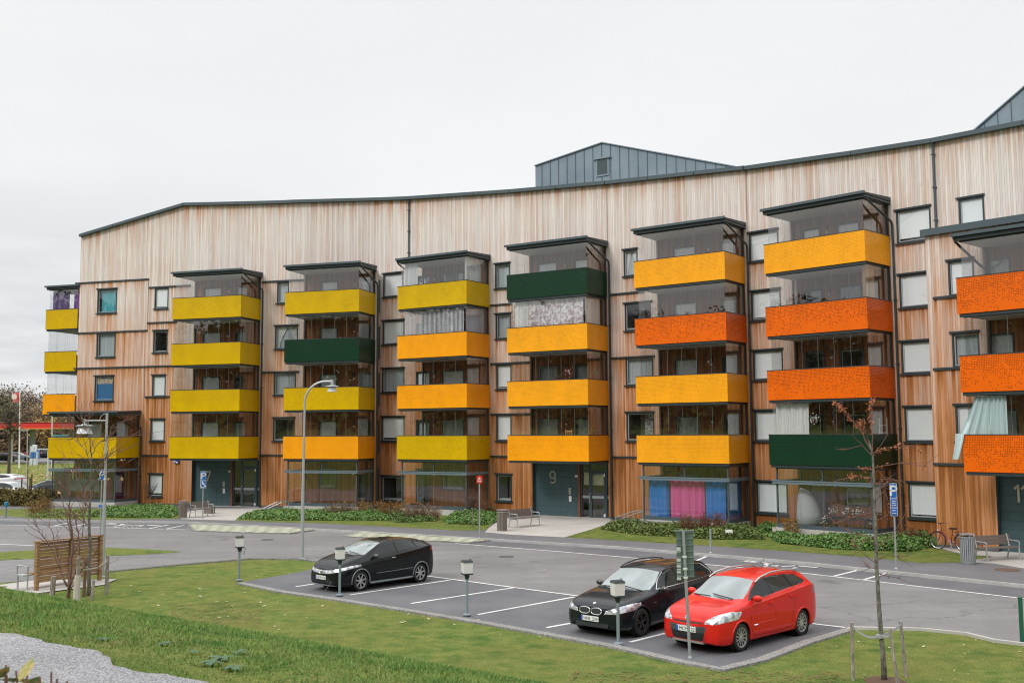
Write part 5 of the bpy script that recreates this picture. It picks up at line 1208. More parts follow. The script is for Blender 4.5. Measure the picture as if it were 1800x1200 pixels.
CIVIC = dict(X=[0, .12, .35, .70, 1.05, 1.45, 1.95, 2.4, 3.0, 3.5, 3.85, 4.02, 4.12, 4.18], fo=.86, wb=2.635, wr=.315,
  zb=[.23, .19, .18, .18, .18, .19, .19, .19, .19, .19, .20, .22, .26, .32], belt=[.62, .69, .77, .86, .93, .98, 1.01, 1.05, 1.10, 1.15, 1.19, 1.18, 1.06, .90],
  top=[.72, .81, .92, 1.02, 1.10, 1.28, 1.43, 1.475, 1.465, 1.415, 1.35, 1.28, 1.13, .95], hb=[.66, .78, .845, .875, .885, .885, .885, .885, .885, .88, .86, .82, .78, .74], ht=[.54, .66, .72, .755, .75, .69, .63, .62, .60, .57, .56, .58, .60, .58],
  paint=paint('black car paint', (.006, .008, .009)), spokes=(7, .045), archtrim=GREYT, plate=(.86+2.635/2+.105, .45), reg='UZW 172', pillars=[[(2.46, 1.09), (2.44, 1.40)], [(3.36, 1.18), (3.30, 1.34)]], bulge=.10,
  regs=[('windscreen', 'xy', [(.96, -.1), (.97, .35), (1.12, .70), (1.5, .655), (1.90, .57), (1.93, -.1)], tp_), ('rear_window', 'xy', [(3.55, -.1), (3.55, .50), (3.92, .50), (3.92, -.1)], tp_),
   ('side_window', 'xz', [(1.30, 1.02), (1.55, 1.19), (1.88, 1.34), (2.15, 1.395), (2.42, 1.41), (3.0, 1.395), (3.40, 1.325), (3.68, 1.235), (3.40, 1.19), (2.50, 1.105), (1.9, 1.045)], side),
   ('headlight', 'yz', [(-.1, .55), (-.1, .665), (.40, .685), (.70, .745), (.88, .83), (.88, .77), (.82, .69), (.45, .585)], lambda c, n: c[0] < .85 and n[0] < -.05), ('grille', 'yz', [(-.1, .27), (-.1, .50), (.30, .50), (.52, .28)], lowf), ('taillight', 'xz', [(3.93, 1.02), (4.3, 1.0), (4.3, 1.12), (3.98, 1.13)], lambda c, n: c[0] > 3.85)],
  seams=[[(1.28, .97), (1.26, .7), (1.32, .40), (1.4, .3)], [(2.46, 1.40), (2.46, 1.06), (2.47, .7), (2.44, .27)], [(3.36, 1.14), (3.34, .9), (3.18, .65)], [(1.4, .29), (2.44, .27), (3.0, .28)]], handles=[(2.22, .93)], mirror=(1.42, 1.02), handlemat=CHROME, mirrormat=mat('black gloss mirror', (.02, .02, .02), .1, coat=1),
  wipers=[(1.03, .55, 1.10, -.05), (1.0, .02, 1.06, -.60)], mats={'headlight': LAMP},
  extra=[('side', ('side_moulding', [(1.5, .50), (2.4, .51), (3.1, .53)], .008, GREYT)), ('side', ('sill_trim', [(1.25, .22), (2.2, .225), (3.1, .23)], .035, GREYT)), ('tube', ('bumper_lip', [(.10, .70, .22), (.02, .5, .215), (-.03, 0, .21), (.02, -.5, .215), (.10, -.70, .22)], .022, GREYT)),
   ('tube', ('bumper_arc', [(-.04, .35, .30), (-.09, .2, .42), (-.10, 0, .46), (-.09, -.2, .42), (-.04, -.35, .30)], .008, GREYT)), ('disc', ('fog_light', .055, .60, .34, .06, LAMP, (1, .3, 0))), ('disc', ('fuel_cap', 3.93, .80, 1.0, .055, WHITE, (0, 1, .1))), ('disc', ('emblem', -.085, 0, .63, .05, CHROME, (1, 0, .2)))])
ESTR = dict(X=[0, .10, .30, .65, 1.0, 1.35, 1.78, 2.3, 2.9, 3.5, 3.85, 4.02, 4.14, 4.20], fo=.83, wb=2.575, wr=.30,
  zb=[.24, .20, .18, .18, .18, .19, .19, .19, .19, .19, .20, .22, .27, .34], belt=[.62, .72, .81, .89, .95, .98, 1.01, 1.05, 1.10, 1.14, 1.15, 1.12, 1.03, .90],
  top=[.70, .80, .89, .965, 1.03, 1.22, 1.42, 1.485, 1.495, 1.46, 1.40, 1.30, 1.12, .95], hb=[.64, .76, .82, .85, .86, .86, .86, .86, .86, .86, .84, .81, .77, .72], ht=[.55, .64, .70, .73, .74, .68, .62, .60, .60, .59, .58, .58, .60, .58],
  paint=paint('bright red car paint', (.62, .018, .012)), spokes=(12, .028), archtrim=paint('bright red car paint', (.62, .018, .012)), plate=(.83+2.575/2+.085, .50), reg='MCM 122', pillars=[[(2.20, 1.08), (2.16, 1.41)], [(3.08, 1.15), (2.98, 1.41)]], bulge=.09,
  regs=[('windscreen', 'xy', [(.98, -.1), (1.0, .35), (1.13, .69), (1.4, .655), (1.76, .57), (1.79, -.1)], tp_), ('rear_window', 'xy', [(3.9, -.1), (3.9, .5), (4.08, .5), (4.08, -.1)], tp_),
   ('side_window', 'xz', [(1.23, 1.02), (1.5, 1.215), (1.80, 1.365), (2.10, 1.415), (2.3, 1.425), (2.95, 1.42), (3.45, 1.375), (3.72, 1.23), (3.62, 1.19), (3.05, 1.15), (2.24, 1.085), (1.8, 1.045)], side),
   ('headlight', 'yz', [(.44, .635), (.47, .70), (.64, .81), (.80, .87), (.865, .83), (.85, .69), (.72, .64)], lambda c, n: c[0] < .95 and n[0] < -.05), ('grille', 'yz', [(-.1, .615), (-.1, .655), (.40, .655), (.36, .625)], lowf), ('bumper_insert', 'yz', [(-.1, .44), (-.1, .56), (.50, .575), (.46, .44)], lowf), ('grille', 'yz', [(-.1, .27), (-.1, .44), (.46, .44), (.40, .27)], lowf),
   ('taillight', 'xz', [(3.90, .92), (3.86, 1.0), (3.92, 1.14), (4.3, 1.10), (4.3, .88)], lambda c, n: c[0] > 3.8 and abs(n[1]) > .1)],
  seams=[[(1.22, .98), (1.2, .7), (1.22, .40), (1.32, .29)], [(2.20, 1.06), (2.21, .7), (2.19, .27)], [(3.08, 1.14), (3.10, .9), (2.97, .6), (2.90, .30)], [(1.32, .28), (2.19, .26), (2.90, .28)]], handles=[(2.02, .90), (2.92, .96)], mirror=(1.40, 1.05),
  wipers=[(1.02, .50, 1.10, -.10), (1.0, -.10, 1.06, -.60)],
  extra=[('side', ('side_moulding', [(1.35, .52), (2.15, .53)], .007, paint('bright red car paint', (.62, .018, .012)))), ('side', ('side_badge', [(1.30, .50), (1.44, .505)], .02, CHROME)),
   ('lipbox', ('bumper_lip', -.04, .08, -.42, .42, .21, .255, ALLOY)), ('disc', ('fog_light', .055, .60, .37, .05, CHROME, (1, .35, 0))), ('disc', ('emblem', -.04, 0, .73, .055, CHROME, (1, 0, .5))),
   ('rail', ([(1.72, .635, 1.36), (1.95, .625, 1.45), (2.4, .59, 1.51), (3.0, .585, 1.515), (3.4, .58, 1.485), (3.6, .575, 1.43)], .02, ALLOY)), ('tube', ('aerial', [(2.98, 0, 1.49), (2.98, 0, 1.51), (3.12, 0, 1.72)], .007, PLASTIC))])
EST5 = dict(X=[0, .10, .35, .80, 1.30, 1.62, 2.12, 2.7, 3.4, 4.1, 4.45, 4.65, 4.78, 4.84], fo=.83, wb=2.89, wr=.325,
  zb=[.24, .20, .18, .18, .18, .19, .19, .19, .19, .19, .20, .22, .27, .34], belt=[.62, .69, .76, .84, .91, .94, .96, .98, 1.0, 1.03, 1.04, 1.02, .96, .84],
  top=[.70, .76, .83, .90, .965, 1.12, 1.37, 1.46, 1.465, 1.42, 1.34, 1.20, 1.03, .88], hb=[.68, .80, .87, .905, .92, .92, .92, .92, .92, .91, .89, .86, .82, .78], ht=[.58, .68, .75, .79, .80, .75, .66, .63, .62, .61, .60, .62, .64, .62],
  paint=paint('black blue car paint', (.008, .012, .016)), spokes=(5, .030), archtrim=paint('black blue car paint', (.008, .012, .016)), vspoke=True, rimmat=mat('dark alloy', (.12, .12, .12), .25, .8), plate=(.83+2.89/2+.10, .44), reg='NNL 234', pillars=[[(2.69, 1.02), (2.66, 1.38)], [(3.62, 1.05), (3.52, 1.37)]], bulge=.09,
  regs=[('windscreen', 'xy', [(1.26, -.1), (1.28, .4), (1.42, .74), (1.75, .70), (2.10, .60), (2.13, -.1)], tp_), ('rear_window', 'xy', [(4.5, -.1), (4.5, .5), (4.68, .5), (4.68, -.1)], tp_),
   ('side_window', 'xz', [(1.60, .99), (1.85, 1.16), (2.15, 1.31), (2.45, 1.375), (2.66, 1.385), (3.50, 1.38), (4.1, 1.34), (4.36, 1.19), (4.30, 1.10), (3.60, 1.055), (2.66, 1.02), (2.1, 1.0)], side),
   ('headlight', 'yz', [(.40, .565), (.42, .635), (.62, .70), (.86, .79), (.91, .77), (.88, .63), (.70, .575)], lambda c, n: c[0] < .8 and n[0] < -.05), ('bumper_insert', 'yz', [(-.1, .24), (-.1, .34), (.50, .34), (.46, .24)], lowf), ('taillight', 'xz', [(4.5, .80), (4.5, .92), (4.9, .92), (4.9, .78)], lambda c, n: c[0] > 4.4)],
  seams=[[(1.52, .93), (1.5, .7), (1.48, .40), (1.55, .29)], [(2.69, 1.0), (2.70, .7), (2.68, .27)], [(3.66, 1.02), (3.64, .8), (3.42, .5), (3.35, .30)]], handles=[(2.5, .86), (3.4, .88)], mirror=(1.72, .98), mirrormat=mat('black gloss mirror', (.02, .02, .02), .1, coat=1),
  wipers=[(1.30, .60, 1.40, -.05), (1.28, .0, 1.36, -.62)],
  extra=[('oval', ('grille_rim', -.078, .175, .61, .15, .070, CHROME, -.25)), ('disc', ('emblem', .10, 0, .755, .04, PLW, (.4, 0, 1))), ('disc', ('fog_light', .03, .64, .33, .045, LAMP, (1, .35, 0))),
   ('side', ('window_trim', [(1.60, .99), (2.1, 1.0), (2.7, 1.02), (3.6, 1.045), (4.28, 1.08), (4.40, 1.13), (4.37, 1.20), (4.1, 1.36), (3.5, 1.40), (2.66, 1.405), (2.45, 1.395), (2.15, 1.33), (1.85, 1.18), (1.60, .99)], .010, CHROME)), ('side', ('side_badge', [(1.32, .72), (1.42, .72)], .012, CHROME)),
   ('rail', ([(2.16, .645, 1.35), (2.4, .64, 1.425), (2.9, .62, 1.485), (3.7, .61, 1.46), (4.05, .60, 1.42), (4.25, .60, 1.35)], .018, PLASTIC)), ('tube', ('aerial', [(4.1, 0, 1.40), (4.18, 0, 1.47), (4.26, 0, 1.46), (4.3, 0, 1.38)], .03, PLASTIC))])
c1 = make_car('parked_car', 'black five door hatchback with grey wheel arch trims parked alone beside the street lamp', 'car', CIVIC); pose(c1, CIVIC, (632.5, 1038.3), (738, 1023), sy=.98, sz=.995)
c2 = make_car('parked_car', 'black estate car with roof rails and twin oval grille parked left of the red car', 'car', EST5); pose(c2, EST5, (1126, 1117.5), None, ((1108, 1128.5), (1169, 1112), .96), sy=.99, sz=1.025)
c3 = make_car('parked_car', 'bright red estate car with silver roof rails parked at the end of the row', 'car', ESTR); pose(c3, ESTR, (1300.5, 1144), (1408, 1116), sy=1.0, sz=1.035)
# white paper behind the estate's windscreen
# ---- cars far behind on the left, simpler of the same kind
def simple(sp, p, **kw): q = dict(sp); q.pop('archtrim', None); q['paint'] = p; q['scale'] = 1.0; q.update(kw); return q
def at_heading(car, px, py, deg, z=0.0): P = G(px, py, z); car.location = (P[0], P[1], z); car.rotation_euler = (0, 0, R_(deg))
far = 'cars parked and driving behind the house end'
q = make_car('far_car', 'white saloon car parked behind the hedge', 'car', simple(EST5, paint('white car paint', (.72, .74, .76)), nx=60), far, False); at_heading(q, 22, 881, -12)
q = make_car('far_car', 'silver white hatchback with red lamps, parked beyond the white saloon', 'car', simple(CIVIC, paint('silver car paint', (.58, .59, .61)), nx=60), far, False); at_heading(q, 2, 862, 168)
q = make_car('far_car', 'dark blue grey hatchback parked by the corner of the house', 'car', simple(CIVIC, paint('slate car paint', (.03, .045, .055)), nx=60), far, False); at_heading(q, 92, 876, 172)
fp = [(4, 811, 'black car nearest the left picture edge on the far road', (.012, .014, .016), CIVIC, 185), (34, 809.5, 'dark silver saloon on the far road under the red canopy', (.16, .19, .21), EST5, 5), (57, 804, 'dark red car at the fuel pumps', (.25, .015, .015), CIVIC, 190), (84, 804.5, 'black van like car beside the balcony on the far road', (.012, .014, .018), ESTR, 100),
      (12, 799, 'white estate behind the black car at the filling station', (.6, .62, .64), ESTR, 10), (66, 798, 'white high roofed car behind the red one', (.62, .64, .66), ESTR, 95), (88, 796, 'pale silver car furthest right at the filling station', (.5, .52, .54), CIVIC, 20), (46, 797.5, 'silver car behind the dark silver saloon', (.45, .47, .50), ESTR, 15)]
for x, y, lb, c, sp, h in fp: q = make_car('far_car', lb, 'car', simple(sp, paint('far paint %s' % (c,), c)), far, False); at_heading(q, x, y, h); q.scale = (1.1,)*3
# ================================================================ street furniture
def put(x, y, z=0.0): p = G(x, y, z); p[2] = z; return p
# street lamp with curved arm, beside the parking
b = put(531, 982.5, .0); t = thing('street_lamp', 'tall pale street lamp with curved arm at the road edge left of the black hatchback', 'street lamp', b)
sc = 1/ (FPX/ (b[1]*AF[1]))   # metres per pixel there
hh = (982.5-672)*sc*.995; LM = mat('pale lamp grey', (.42, .45, .47), .4, .3)
m = MB(); m.lathe(b, [(.14, 0), (.14, .03), (.075, .05)], 12); m.tube([b+[0, 0, .03], b+[0, 0, hh*.38]], [.075, .065], 10); m.tube([b+[0, 0, hh*.38], b+[.02, 0, hh*.66]], [.054, .048], 10)
r_ = .85; e_ = np.array([.97, -.12, 0]); top = b+np.array([.03, 0, hh-r_])
pts = [b+np.array([.02, 0, hh*.66]), top]+[top+e_*(r_-r_*math.cos(a))+np.array([0, 0, r_*math.sin(a)]) for a in np.linspace(.2, math.pi/2, 8)]+[top+e_*(r_+.28)+np.array([0, 0, r_])]
m.tube(pts, [.042]*len(pts), 8); obj('pole', m, LM, t, smooth=False)
hc = pts[-1]; m = MB(); m.lathe(hc+[0, 0, -.05], [(.05, .12), (.06, 0), (.06, -.10), (.26, -.14), (.27, -.16), (.13, -.165)], 20); h = obj('lamp_head', m, LM, t, smooth=False)
m = MB(); m.lathe(hc+[0, 0, -.05], [(.12, -.165), (.15, -.20), (.19, -.36), (.001, -.37)], 20); obj('lamp_glass', m, mat('frosted lamp glass', (.60, .63, .66), .3), h, smooth=False)
# park lamp behind the timber screen
b = put(180, 1014, 0); sc = b[1]/FPX; t = thing('street_lamp', 'lamp post with a large bell lamp on its side arm, before the corner balcony', 'street lamp', b); hh = (1014-731)*sc
m = MB(); m.lathe(b, [(.12, 0), (.12, .03), (.06, .05)], 12); m.tube([b+[0, 0, .02], b+[0, 0, hh*.45]], [.065, .06], 10); m.tube([b+[0, 0, hh*.45], b+[0, 0, hh]], [.045, .042], 10)
ar_ = 39*sc; z_ = hh-13*sc; m.tube([b+[0, 0, z_], b+[-ar_, 0, z_]], .022, 6); m.tube([b+[0, 0, hh-.02], b+[-.12, 0, hh-.03], b+[-.22, 0, hh-.12], b+[-.27, 0, z_]], .012, 5)
obj('pole', m, LM, t); hc = b+np.array([-ar_, 0, z_]); m = MB(); m.lathe(hc, [(.05, .06), (.055, -.10), (.09, -.13), (.30, -.17), (.30, -.19), (.16, -.2)], 20); h = obj('lamp_head', m, LM, t)
m = MB(); m.lathe(hc, [(.15, -.2), (.19, -.24), (.26, -.42), (.28, -.45), (.001, -.46)], 20); obj('lamp_glass', m, MT['frosted lamp glass'], h)
# low lantern posts round the car park
def lantern(x, y, ytop, label):
    b = put(x, y, .03); sc = b[1]/FPX; H_ = (y-ytop)*sc; t = thing('lantern_post', label, 'lantern post', b, 0, 'low lantern posts round the car park')
    m = MB(); m.lathe(b, [(.11, 0), (.11, .04), (.04, .06)], 12); m.tube([b+[0, 0, .03], b+[0, 0, H_-.46]], .038, 10); obj('post', m, mat('blue grey post', (.24, .30, .33), .45, .2), t)
    m = MB(); m.lathe(b+[0, 0, H_-.52], [(.042, 0), (.055, .03), (.085, .14), (.11, .16)], 10); obj('collar', m, DARK, t)
    m = MB(); a = .13; z0, z1 = H_-.355, H_-.07; rt = R_(20); c, s = math.cos(rt), math.sin(rt)
    cr_ = lambda dx, dy, z: b+np.array([dx*c-dy*s, dx*s+dy*c, z])
    m.hexa([cr_(-a*.92, -a*.92, z0), cr_(a*.92, -a*.92, z0), cr_(a*.92, a*.92, z0), cr_(-a*.92, a*.92, z0), cr_(-a, -a, z1), cr_(a, -a, z1), cr_(a, a, z1), cr_(-a, a, z1)]); obj('lantern_box', m, mat('opal acrylic', (.70, .69, .69), .4), t)
    m = MB(); m.hexa([cr_(-a*1.08, -a*1.08, z1), cr_(a*1.08, -a*1.08, z1), cr_(a*1.08, a*1.08, z1), cr_(-a*1.08, a*1.08, z1), cr_(-a*.9, -a*.9, z1+.05), cr_(a*.9, -a*.9, z1+.05), cr_(a*.9, a*.9, z1+.05), cr_(-a*.9, a*.9, z1+.05)]); obj('cap', m, DARK, t); m = MB(); m.hexa([cr_(-a*1.04, -a*1.04, z0-.035), cr_(a*1.04, -a*1.04, z0-.035), cr_(a*1.04, a*1.04, z0-.035), cr_(-a*1.04, a*1.04, z0-.035), cr_(-a*1.04, -a*1.04, z0), cr_(a*1.04, -a*1.04, z0), cr_(a*1.04, a*1.04, z0), cr_(-a*1.04, a*1.04, z0)])
    obj('base_plate', m, DARK, t); m = MB(); m.tube([cr_(.05, 0, z1+.04), cr_(.09, 0, z1+.09), cr_(.12, 0, z1+.05)], .012, 4); obj('latch', m, DARK, t); return t
t1 = lantern(420, 1020, 943, 'low lantern post with a looped cable, at the left tip of the car park')
m = MB(); b = put(420, 1020, .03); m.tube([b+[.10, 0, 1.15], b+[.20, -.02, 1.05], b+[.16, -.03, .86], b+[.06, -.02, .95], b+[.10, 0, 1.12]], .010, 4); obj('cable', m, PLASTIC, t1)
lantern(597, 1046, 963, 'low lantern post standing before the lone black hatchback'); lantern(821, 1081, 986, 'low lantern post beside the empty parking bays'); lantern(1087, 1132, 1022, 'low lantern post in front of the black estate car')
# heater cable from the hatchback to the lantern
m = MB(); a = put(582, 1022, .4); c = put(569, 1041, .02); m.tube([a, (a+c)/2+[.02, 0, .02], c], .010, 4); tag(obj('cable', m, mat('pale cable', (.35, .36, .36), .6)), 'thin pale cable hanging from the front of the black hatchback', 'cable')
# sign seen from behind
b = put(1213, 1156, .0); t = thing('parking_sign', 'parking sign seen from behind on a leaning grey pole before the red car', 'sign', b); sc = b[1]/FPX; hp = (1156-940)*sc
ln = np.array([-7.5*sc, 0, 0]); m = MB(); m.lathe(b, [(.06, 0), (.045, .05)], 8); m.tube([b, b+ln+[0, 0, hp]], .034, 10); obj('pole', m, GALV, t)
m = MB(); tc_ = b+ln+np.array([.02, .05, hp]); ph = 82*sc; pw = 15.5*sc; m.obox(tc_+[0.02, 0, -ph/2+.01], (.985, .17, 0), (-.17, .985, 0), (0, 0, 1), pw, .006, ph/2); obj('sign_plate', m, mat('grey green sign back', (.10, .15, .13), .55), t)
m = MB()
for i in range(8): m.obox(tc_+[0.02, -.012, -ph*(.04+.13*i)], (.985, .17, 0), (-.17, .985, 0), (0, 0, 1), pw, .008, .009)
m.obox(tc_+[0, -.02, .0], (.985, .17, 0), (-.17, .985, 0), (0, 0, 1), pw*1.15, .018, .012); obj('rib', m, mat('sign rail grey', (.20, .25, .24), .5), t)
STK = mat('pale sticker', (.55, .60, .58), .5)
for zf_ in (.40, .60, .72, .84, .98): m = MB(); m.obox(tc_+[-pw*.65, -.03, -ph*zf_], (.985, .17, 0), (-.17, .985, 0), (0, 0, 1), .045, .006, .045 if zf_ > .41 else .06); obj('sticker', m, STK, t)
for zf_ in (.55, .80, .98): m = MB(); m.lathe(b+ln*(1-ph*zf_/hp)+[0, 0, hp-ph*zf_-.02], [(.045, 0), (.05, .01), (.05, .04), (.045, .05)], 10); obj('clamp', m, STK, t)
# plain short posts
for nm, x, y, yt, lb, mt in (('post', 1249.5, 971, 930, 'short plain galvanised post at the kerb beyond the sign seen from behind', GALV),): b = put(x, y, .1); m = MB(); m.tube([b, b+[0, 0, (y-yt)*b[1]/FPX]], .04, 8); m.lathe(b, [(.07, 0), (.045, .04)], 8); tag(obj(nm, m, mt), lb, 'post')
b = put(1797, 1131, 0); t = thing('post', 'dark green post at the right edge of the lawn', 'post', b); m = MB(); m.tube([b, b+[0, 0, (1131-1053)*b[1]/FPX]], .05, 8); obj('post', m, mat('dark green paint', (.01, .10, .06), .5), t)
m = MB(); m.lathe(b+[0, 0, (1131-1053)*b[1]/FPX], [(.055, -.03), (.055, .01), (.001, .03)], 8); obj('cap', m, mat('dark green paint', (.01, .10, .06), .5), t)
b = put(10, 909, .1); t = thing('marker_post', 'thin grey post with a bright blue cap at the left edge of the footway', 'post', b); m = MB(); m.tube([b, b+[0, 0, (909-886)*b[1]/FPX]], .06, 8); obj('post', m, mat('blue grey post', (.24, .30, .33), .45, .2), t); m = MB(); m.lathe(b+[0, 0, (909-890)*b[1]/FPX], [(.08, 0), (.12, .06), (.12, .22), (.08, .27)], 10); obj('cap', m, mat('bright blue paint', (.02, .20, .36), .5), t)
# traffic signs on poles: text faces the camera side
BLUE = mat('sign blue', (.012, .12, .42), .4); SW = mat('sign white', (.75, .77, .78), .4)
WC_P = [[(0, 0), (0, 1)], [(0, 1), (.35, 1)]+arc(.35, .75, .25, .25, 90, -90, 8)+[(0, .5)]]
WCHR = [arc(.0, .30, .30, .30, 150, 400, 14), [(-.12, .95), (-.05, .55), (.30, .5), (.42, .12), (.58, .15)], [(-.08, .72), (.22, .70)]]
def sign_post(x, y, ytop, label, plates, zb=.1, name='parking_sign'):
    b = put(x, y, zb); sc = b[1]/FPX; H_ = (y-ytop)*sc; t = thing(name, label, 'sign', b); m = MB(); m.lathe(b, [(.07, 0), (.05, .04)], 8); m.tube([b, b+[0, 0, H_]], .032, 8); obj('pole', m, GALV, t)
    c = CAM-b; c[2] = 0; n_ = c/np.linalg.norm(c); ex = np.array([-n_[1], n_[0], 0])
    for (yt, yb_, w_, kind) in plates:
        z1, z0 = (y-yt)*sc, (y-yb_)*sc; hw = w_*sc/2; P = b+n_*.045; m = MB(); m.obox(P+[0, 0, (z0+z1)/2], ex, n_, (0, 0, 1), hw, .008, (z1-z0)/2)
        pl = obj('sign_plate', m, SW if kind != 'red' else mat('sign red', (.62, .03, .015), .4), t); h_ = z1-z0
        if kind != 'red': m = MB(); m.obox(P+n_*.010+[0, 0, (z0+z1)/2], ex, n_, (0, 0, 1), hw*.90, .004, h_/2-hw*.10); obj('sign_face', m, BLUE, pl)
        o = P+n_*.015
        if kind == 'P': s = h_*.62; m = stroke_mb([[(px_*s, py_*s) for px_, py_ in p] for p in WC_P], o+[0, 0, z0+h_*.19]-ex*s*.28, ex, (0, 0, 1), s*.2, .006); obj('lettering', m, SW, pl)
        if kind == 'chair': s = h_*.78; m = stroke_mb([[(px_*s, py_*s) for px_, py_ in p] for p in WCHR], o+[0, 0, z0+h_*.10]-ex*s*.10, ex, (0, 0, 1), s*.12, .006); m.lathe(o+ex*(-.12-.0)*s+[0, 0, z0+h_*.10+s*.98], [(s*.10, 0), (s*.10, .006)], 10, n_); obj('lettering', m, SW, pl)
        if kind.startswith('txt'):
            m = MB(); rr_ = random.Random(len(kind)*7+3)
            for li in range(int(kind[3:])):
                zz = z1-h_*(.16+.68*(li+.5)/int(kind[3:])); wl = hw*rr_.uniform(.55, .75); m.obox(o+[0, 0, zz], ex, n_, (0, 0, 1), wl, .002, h_*.035)
            obj('lettering', m, SW, pl)
        if kind == 'red':
            m = MB(); m.obox(o+[0, 0, z0+h_*.26], ex, n_, (0, 0, 1), hw*.72, .003, h_*.05); m.obox(o+[0, 0, z0+h_*.50], ex, n_, (0, 0, 1), hw*.72, .003, h_*.035)
            m.prism([o+ex*hw*.35*math.cos(a)+np.array([0, 0, z0+h_*.62+hw*.45*math.sin(a)]) for a in np.linspace(0, math.pi, 9)], n_*.003); obj('lettering', m, SW, pl)
    return t
sign_post(1575.5, 999, 852, 'tall blue P sign with two blue text plates beside the young red leaved tree', [(852.5, 878, 11.5, 'P'), (878.5, 894, 11.5, 'txt3'), (894.5, 908.5, 11.5, 'txt2')])
sign_post(356, 912, 829, 'blue P sign with a wheelchair plate beneath it before entrance seven', [(829.5, 845, 9.5, 'P'), (845.5, 858.5, 9.5, 'chair')])
sign_post(843, 945, 837.5, 'small red sign on a thin pole at the end of the striped paving', [(838, 851, 10, 'red')], .07, 'direction_sign')
sign_post(176, 941, 827, 'blue P sign half hidden by the lamp post at the house corner', [(827.5, 845, 10.5, 'P'), (887, 893.5, 9, 'txt2')], .0)
b = put(1281.5, 946, .1); t = thing('garden_sign', 'small blank white sign on a stake among the ground cover', 'sign', b); m = MB(); m.tube([b, b+[0, 0, .28]], .012, 5); obj('stake', m, PLASTIC, t); m = MB(); m.obox(b+[0, -.02, .30], (1, -.3, 0), (.3, 1, 0), (0, 0, 1), .15, .01, .09); obj('sign_plate', m, WHITE, t)
# litter bins: slatted
def litter_bin(x, y, yt, label, stripes):
    b = put(x, y, .108); H_ = (y-yt)*b[1]/FPX; t = thing('litter_bin', label, 'litter bin', b); R0_ = H_*.24
    m = MB(); m.lathe(b, [(R0_*.88, .05), (R0_*.88, H_*.84)], 20); obj('liner', m, mat('dark bin liner', (.05, .052, .055), .6), t)
    m = MB(); nS = 22
    for i in range(nS): a = 2*math.pi*i/nS; d = np.array([math.cos(a), math.sin(a), 0]); m.obox(b+d*R0_*.95+[0, 0, H_*.45], d, np.cross(d, (0, 0, 1)), (0, 0, 1), .012, R0_*.10, H_*.42)
    obj('slats', m, stripes, t); m = MB(); m.lathe(b, [(R0_*1.0, H_*.86), (R0_*1.08, H_*.87), (R0_*1.08, H_*.91), (R0_*.86, H_*.91), (R0_*.8, H_*.86)], 20); m.lathe(b, [(R0_*.95, 0), (R0_*.95, .05)], 20)
    for a in (0.4, 2.5, 4.6): d = np.array([math.cos(a), math.sin(a), 0])*R0_; m.tube([b+d+[0, 0, H_*.88], b+d+[0, 0, H_]], .014, 5)
    obj('rim', m, GALV, t); m = MB(); m.lathe(b, [(R0_*1.1, H_*.98), (R0_*1.12, H_), (.001, H_*1.01)], 20); obj('lid', m, GALV, t)
SLW = mat('weathered grey slats', (.20, .17, .145), .8); litter_bin(321, 910, 880, 'round slatted litter bin beside the bench at entrance seven', SLW); litter_bin(882.5, 932.5, 896, 'round wood slatted litter bin beside the bench at entrance nine', SLW); litter_bin(1702, 990, 939, 'round steel slatted litter bin beside the bicycle', GALV)
def bench(xl, yl, xr, yr, label, hb=.86):
    A, B = put(xl, yl, .108), put(xr, yr, .108); d = B-A; L_ = np.linalg.norm(d); d /= L_; n_ = np.array([d[1], -d[0], 0]); up = np.array([0, 0, 1.]); n_ = n_ if (CAM-A) @ n_ > 0 else -n_; n_ = -n_ if False else n_
    t = thing('park_bench', label, 'bench', (A+B)/2); SLT = mat('weathered bench slats', (.15, .125, .11), .8)
    m = MB()
    for i in range(4): m.obox((A+B)/2+n_*(.12+.11*i)+up*.45, d, n_, up, L_/2, .048, .018)
    obj('seat', m, SLT, t); m = MB()
    for i in range(3): m.obox((A+B)/2-n_*(.0+.03*i)+up*(.58+.115*i), d, up+n_*-.25, np.cross(d, up+n_*-.25), L_/2, .052, .016)
    obj('backrest', m, SLT, t)
    for P in (A+d*.12, B-d*.12):
        m = MB(); m.tube([P+n_*.55, P+n_*.48+up*.45], .028, 6); m.tube([P-n_*.08, P+n_*.05+up*.43, P-n_*.08+up*.9], .028, 6); m.tube([P+up*.43, P+n_*.5+up*.43], .025, 6); m.tube([P+n_*.5+up*.43, P+n_*.52+up*.64, P+n_*.46+up*.67, P-n_*.02+up*.68], .022, 6); obj('leg', m, mat('pale steel bench frame', (.42, .45, .46), .4, .4), t)
    return t
bench(331, 909, 369, 906, 'slatted park bench on the slab left of entrance seven'); bench(893, 927, 937, 922, 'slatted park bench on the slab left of entrance nine'); bench(1712, 984, 1778, 980, 'weathered slatted bench between the steel bin and entrance eleven')
b = put(368, 902, .108); m = MB(); m.obox(b+[0, 0, .22], (.95, -.3, 0), (.3, .95, 0), (0, 0, 1), .26, .2, .22); t = tag(obj('planter_box', m, mat('grey brown planter', (.17, .14, .125), .85)), 'low grey brown box right behind the bench at entrance seven', 'planter')
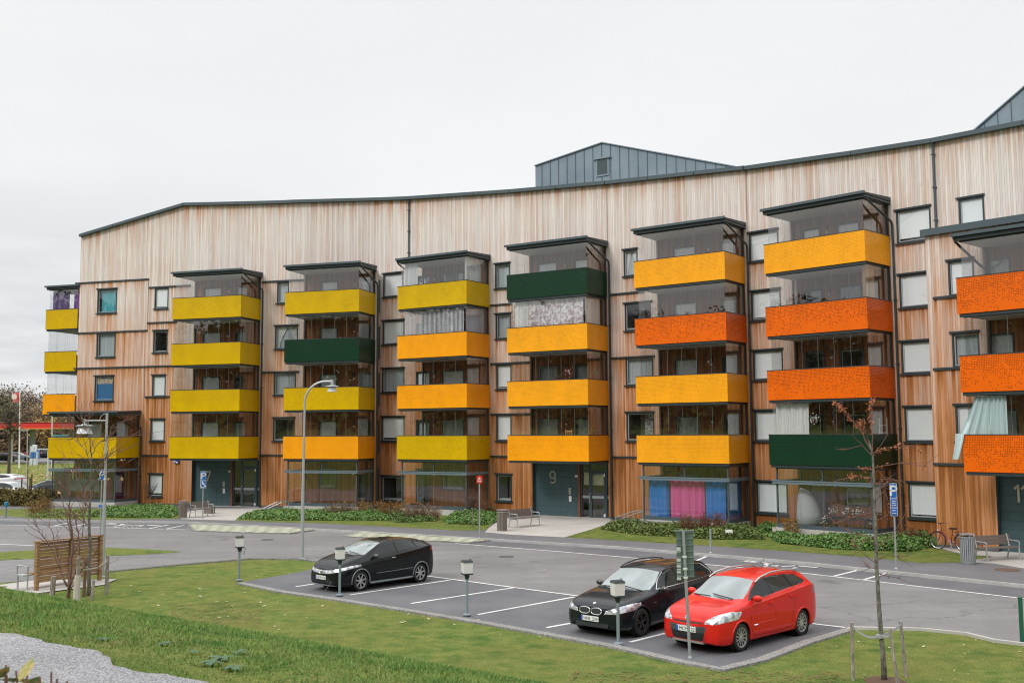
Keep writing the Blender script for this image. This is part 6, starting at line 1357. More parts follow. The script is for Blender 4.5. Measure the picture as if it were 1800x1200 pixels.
# bicycle racks: bent hoops against the wall
def rack(pts, label):
    P = [put(x, y, .106) for x, y, h in pts]; t = thing('bicycle_rack', label, 'bicycle rack', P[0]); 
    for i in range(len(P)-1):
        pass
    sc = P[0][1]/FPX; m = MB(); tops = [p+np.array([0, 0, h*sc]) for p, (x, y, h) in zip(P, pts)]
    m.tube([P[0]]+[q for q in tops]+[P[-1]], .028, 6); obj('rail', m, GALV, t)
    for p, q in list(zip(P, tops))[1:-1]: m = MB(); m.tube([p, q], .022, 6); obj('support', m, GALV, t)
    m = MB(); off = np.array([.35, -.35, 0]); m.tube([P[0]+off]+[q+off for q in tops]+[P[-1]+off], .026, 6); obj('rail', m, GALV, t)
rack([(463, 898, 5), (474, 898, 10), (487, 898, 16), (499, 897, 18)], 'bent steel bicycle rack against the wall right of entrance seven'); rack([(1082, 919, 10), (1098, 920, 16), (1114, 921, 22), (1128, 921, 24)], 'bent steel bicycle rack against the wall right of entrance nine')
# bicycle
A, B = put(1649, 964, .108), put(1694, 968, .108); d = B-A; Lb = np.linalg.norm(d); d /= Lb; up = np.array([0, 0, 1.]); n_ = np.cross(d, up); s_ = Lb/1.08; RED = mat('dark red bicycle paint', (.22, .015, .02), .3); r0 = .34*s_
t = thing('bicycle', 'dark red city bicycle leaning on its stand beside the steel litter bin', 'bicycle', (A+B)/2)
for q in (A, B):
    c = q+up*r0; m = MB(); m.tube([c+d*r0*math.cos(a)+up*r0*math.sin(a) for a in np.linspace(0, 2*math.pi, 33)], .022*s_, 6, False); wh = obj('wheel', m, BLACK, t, smooth=True)
    m = MB(); m.tube([c+d*r0*.93*math.cos(a)+up*r0*.93*math.sin(a) for a in np.linspace(0, 2*math.pi, 33)], .010*s_, 5, False)
    for i in range(18): a = 2*math.pi*i/18; m.tube([c, c+(d*math.cos(a)+up*math.sin(a))*r0*.93], .0028, 3, False)
    m.tube([c-n_*.04, c+n_*.04], .025, 8); obj('rim', m, ALLOY, wh)
    m = MB(); m.tube([c+d*(r0+.04)*math.cos(a)+up*(r0+.04)*math.sin(a) for a in np.linspace(R_(20 if q is B else 10), R_(170 if q is B else 140), 14)], .018, 4, False); obj('mudguard', m, RED if q is A else BLACK, t)
H = lambda x, z: A+d*(x*s_)+up*(z*s_)
m = MB(); hx, hz = .22, .72
m.tube([H(0, .34), H(.10, .50), H(hx-.04, hz+.12)], .018, 6); m.tube([H(hx-.03, hz+.02), H(.42, .42), H(.56, .30)], .022, 6); m.tube([H(hx, hz-.10), H(.40, .36), H(.56, .28)], .018, 6); m.tube([H(.56, .28), H(.66, .78)], .019, 6); m.tube([H(.56, .28), H(1.08, .34)], .014, 6); m.tube([H(.64, .70), H(1.08, .34)], .012, 6); obj('frame', m, RED, t)
m = MB(); m.tube([H(hx-.04, hz+.12), H(hx-.07, hz+.28), H(hx-.05, hz+.32)], .014, 6); c = H(hx-.05, hz+.33); m.tube([c-n_*.28-d*-.16, c-n_*.24, c-n_*.1-d*.03, c+n_*.1-d*.03, c+n_*.24, c+n_*.28+d*.16], .013, 6); obj('handlebar', m, PLASTIC, t)
m = MB(); m.obox(H(.68, .86), d, n_, up, .13, .07, .028); m.tube([H(.66, .78), H(.67, .84)], .014, 6); obj('saddle', m, BLACK, t)
m = MB(); m.obox(H(.98, .72), d, n_, up, .20, .06, .008); m.tube([H(1.16, .71), H(1.10, .36)], .008, 4); m.tube([H(.85, .71), H(1.04, .36)], .008, 4); obj('carrier', m, BLACK, t)
m = MB(); m.lathe(H(.56, .29)-n_*.03, [(.09, 0), (.09, .01)], 14, n_); m.tube([H(.56, .29)+n_*.06, H(.62, .14)+n_*.07], .01, 5); m.obox(H(.62, .13)+n_*.11, d, n_, up, .045, .04, .01); obj('crank', m, GALV, t)
m = MB(); m.tube([H(.60, .26), H(.48, .01)-n_*.14], .012, 5); obj('kickstand', m, GALV, t)
m = MB(); m.lathe(H(.06, .75), [(.03, 0), (.045, .05), (.03, .06)], 10, -d); obj('headlight', m, GALV, t)
# manhole lids and drain
for x, y, r, lb, c, zz in ((1770, 1001, .42, 'rust brown round manhole lid in the footway before entrance eleven', (.14, .09, .065), .101), (890, 978, .30, 'small dark drain cover in the road', (.09, .085, .085), .006), (470, 948, .30, 'small dark round lid in the road near the street lamp', (.10, .10, .10), .006), (1320, 1008, .3, 'round dark lid in the road behind the red car', (.10, .10, .10), .006), (150, 1002, .35, 'round lid in the side path', (.12, .12, .12), .006)):
    p = put(x, y, zz); m = MB(); m.lathe(p, [(r, .0), (r, .012), (r*.86, .012), (r*.84, .006), (.001, .006)], 20); tag(obj('manhole_lid', m, mat('cast lid %s' % lb[:9], c, .7)), lb, 'manhole lid')
# ---- timber screen with bench in front
SCW = mat('oiled screen timber', (.30, .17, .08), .75, build=lambda nt, b: NB(nt).link(NB(nt).mix(NB(nt).rng(NB(nt).noise(NB(nt).mul(NB(nt).pos(), (1, 1, 9)), 2.2, 4, .6), .35, .65), (.20, .105, .045), (.40, .24, .12)), b.inputs['Base Color']))
A, B = put(62, 1037.5, .03), put(176.5, 1020.5, .0); d = B-A; L_ = np.linalg.norm(d); d /= L_; n_ = np.cross(d, up); hA = (1037.5-956)*A[1]/FPX; hB = (1020.5-943)*B[1]/FPX; hs = (hA+hB)/2
if (CAM-A) @ n_ < 0: n_ = -n_
t = thing('timber_screen', 'slatted brown timber screen standing on the concrete slab', 'screen', (A+B)/2); m = MB(); 
for f_ in (.015, .52, .985): mm = MB(); mm.obox(A+d*L_*f_+up*hs/2-n_*.0, d, n_, up, .055, .05, hs/2); obj('post', mm, SCW, t)
nsl = 12
for i in range(nsl): z = .26+(hs-.34)*i/(nsl-1); m.obox((A+B)/2+up*z-n_*.075, d, n_, up, L_/2, .018, .042)
obj('slats', m, SCW, t); m = MB(); m.obox((A+B)/2+up*(hs+.02)-n_*.03, d, n_, up, L_/2+.05, .09, .018); obj('cap', m, SCW, t)
bb = (A+B)/2-n_*.55; t = thing('park_bench', 'bench on the concrete slab seen through the timber screen', 'bench', bb); m = MB()
for i in range(4): m.obox(bb-n_*(.1*i-.1)+up*.45, d, n_, up, 1.05, .045, .02)
obj('seat', m, SCW, t); m = MB(); [m.obox(bb+n_*.2+up*(.62+.13*i), d, n_, up, 1.05, .02, .05) for i in range(2)]; obj('backrest', m, SCW, t)
for sg in (-1.28, 1.1): m = MB(); P = bb+d*sg; m.tube([P+n_*.2, P+n_*.2+up*.72, P-n_*.28+up*.74, P-n_*.3+up*.45], .024, 6); m.tube([P-n_*.25, P-n_*.25+up*.45, P+n_*.2+up*.45], .028, 6); m.obox(P+up*.45-n_*.02, d, n_, up, .16, .22, .015); obj('leg', m, mat('pale steel bench frame', (.42, .45, .46), .4, .4), t)

# ================================================================ trees in the foreground
BARK = mat('grey brown bark', (.13, .105, .085), .9, build=lambda nt, b: NB(nt).link(NB(nt).mix(NB(nt).rng(NB(nt).noise(NB(nt).mul(NB(nt).pos(), (1, 1, .5)), 18, 4, .7), .4, .62), (.085, .075, .062), (.22, .21, .175)), b.inputs['Base Color']))
TWIG = mat('red brown twig', (.16, .075, .06), .8); TWIG2 = mat('pale pinkish twig', (.26, .17, .14), .8); STAKE = mat('weathered stake', (.27, .23, .20), .9, build=lambda nt, b: NB(nt).link(NB(nt).mix(NB(nt).rng(NB(nt).noise(NB(nt).mul(NB(nt).pos(), (1, 1, .25)), 22, 4, .7), .35, .65), (.15, .12, .10), (.40, .36, .32)), b.inputs['Base Color']))
def wob(a, b, n, amt, r): 
    a = np.array(a, float); b = np.array(b, float); out = [a]
    for i in range(1, n): out.append(a+(b-a)*i/n+np.array([r.gauss(0, amt), r.gauss(0, amt), r.gauss(0, amt*.5)]))
    return out+[b]
def leafquads(m, c, r, n, spread, size):
    for _ in range(n):
        p = np.array(c)+np.array([r.gauss(0, spread), r.gauss(0, spread), r.gauss(0, spread)]); u = np.array([r.gauss(0, 1) for _ in range(3)]); u /= np.linalg.norm(u); v = np.cross(u, [r.gauss(0, 1) for _ in range(3)]); v /= np.linalg.norm(v)+1e-9; s = size*r.uniform(.6, 1.3)
        m.add([p-u*s, p-v*s*.55, p+u*s, p+v*s*.55], [(0, 1, 2, 3)])
# young tree at the right, last red leaves
B0 = put(1556, 1197, 0); YT = B0[1]; r = random.Random(5)
def PX(x, y, dy=0.): return AT(x, y, YT+dy)
t = thing('young_tree', 'slender young tree with a few dry red leaves, staked on the right hand lawn', 'tree', B0)
tr_px = [(1555, 1199), (1552, 1150), (1546, 1080), (1541, 1000), (1539, 930), (1537, 880), (1536, 840), (1534, 800), (1527, 775)]
m = MB(); m.tube([PX(x, y, .02*math.sin(i)) for i, (x, y) in enumerate(tr_px)], [.062, .050, .045, .038, .035, .030, .026, .022, .018], 8); obj('trunk', m, BARK, t, smooth=True)
m = MB(); lf = MB(); LFP = []
def br(pts, dy, r0, leaves=(), sub=0):
    n = len(pts); P = [PX(x, y, dy*i/(n-1)) for i, (x, y) in enumerate(pts)]; Q = []
    for i in range(n-1): Q += wob(P[i], P[i+1], 3, .006, r)[:-1]
    Q.append(P[-1]); m.tube(Q, list(np.linspace(r0, .004, len(Q))), 5)
    for (u0, u1, dens) in leaves:
        for _ in range(int(dens)): u = r.uniform(u0, u1)*(len(Q)-1); i = min(int(u), len(Q)-2); c = Q[i]+(Q[i+1]-Q[i])*(u-i); leafquads(lf, c+np.array([r.gauss(0, .025), r.gauss(0, .06), r.gauss(0, .03)]), r, 3, .018, .026)
    for _ in range(sub):
        i = r.randint(1, len(Q)-2); dirn = Q[i+1]-Q[i]; dirn /= np.linalg.norm(dirn)+1e-9; e = Q[i]+(dirn*.6+np.array([r.gauss(0, .5), r.gauss(0, .6), r.gauss(0, .45)]))*r.uniform(.12, .35); m.tube(wob(Q[i], e, 3, .008, r), [.006, .005, .004, .0025], 4)
    return Q
br([(1530, 790), (1518, 765), (1500, 740), (1482, 720), (1468, 707)], .3, .017, [(.35, 1., 60)])
br([(1527, 778), (1522, 760), (1516, 742), (1514, 738)], -.15, .014, [(.2, 1, 20)]); br([(1533, 795), (1534, 768), (1531, 745), (1528, 720), (1534, 703)], .2, .014, [(.45, 1., 42)])
br([(1522, 760), (1512, 745), (1500, 742)], -.3, .008, [(.2, 1, 26)]); br([(1535, 796), (1552, 788), (1575, 784), (1600, 785), (1622, 790)], .5, .012, [(.0, .25, 12), (.35, .75, 14), (.93, 1, 3)], 3)
br([(1536, 822), (1556, 818), (1580, 814), (1605, 816), (1632, 820)], -.6, .011, [(.05, .3, 7), (.9, 1., 2)], 4); br([(1538, 842), (1520, 838), (1500, 838), (1475, 843), (1445, 852)], -.4, .012, [(.1, .65, 26)], 5); br([(1535, 826), (1520, 822), (1508, 824)], .5, .009, [(.2, 1, 14)], 1)
br([(1532, 800), (1515, 782), (1495, 788), (1468, 790)], .4, .008, [], 4); br([(1537, 870), (1560, 845), (1585, 843), (1600, 870)], .3, .011, [], 5); br([(1538, 852), (1552, 842), (1572, 842), (1590, 856)], -.4, .010, [(.1, .4, 5)], 4)
for pts, dy in [([(1539, 900), (1510, 905), (1480, 915), (1445, 930)], .4), ([(1539, 930), (1520, 918), (1490, 900), (1462, 892)], -.5), ([(1540, 945), (1510, 940), (1478, 925), (1445, 900)], .6), ([(1540, 960), (1565, 945), (1590, 905), (1598, 885)], .3), ([(1540, 985), (1560, 975), (1585, 978), (1605, 972)], -.4), ([(1541, 960), (1525, 948), (1500, 950), (1470, 945)], -.3), ([(1542, 1008), (1560, 1012), (1583, 1016)], .3), ([(1540, 990), (1520, 975), (1500, 950), (1488, 930)], .5), ([(1540, 880), (1555, 862), (1562, 900), (1560, 920)], .2), ([(1541, 1000), (1525, 996), (1518, 985)], .2), ([(1539, 915), (1560, 905), (1575, 880)], .4)]: br(pts, dy, .009, [(.5, .9, 1)], 6)
obj('branches', m, TWIG, t); obj('leaves', lf, mat('dry red leaves', (.36, .12, .055), .8, build=lambda nt, b: NB(nt).link(NB(nt).mix(NB(nt).rng(NB(nt).noise(NB(nt).pos(), 9, 2, .5), .4, .6), (.26, .07, .045), (.46, .17, .07)), b.inputs['Base Color'])), t)
stk = [((1500, 1205), (1497, 1093), 'left wooden stake of the young tree with the strap knotted at its top', .10), ((1580, 1206), (1564, 1104), 'middle leaning wooden stake beside the young tree trunk', -.35), ((1595, 1208), (1583, 1091), 'right wooden stake of the young tree', .35)]
SP = []
for (a, b_, lb, dy) in stk:
    A = AT(a[0], a[1], YT+dy); A[2] = min(A[2], 0)-.1; B = AT(b_[0], b_[1], YT+dy*.9); m = MB(); m.tube([A, (A+B)/2, B], [.036, .034, .036], 8); tag(obj('tree_stake', m, STAKE), lb, 'stake', 'stakes of the young tree'); SP.append(B)
m = MB(); c = PX(1546, 1117)
def band(a, b, sag): 
    pts = [a+(b-a)*u+np.array([0, 0, -sag*4*u*(1-u)]) for u in np.linspace(0, 1, 9)]
    for p, q in zip(pts, pts[1:]): dd = (q-p)/np.linalg.norm(q-p); sd = np.cross(dd, (0, 0, 1)); m.obox((p+q)/2, dd, (0, 0, 1), sd, np.linalg.norm(q-p)/2+.004, .022, .004)
band(SP[0]+[0, -.04, -.06], c+[-.05, -.05, 0], .09); band(c+[.03, -.06, .02], SP[2]+[0, -.04, -.06], .02); band(c+[.0, .06, .0], SP[1]+[0, -.04, -.12], .02); m.lathe(c+[0, 0, -.04], [(.062, 0), (.062, .07)], 10); tag(obj('tree_strap', m, mat('grey webbing', (.36, .37, .38), .9)), 'grey webbing strap tying the young tree trunk to its stakes', 'strap')
m = MB(); p = B0.copy(); m.lathe(p+[0, 0, .012], [(.40, -.01), (.34, .015), (.001, .03)], 18); tag(obj('mulch', m, mat('brown mulch', (.10, .055, .035), .95)), 'brown mulch ring at the foot of the young tree', 'mulch')
# left: bare multi stemmed tree and slim lichened tree before the screen
def bare_tree(name, label, bx, by, z, stems, mat_t, mat_b, seed, Ylean=.0, nsub=5, blen=.5):
    b = put(bx, by, z); Yb = b[1]; r = random.Random(seed); t = thing(name, label, 'tree', b); mt = MB(); mb_ = MB()
    for pts, r0, dy in stems:
        n = len(pts); P = [AT(x, y, Yb+dy*i/(n-1)) for i, (x, y) in enumerate(pts)]; Q = []
        for i in range(n-1): Q += wob(P[i], P[i+1], 3, .015, r)[:-1]
        Q.append(P[-1]); mt.tube(Q, list(np.linspace(r0, .006, len(Q))), 6)
        for _ in range(nsub):
            i = r.randint(len(Q)//4, len(Q)-2); dirn = Q[i+1]-Q[i]; dirn /= np.linalg.norm(dirn)+1e-9; v = dirn*.7+np.array([r.gauss(0, .55), r.gauss(0, .55), r.uniform(-.1, .6)]); e = Q[i]+v*blen*r.uniform(.4, 1.2); W_ = wob(Q[i], e, 4, .03, r); mb_.tube(W_, list(np.linspace(.009, .004, len(W_))), 4)
            for _ in range(2): j = r.randint(1, 3); e2 = W_[j]+(v*.5+np.array([r.gauss(0, .5), r.gauss(0, .5), r.uniform(-.1, .5)]))*blen*.4; mb_.tube(wob(W_[j], e2, 3, .012, r), [.005, .0045, .004, .003], 3)
    obj('trunk', mt, mat_t, t, smooth=True); obj('branches', mb_, mat_b, t); return t, b
t, b = bare_tree('bare_tree', 'bare multi stemmed reddish young tree in front of the timber screen', 120, 1052, 0, [
 ([(119, 1052), (123, 1010), (127, 970), (126, 930), (121, 890), (123, 860), (124, 835)], .055, .3), ([(120, 1035), (134, 1000), (140, 965), (138, 935), (131, 905), (118, 885)], .035, -.4), ([(118, 1030), (105, 990), (95, 955), (90, 930), (80, 915)], .028, .5), ([(108, 1000), (88, 960), (70, 935), (60, 912)], .014, -.5),
 ([(126, 950), (116, 900), (108, 870), (103, 845)], .020, .3), ([(128, 975), (145, 940), (150, 900), (148, 865)], .020, .5), ([(124, 880), (112, 840), (118, 825)], .015, -.3), ([(120, 1040), (145, 1000), (168, 970), (178, 950)], .018, -.6)], mat('reddish stem bark', (.17, .10, .085), .85), TWIG, 8, nsub=7, blen=.8)
m = MB(); r = random.Random(2)
for x, y in ((127, 829), (105, 865), (188, 843), (213, 842), (215, 809)): leafquads(m, AT(x, y, b[1]), r, 5, .04, .05)
obj('leaves', m, mat('pale dead leaves', (.50, .36, .22), .8), t)
t, b = bare_tree('bare_tree', 'slim dark trunked bare tree with lichen, between the lamp post and the screen posts', 156, 1046, 0, [
 ([(155, 1048), (157, 1000), (158, 950), (158, 900), (159, 850), (161, 800), (158, 765), (155, 740)], .062, .2), ([(159, 900), (145, 870), (138, 845), (120, 820)], .018, .4), ([(160, 860), (172, 840), (180, 815), (193, 790)], .018, -.4), ([(160, 820), (150, 790), (130, 770), (112, 775)], .016, .5), ([(160, 800), (172, 780), (190, 770), (200, 745)], .014, -.5), ([(159, 835), (175, 820), (192, 800)], .013, .4), ([(157, 770), (148, 750), (142, 730)], .010, .2), ([(158, 930), (145, 910), (140, 890)], .014, .3)], BARK, TWIG, 18, nsub=8, blen=1.0)
for (x, y, xt, yt_, rad, lb, mt_) in ((91, 1053, 93, 1014, .085, 'thick short weathered stake left of the bare tree', STAKE), (134, 1056, 136, 979, .060, 'tall stake wrapped in white cloth before the bare tree', STAKE), (147.5, 1048, 149, 982, .055, 'brown stake just right of the wrapped stake', mat('brown stake', (.20, .12, .075), .9)), (161, 1055, 164, 1020, .045, 'short pale stake beside the slim trunk', STAKE), (187, 1044, 187.5, 978, .060, 'stake with a knotted strap at the right end of the screen', STAKE), (74, 1050, 77, 1040, .05, 'stump of a stake left of the thick stake', STAKE)):
    a = put(x, y, 0); h_ = (y-yt_)*a[1]/FPX; m = MB(); m.tube([a+[0, 0, -.05], a+[(xt-x)*a[1]/FPX*.5, 0, h_*.5], a+[(xt-x)*a[1]/FPX, 0, h_]], [rad, rad*.95, rad*.9], 8); o = tag(obj('tree_stake', m, mt_), lb, 'stake', 'stakes by the timber screen')
    if x == 134: m = MB(); m.tube([a+[.0, 0, .0], a+[.02, 0, .75]], [rad*1.9, rad*1.5], 8); obj('wrapping', m, mat('off white wrapping cloth', (.48, .44, .40), .9), o)
m = MB(); a = put(134, 1056, 0)+np.array([.02, -.05, 1.25]); c_ = put(187, 1044, 0)+np.array([0, -.05, 1.0]); c2_ = AT(158, 1000, b[1]-.2)
for p, q in ((a, c2_), (c2_, c_), (a+np.array([0, 0, -.25]), c2_)): m.tube([p, (p+q)/2+[0, 0, -.06], q], .022, 5)
tag(obj('tree_strap', m, mat('pale webbing', (.42, .38, .33), .9)), 'pale straps between the stakes of the bare trees', 'strap')
# small standard trees in the bed
def ball_tree(x, y, ytop, spread, label, seed, stk_):
    b = put(x, y, .11); sc = b[1]/FPX; H_ = (y-ytop)*sc; r = random.Random(seed); t = thing('small_tree', label, 'tree', b); m = MB(); m.tube([b, b+[.02, 0, H_*.5]], [.03, .024], 6); obj('trunk', m, TWIG2, t); m = MB(); c = b+np.array([0, 0, H_*.5])
    for _ in range(90):
        a = r.uniform(0, 6.28); e = c+np.array([math.cos(a)*spread*r.uniform(.2, 1), math.sin(a)*spread*r.uniform(.2, 1), H_*.5*r.uniform(.15, 1)]); W_ = wob(c, e, 4, .04, r); m.tube(W_, list(np.linspace(.009, .003, 5)), 3)
        e2 = e+np.array([r.gauss(0, .12), r.gauss(0, .12), r.uniform(-.15, .05)]); m.tube([W_[3], e2], .004, 3)
    obj('crown', m, mat('dark twig', (.10, .065, .05), .9), t); m = MB(); m.tube([b+[.35, 0, 0], b+[.33, 0, H_*.42]], .02, 5); tag(obj('tree_stake', m, mat('brown stake', (.20, .12, .075), .9)), 'thin brown stake of the '+label.split(' in the bed')[0]+' '+stk_, 'stake')
ball_tree(830, 926, 858, .55, 'small round headed bare tree in the bed before the third stack', 31, 'by the third stack'); ball_tree(263, 893, 848, .5, 'small bare tree in the bed before the white ground floor blind', 32, 'near entrance seven')
# ================================================================ planting by the house
def leaf_bed(name, px, n, z0, hmax, size, col_a, col_b, label, seed, kind='stuff', edge=.5):
    q = onpave(px, .1); P = np.array([[p[0], p[1]] for p in q]); r = random.Random(seed); m = MB(); lo, hi = P.min(0), P.max(0); poly = [tuple(p) for p in P]; cnt = 0; n = int(n*1.6); size *= .74
    while cnt < n:
        x, y = r.uniform(lo[0], hi[0]), r.uniform(lo[1], hi[1])
        if not inpoly((x, y), poly): continue
        cnt += 1; dd = nearest(np.array([x, y]), poly)[0]; hm = hmax*.72*min(1, .25+dd/edge)*(.75+.35*math.sin(x*1.9+y)*math.sin(y*2.3)); z = z0+hm*r.random()**.6
        u = np.array([r.gauss(0, 1), r.gauss(0, 1), r.gauss(0, .45)]); u /= np.linalg.norm(u); v = np.cross(u, (r.gauss(0, .5), r.gauss(0, .5), 1)); v /= np.linalg.norm(v)+1e-9; s = size*r.uniform(.6, 1.3); p = np.array([x, y, z]); m.add([p-u*s, p-v*s*.7, p+u*s, p+v*s*.7], [(0, 1, 2, 3)])
    mt_ = mat(name+' leaves '+str(seed), col_a, .6, build=lambda nt, b: NB(nt).link(NB(nt).mix(NB(nt).rng(NB(nt).noise(NB(nt).pos(), 13, 2, .6), .62, .70, 0, .7), NB(nt).mix(NB(nt).rng(NB(nt).noise(NB(nt).pos(), 3.5, 5, .75), .38, .62), col_a, col_b), (.26, .19, .07)), b.inputs['Base Color']))
    return tag(obj(name, m, mt_), label, None, None, kind)
GA_, GB_ = (.060, .160, .034), (.18, .30, .075)
leaf_bed('ground_cover', [(178, 897), (250, 891), (310, 892), (317, 903), (300, 910), (200, 910), (150, 908)], 9000, .11, .45, .075, GA_, GB_, 'low green ground cover between the corner porch and entrance seven', 1)
leaf_bed('ground_cover', [(48, 907), (100, 898), (160, 900), (150, 908), (60, 910)], 2500, .11, .25, .07, (.10, .17, .03), (.20, .24, .06), 'yellow green ground cover before the corner porch', 2)
leaf_bed('ground_cover', [(415, 912), (450, 900), (600, 899), (680, 903), (690, 915), (560, 915), (470, 914)], 13000, .11, .42, .075, GA_, GB_, 'low green ground cover before the second stack', 3)
leaf_bed('ground_cover', [(680, 903), (760, 906), (768, 916), (700, 919), (680, 914)], 3500, .11, .40, .07, GA_, (.16, .20, .06), 'low green ground cover between the second and third stacks', 4)
leaf_bed('ground_cover', [(778, 916), (800, 901), (860, 897), (876, 903), (874, 918), (850, 923), (790, 921)], 7000, .11, .55, .075, GA_, GB_, 'low green ground cover left of the litter bin at entrance nine', 5)
leaf_bed('ground_cover', [(1055, 930), (1075, 921), (1130, 924), (1330, 932), (1345, 948), (1250, 948), (1120, 940)], 12000, .11, .50, .075, (.055, .12, .025), (.17, .21, .05), 'low green ground cover before the blue and pink curtains', 6)
leaf_bed('ground_cover', [(1345, 941), (1450, 948), (1500, 948), (1545, 935), (1640, 935), (1648, 960), (1600, 970), (1480, 966), (1370, 955)], 17000, .11, .55, .075, GA_, GB_, 'low green ground cover before the last porch and the bicycle', 7)
leaf_bed('ground_cover', [(1330, 922), (1372, 926), (1378, 938), (1335, 936)], 2500, .11, .5, .075, GA_, GB_, 'patch of green ground cover under the lowest white blind', 8)
def shrub(x, y, label, w_, h_, cols, seed, n=60, ztw=.11):
    b = put(x, y, ztw); r = random.Random(seed); t = thing('shrub', label, 'shrub', b); m = MB(); lf = MB()
    for _ in range(n):
        o = b+np.array([r.gauss(0, w_*.4), r.gauss(0, .18), 0]); e = o+np.array([r.gauss(0, .16), r.gauss(0, .16), h_*r.uniform(.5, 1)]); m.tube(wob(o, e, 3, .03, r), [.007, .006, .005, .003], 3)
        for _ in range(4): u = r.uniform(.3, 1); leafquads(lf, o+(e-o)*u, r, 3, .05, .035)
    obj('stems', m, TWIG, t); obj('leaves', lf, mat('shrub leaves %s' % (cols,), cols[0], .8, build=lambda nt, b: NB(nt).link(NB(nt).mix(NB(nt).rng(NB(nt).noise(NB(nt).pos(), 6, 3, .7), .42, .58), cols[0], cols[1]), b.inputs['Base Color'])), t); return t
BR = ((.16, .10, .06), (.30, .22, .13)); OY = ((.25, .13, .03), (.34, .24, .05)); RB = ((.13, .035, .02), (.24, .11, .04))
for i, (x, y, lb, w_, h_, c) in enumerate([(585, 905, 'brown thinning shrub at the left end of the second porch', .5, .75, BR), (610, 905, 'grey brown shrub before the middle of the second porch', .5, .8, BR), (640, 903, 'yellowish shrub before the door of the second porch', .5, .9, OY), (675, 905, 'orange yellow shrub right of the second porch', .7, .9, OY), (700, 905, 'orange yellow shrub under the ground floor window of the third bay', .5, .9, OY), (722, 912, 'pale pinkish shrub at the corner of the third porch', .6, 1.0, BR), (745, 911, 'pale brown shrub before the left half of the third porch', .6, .95, BR), (762, 913, 'pale twiggy shrub at the bare end of the third bed', .4, .8, BR), (850, 905, 'reddish green shrub behind the bed left of the bench', .5, .9, RB),
   (1212, 935, 'dark red and orange shrub before the pink curtain', .45, .95, RB), (1240, 935, 'dark red shrub before the right blue curtain', .45, .95, RB), (1262, 936, 'thin orange shrub beside the white garden sign', .35, 1.0, RB), (1390, 942, 'thin yellow orange shrub at the left of the last porch', .4, .8, OY), (1600, 955, 'red brown twigs in the ground cover by the blue P sign', .5, .7, RB), (60, 905, 'orange leaved shrub left of the corner porch', .6, .9, OY), (78, 903, 'orange brown shrub touching the corner porch', .6, 1.1, OY)]): shrub(x, y, lb, w_, h_, c, 60+i)
# ================================================================ left background
def hedge(name, a, b_, h_, d_, label, cols, n, seed, size=.10):
    A, B = put(*a, 0), put(*b_, 0); r = random.Random(seed); m = MB(); d = B-A; L_ = np.linalg.norm(d); d /= L_; n_ = np.cross(d, (0, 0, 1))
    t = thing(name, label, 'hedge', A)
    for _ in range(n):
        p = A+d*r.uniform(0, L_)+n_*r.gauss(0, d_*.4)+np.array([0, 0, h_*(r.random()**.8)*(.85+.2*math.sin(r.random()*6))]); leafquads(m, p, r, 1, .05, size)
    obj('leaves', m, mat('hedge '+label[:12], cols[0], .85, build=lambda nt, b: NB(nt).link(NB(nt).mix(NB(nt).rng(NB(nt).noise(NB(nt).pos(), 1.3, 5, .75), .4, .6), cols[0], cols[1]), b.inputs['Base Color'])), t)
    m = MB()
    for i in range(int(L_*3)): o = A+d*r.uniform(0, L_)+n_*r.gauss(0, d_*.3); m.tube([o, o+[r.gauss(0, .1), 0, h_*.9]], .012, 3)
    obj('stems', m, TWIG, t)
hedge('hedge', (-60, 888), (92, 891), 1.15, 1.2, 'brownish trimmed hedge between the cars and the lawn at the left', ((.10, .075, .025), (.20, .17, .05)), 15000, 3)
# far road, leaf strewn bank
sheet('road', [(-500, 796), (0, 797), (130, 796), (130, 812), (0, 811.5), (-500, 810)], .02, M_asphalt())
sheet('road', [(-400, 868), (0, 862), (130, 858), (130, 886), (0, 884), (-400, 884)], .02, M_asphalt2())
sheet('kerb', [(-500, 810.5), (0, 812), (130, 812.3), (130, 814), (0, 813.6), (-500, 812)], .05, M_conc())
m = MB(); r = random.Random(77)
LOTP = [tuple(G(x, y)[:2]) for x, y in LOTLOW+[(1500, 1098), (1421, 1085), (1012, 1020), (600, 970), (563, 985), (553, 998), (520, 1006)]]
def litter(m, n, fn, s, zoff=.02):
    for _ in range(n):
        x, y = fn()
        if y < 60 and inpoly((x, y), LOTP): continue
        z = float(hgt(x, y))+zoff; a = r.uniform(0, 6.28); q = s*r.uniform(.6, 1.4); c, s_ = math.cos(a)*q, math.sin(a)*q; tz = r.uniform(.2, .9)*q
        m.add([(x-c, y-s_, z), (x+s_*.6, y-c*.6, z+tz*.3), (x+c, y+s_, z+tz*.5), (x-s_*.6, y+c*.6, z+tz*.2)], [(0, 1, 2, 3)])
def pxr(x0, x1, y0, y1):
    def f(): p = G(r.uniform(x0, x1), r.uniform(y0, y1), 0); return p[0], p[1]
    return f
litter(m, 2600, pxr(-60, 110, 817, 862), .16); struct('leaf_litter', m, mat('orange fallen leaves', (.42, .24, .10), .9), 'stuff', 'orange fallen leaves strewn over the far bank')
m = MB(); litter(m, 130, pxr(190, 1000, 985, 1120), .045); litter(m, 26, pxr(1450, 1800, 1105, 1200), .035); struct('leaf_litter', m, mat('pale fallen leaves', (.50, .40, .28), .85), 'stuff', 'pale and brown fallen leaves scattered over the near lawn')
m = MB(); litter(m, 26, pxr(200, 900, 1000, 1110), .055); litter(m, 5, pxr(1480, 1800, 1110, 1190), .035); struct('leaf_litter', m, mat('whitish fallen leaves', (.66, .64, .58), .85), 'stuff', 'whitish leaves lying singly on the lawn')
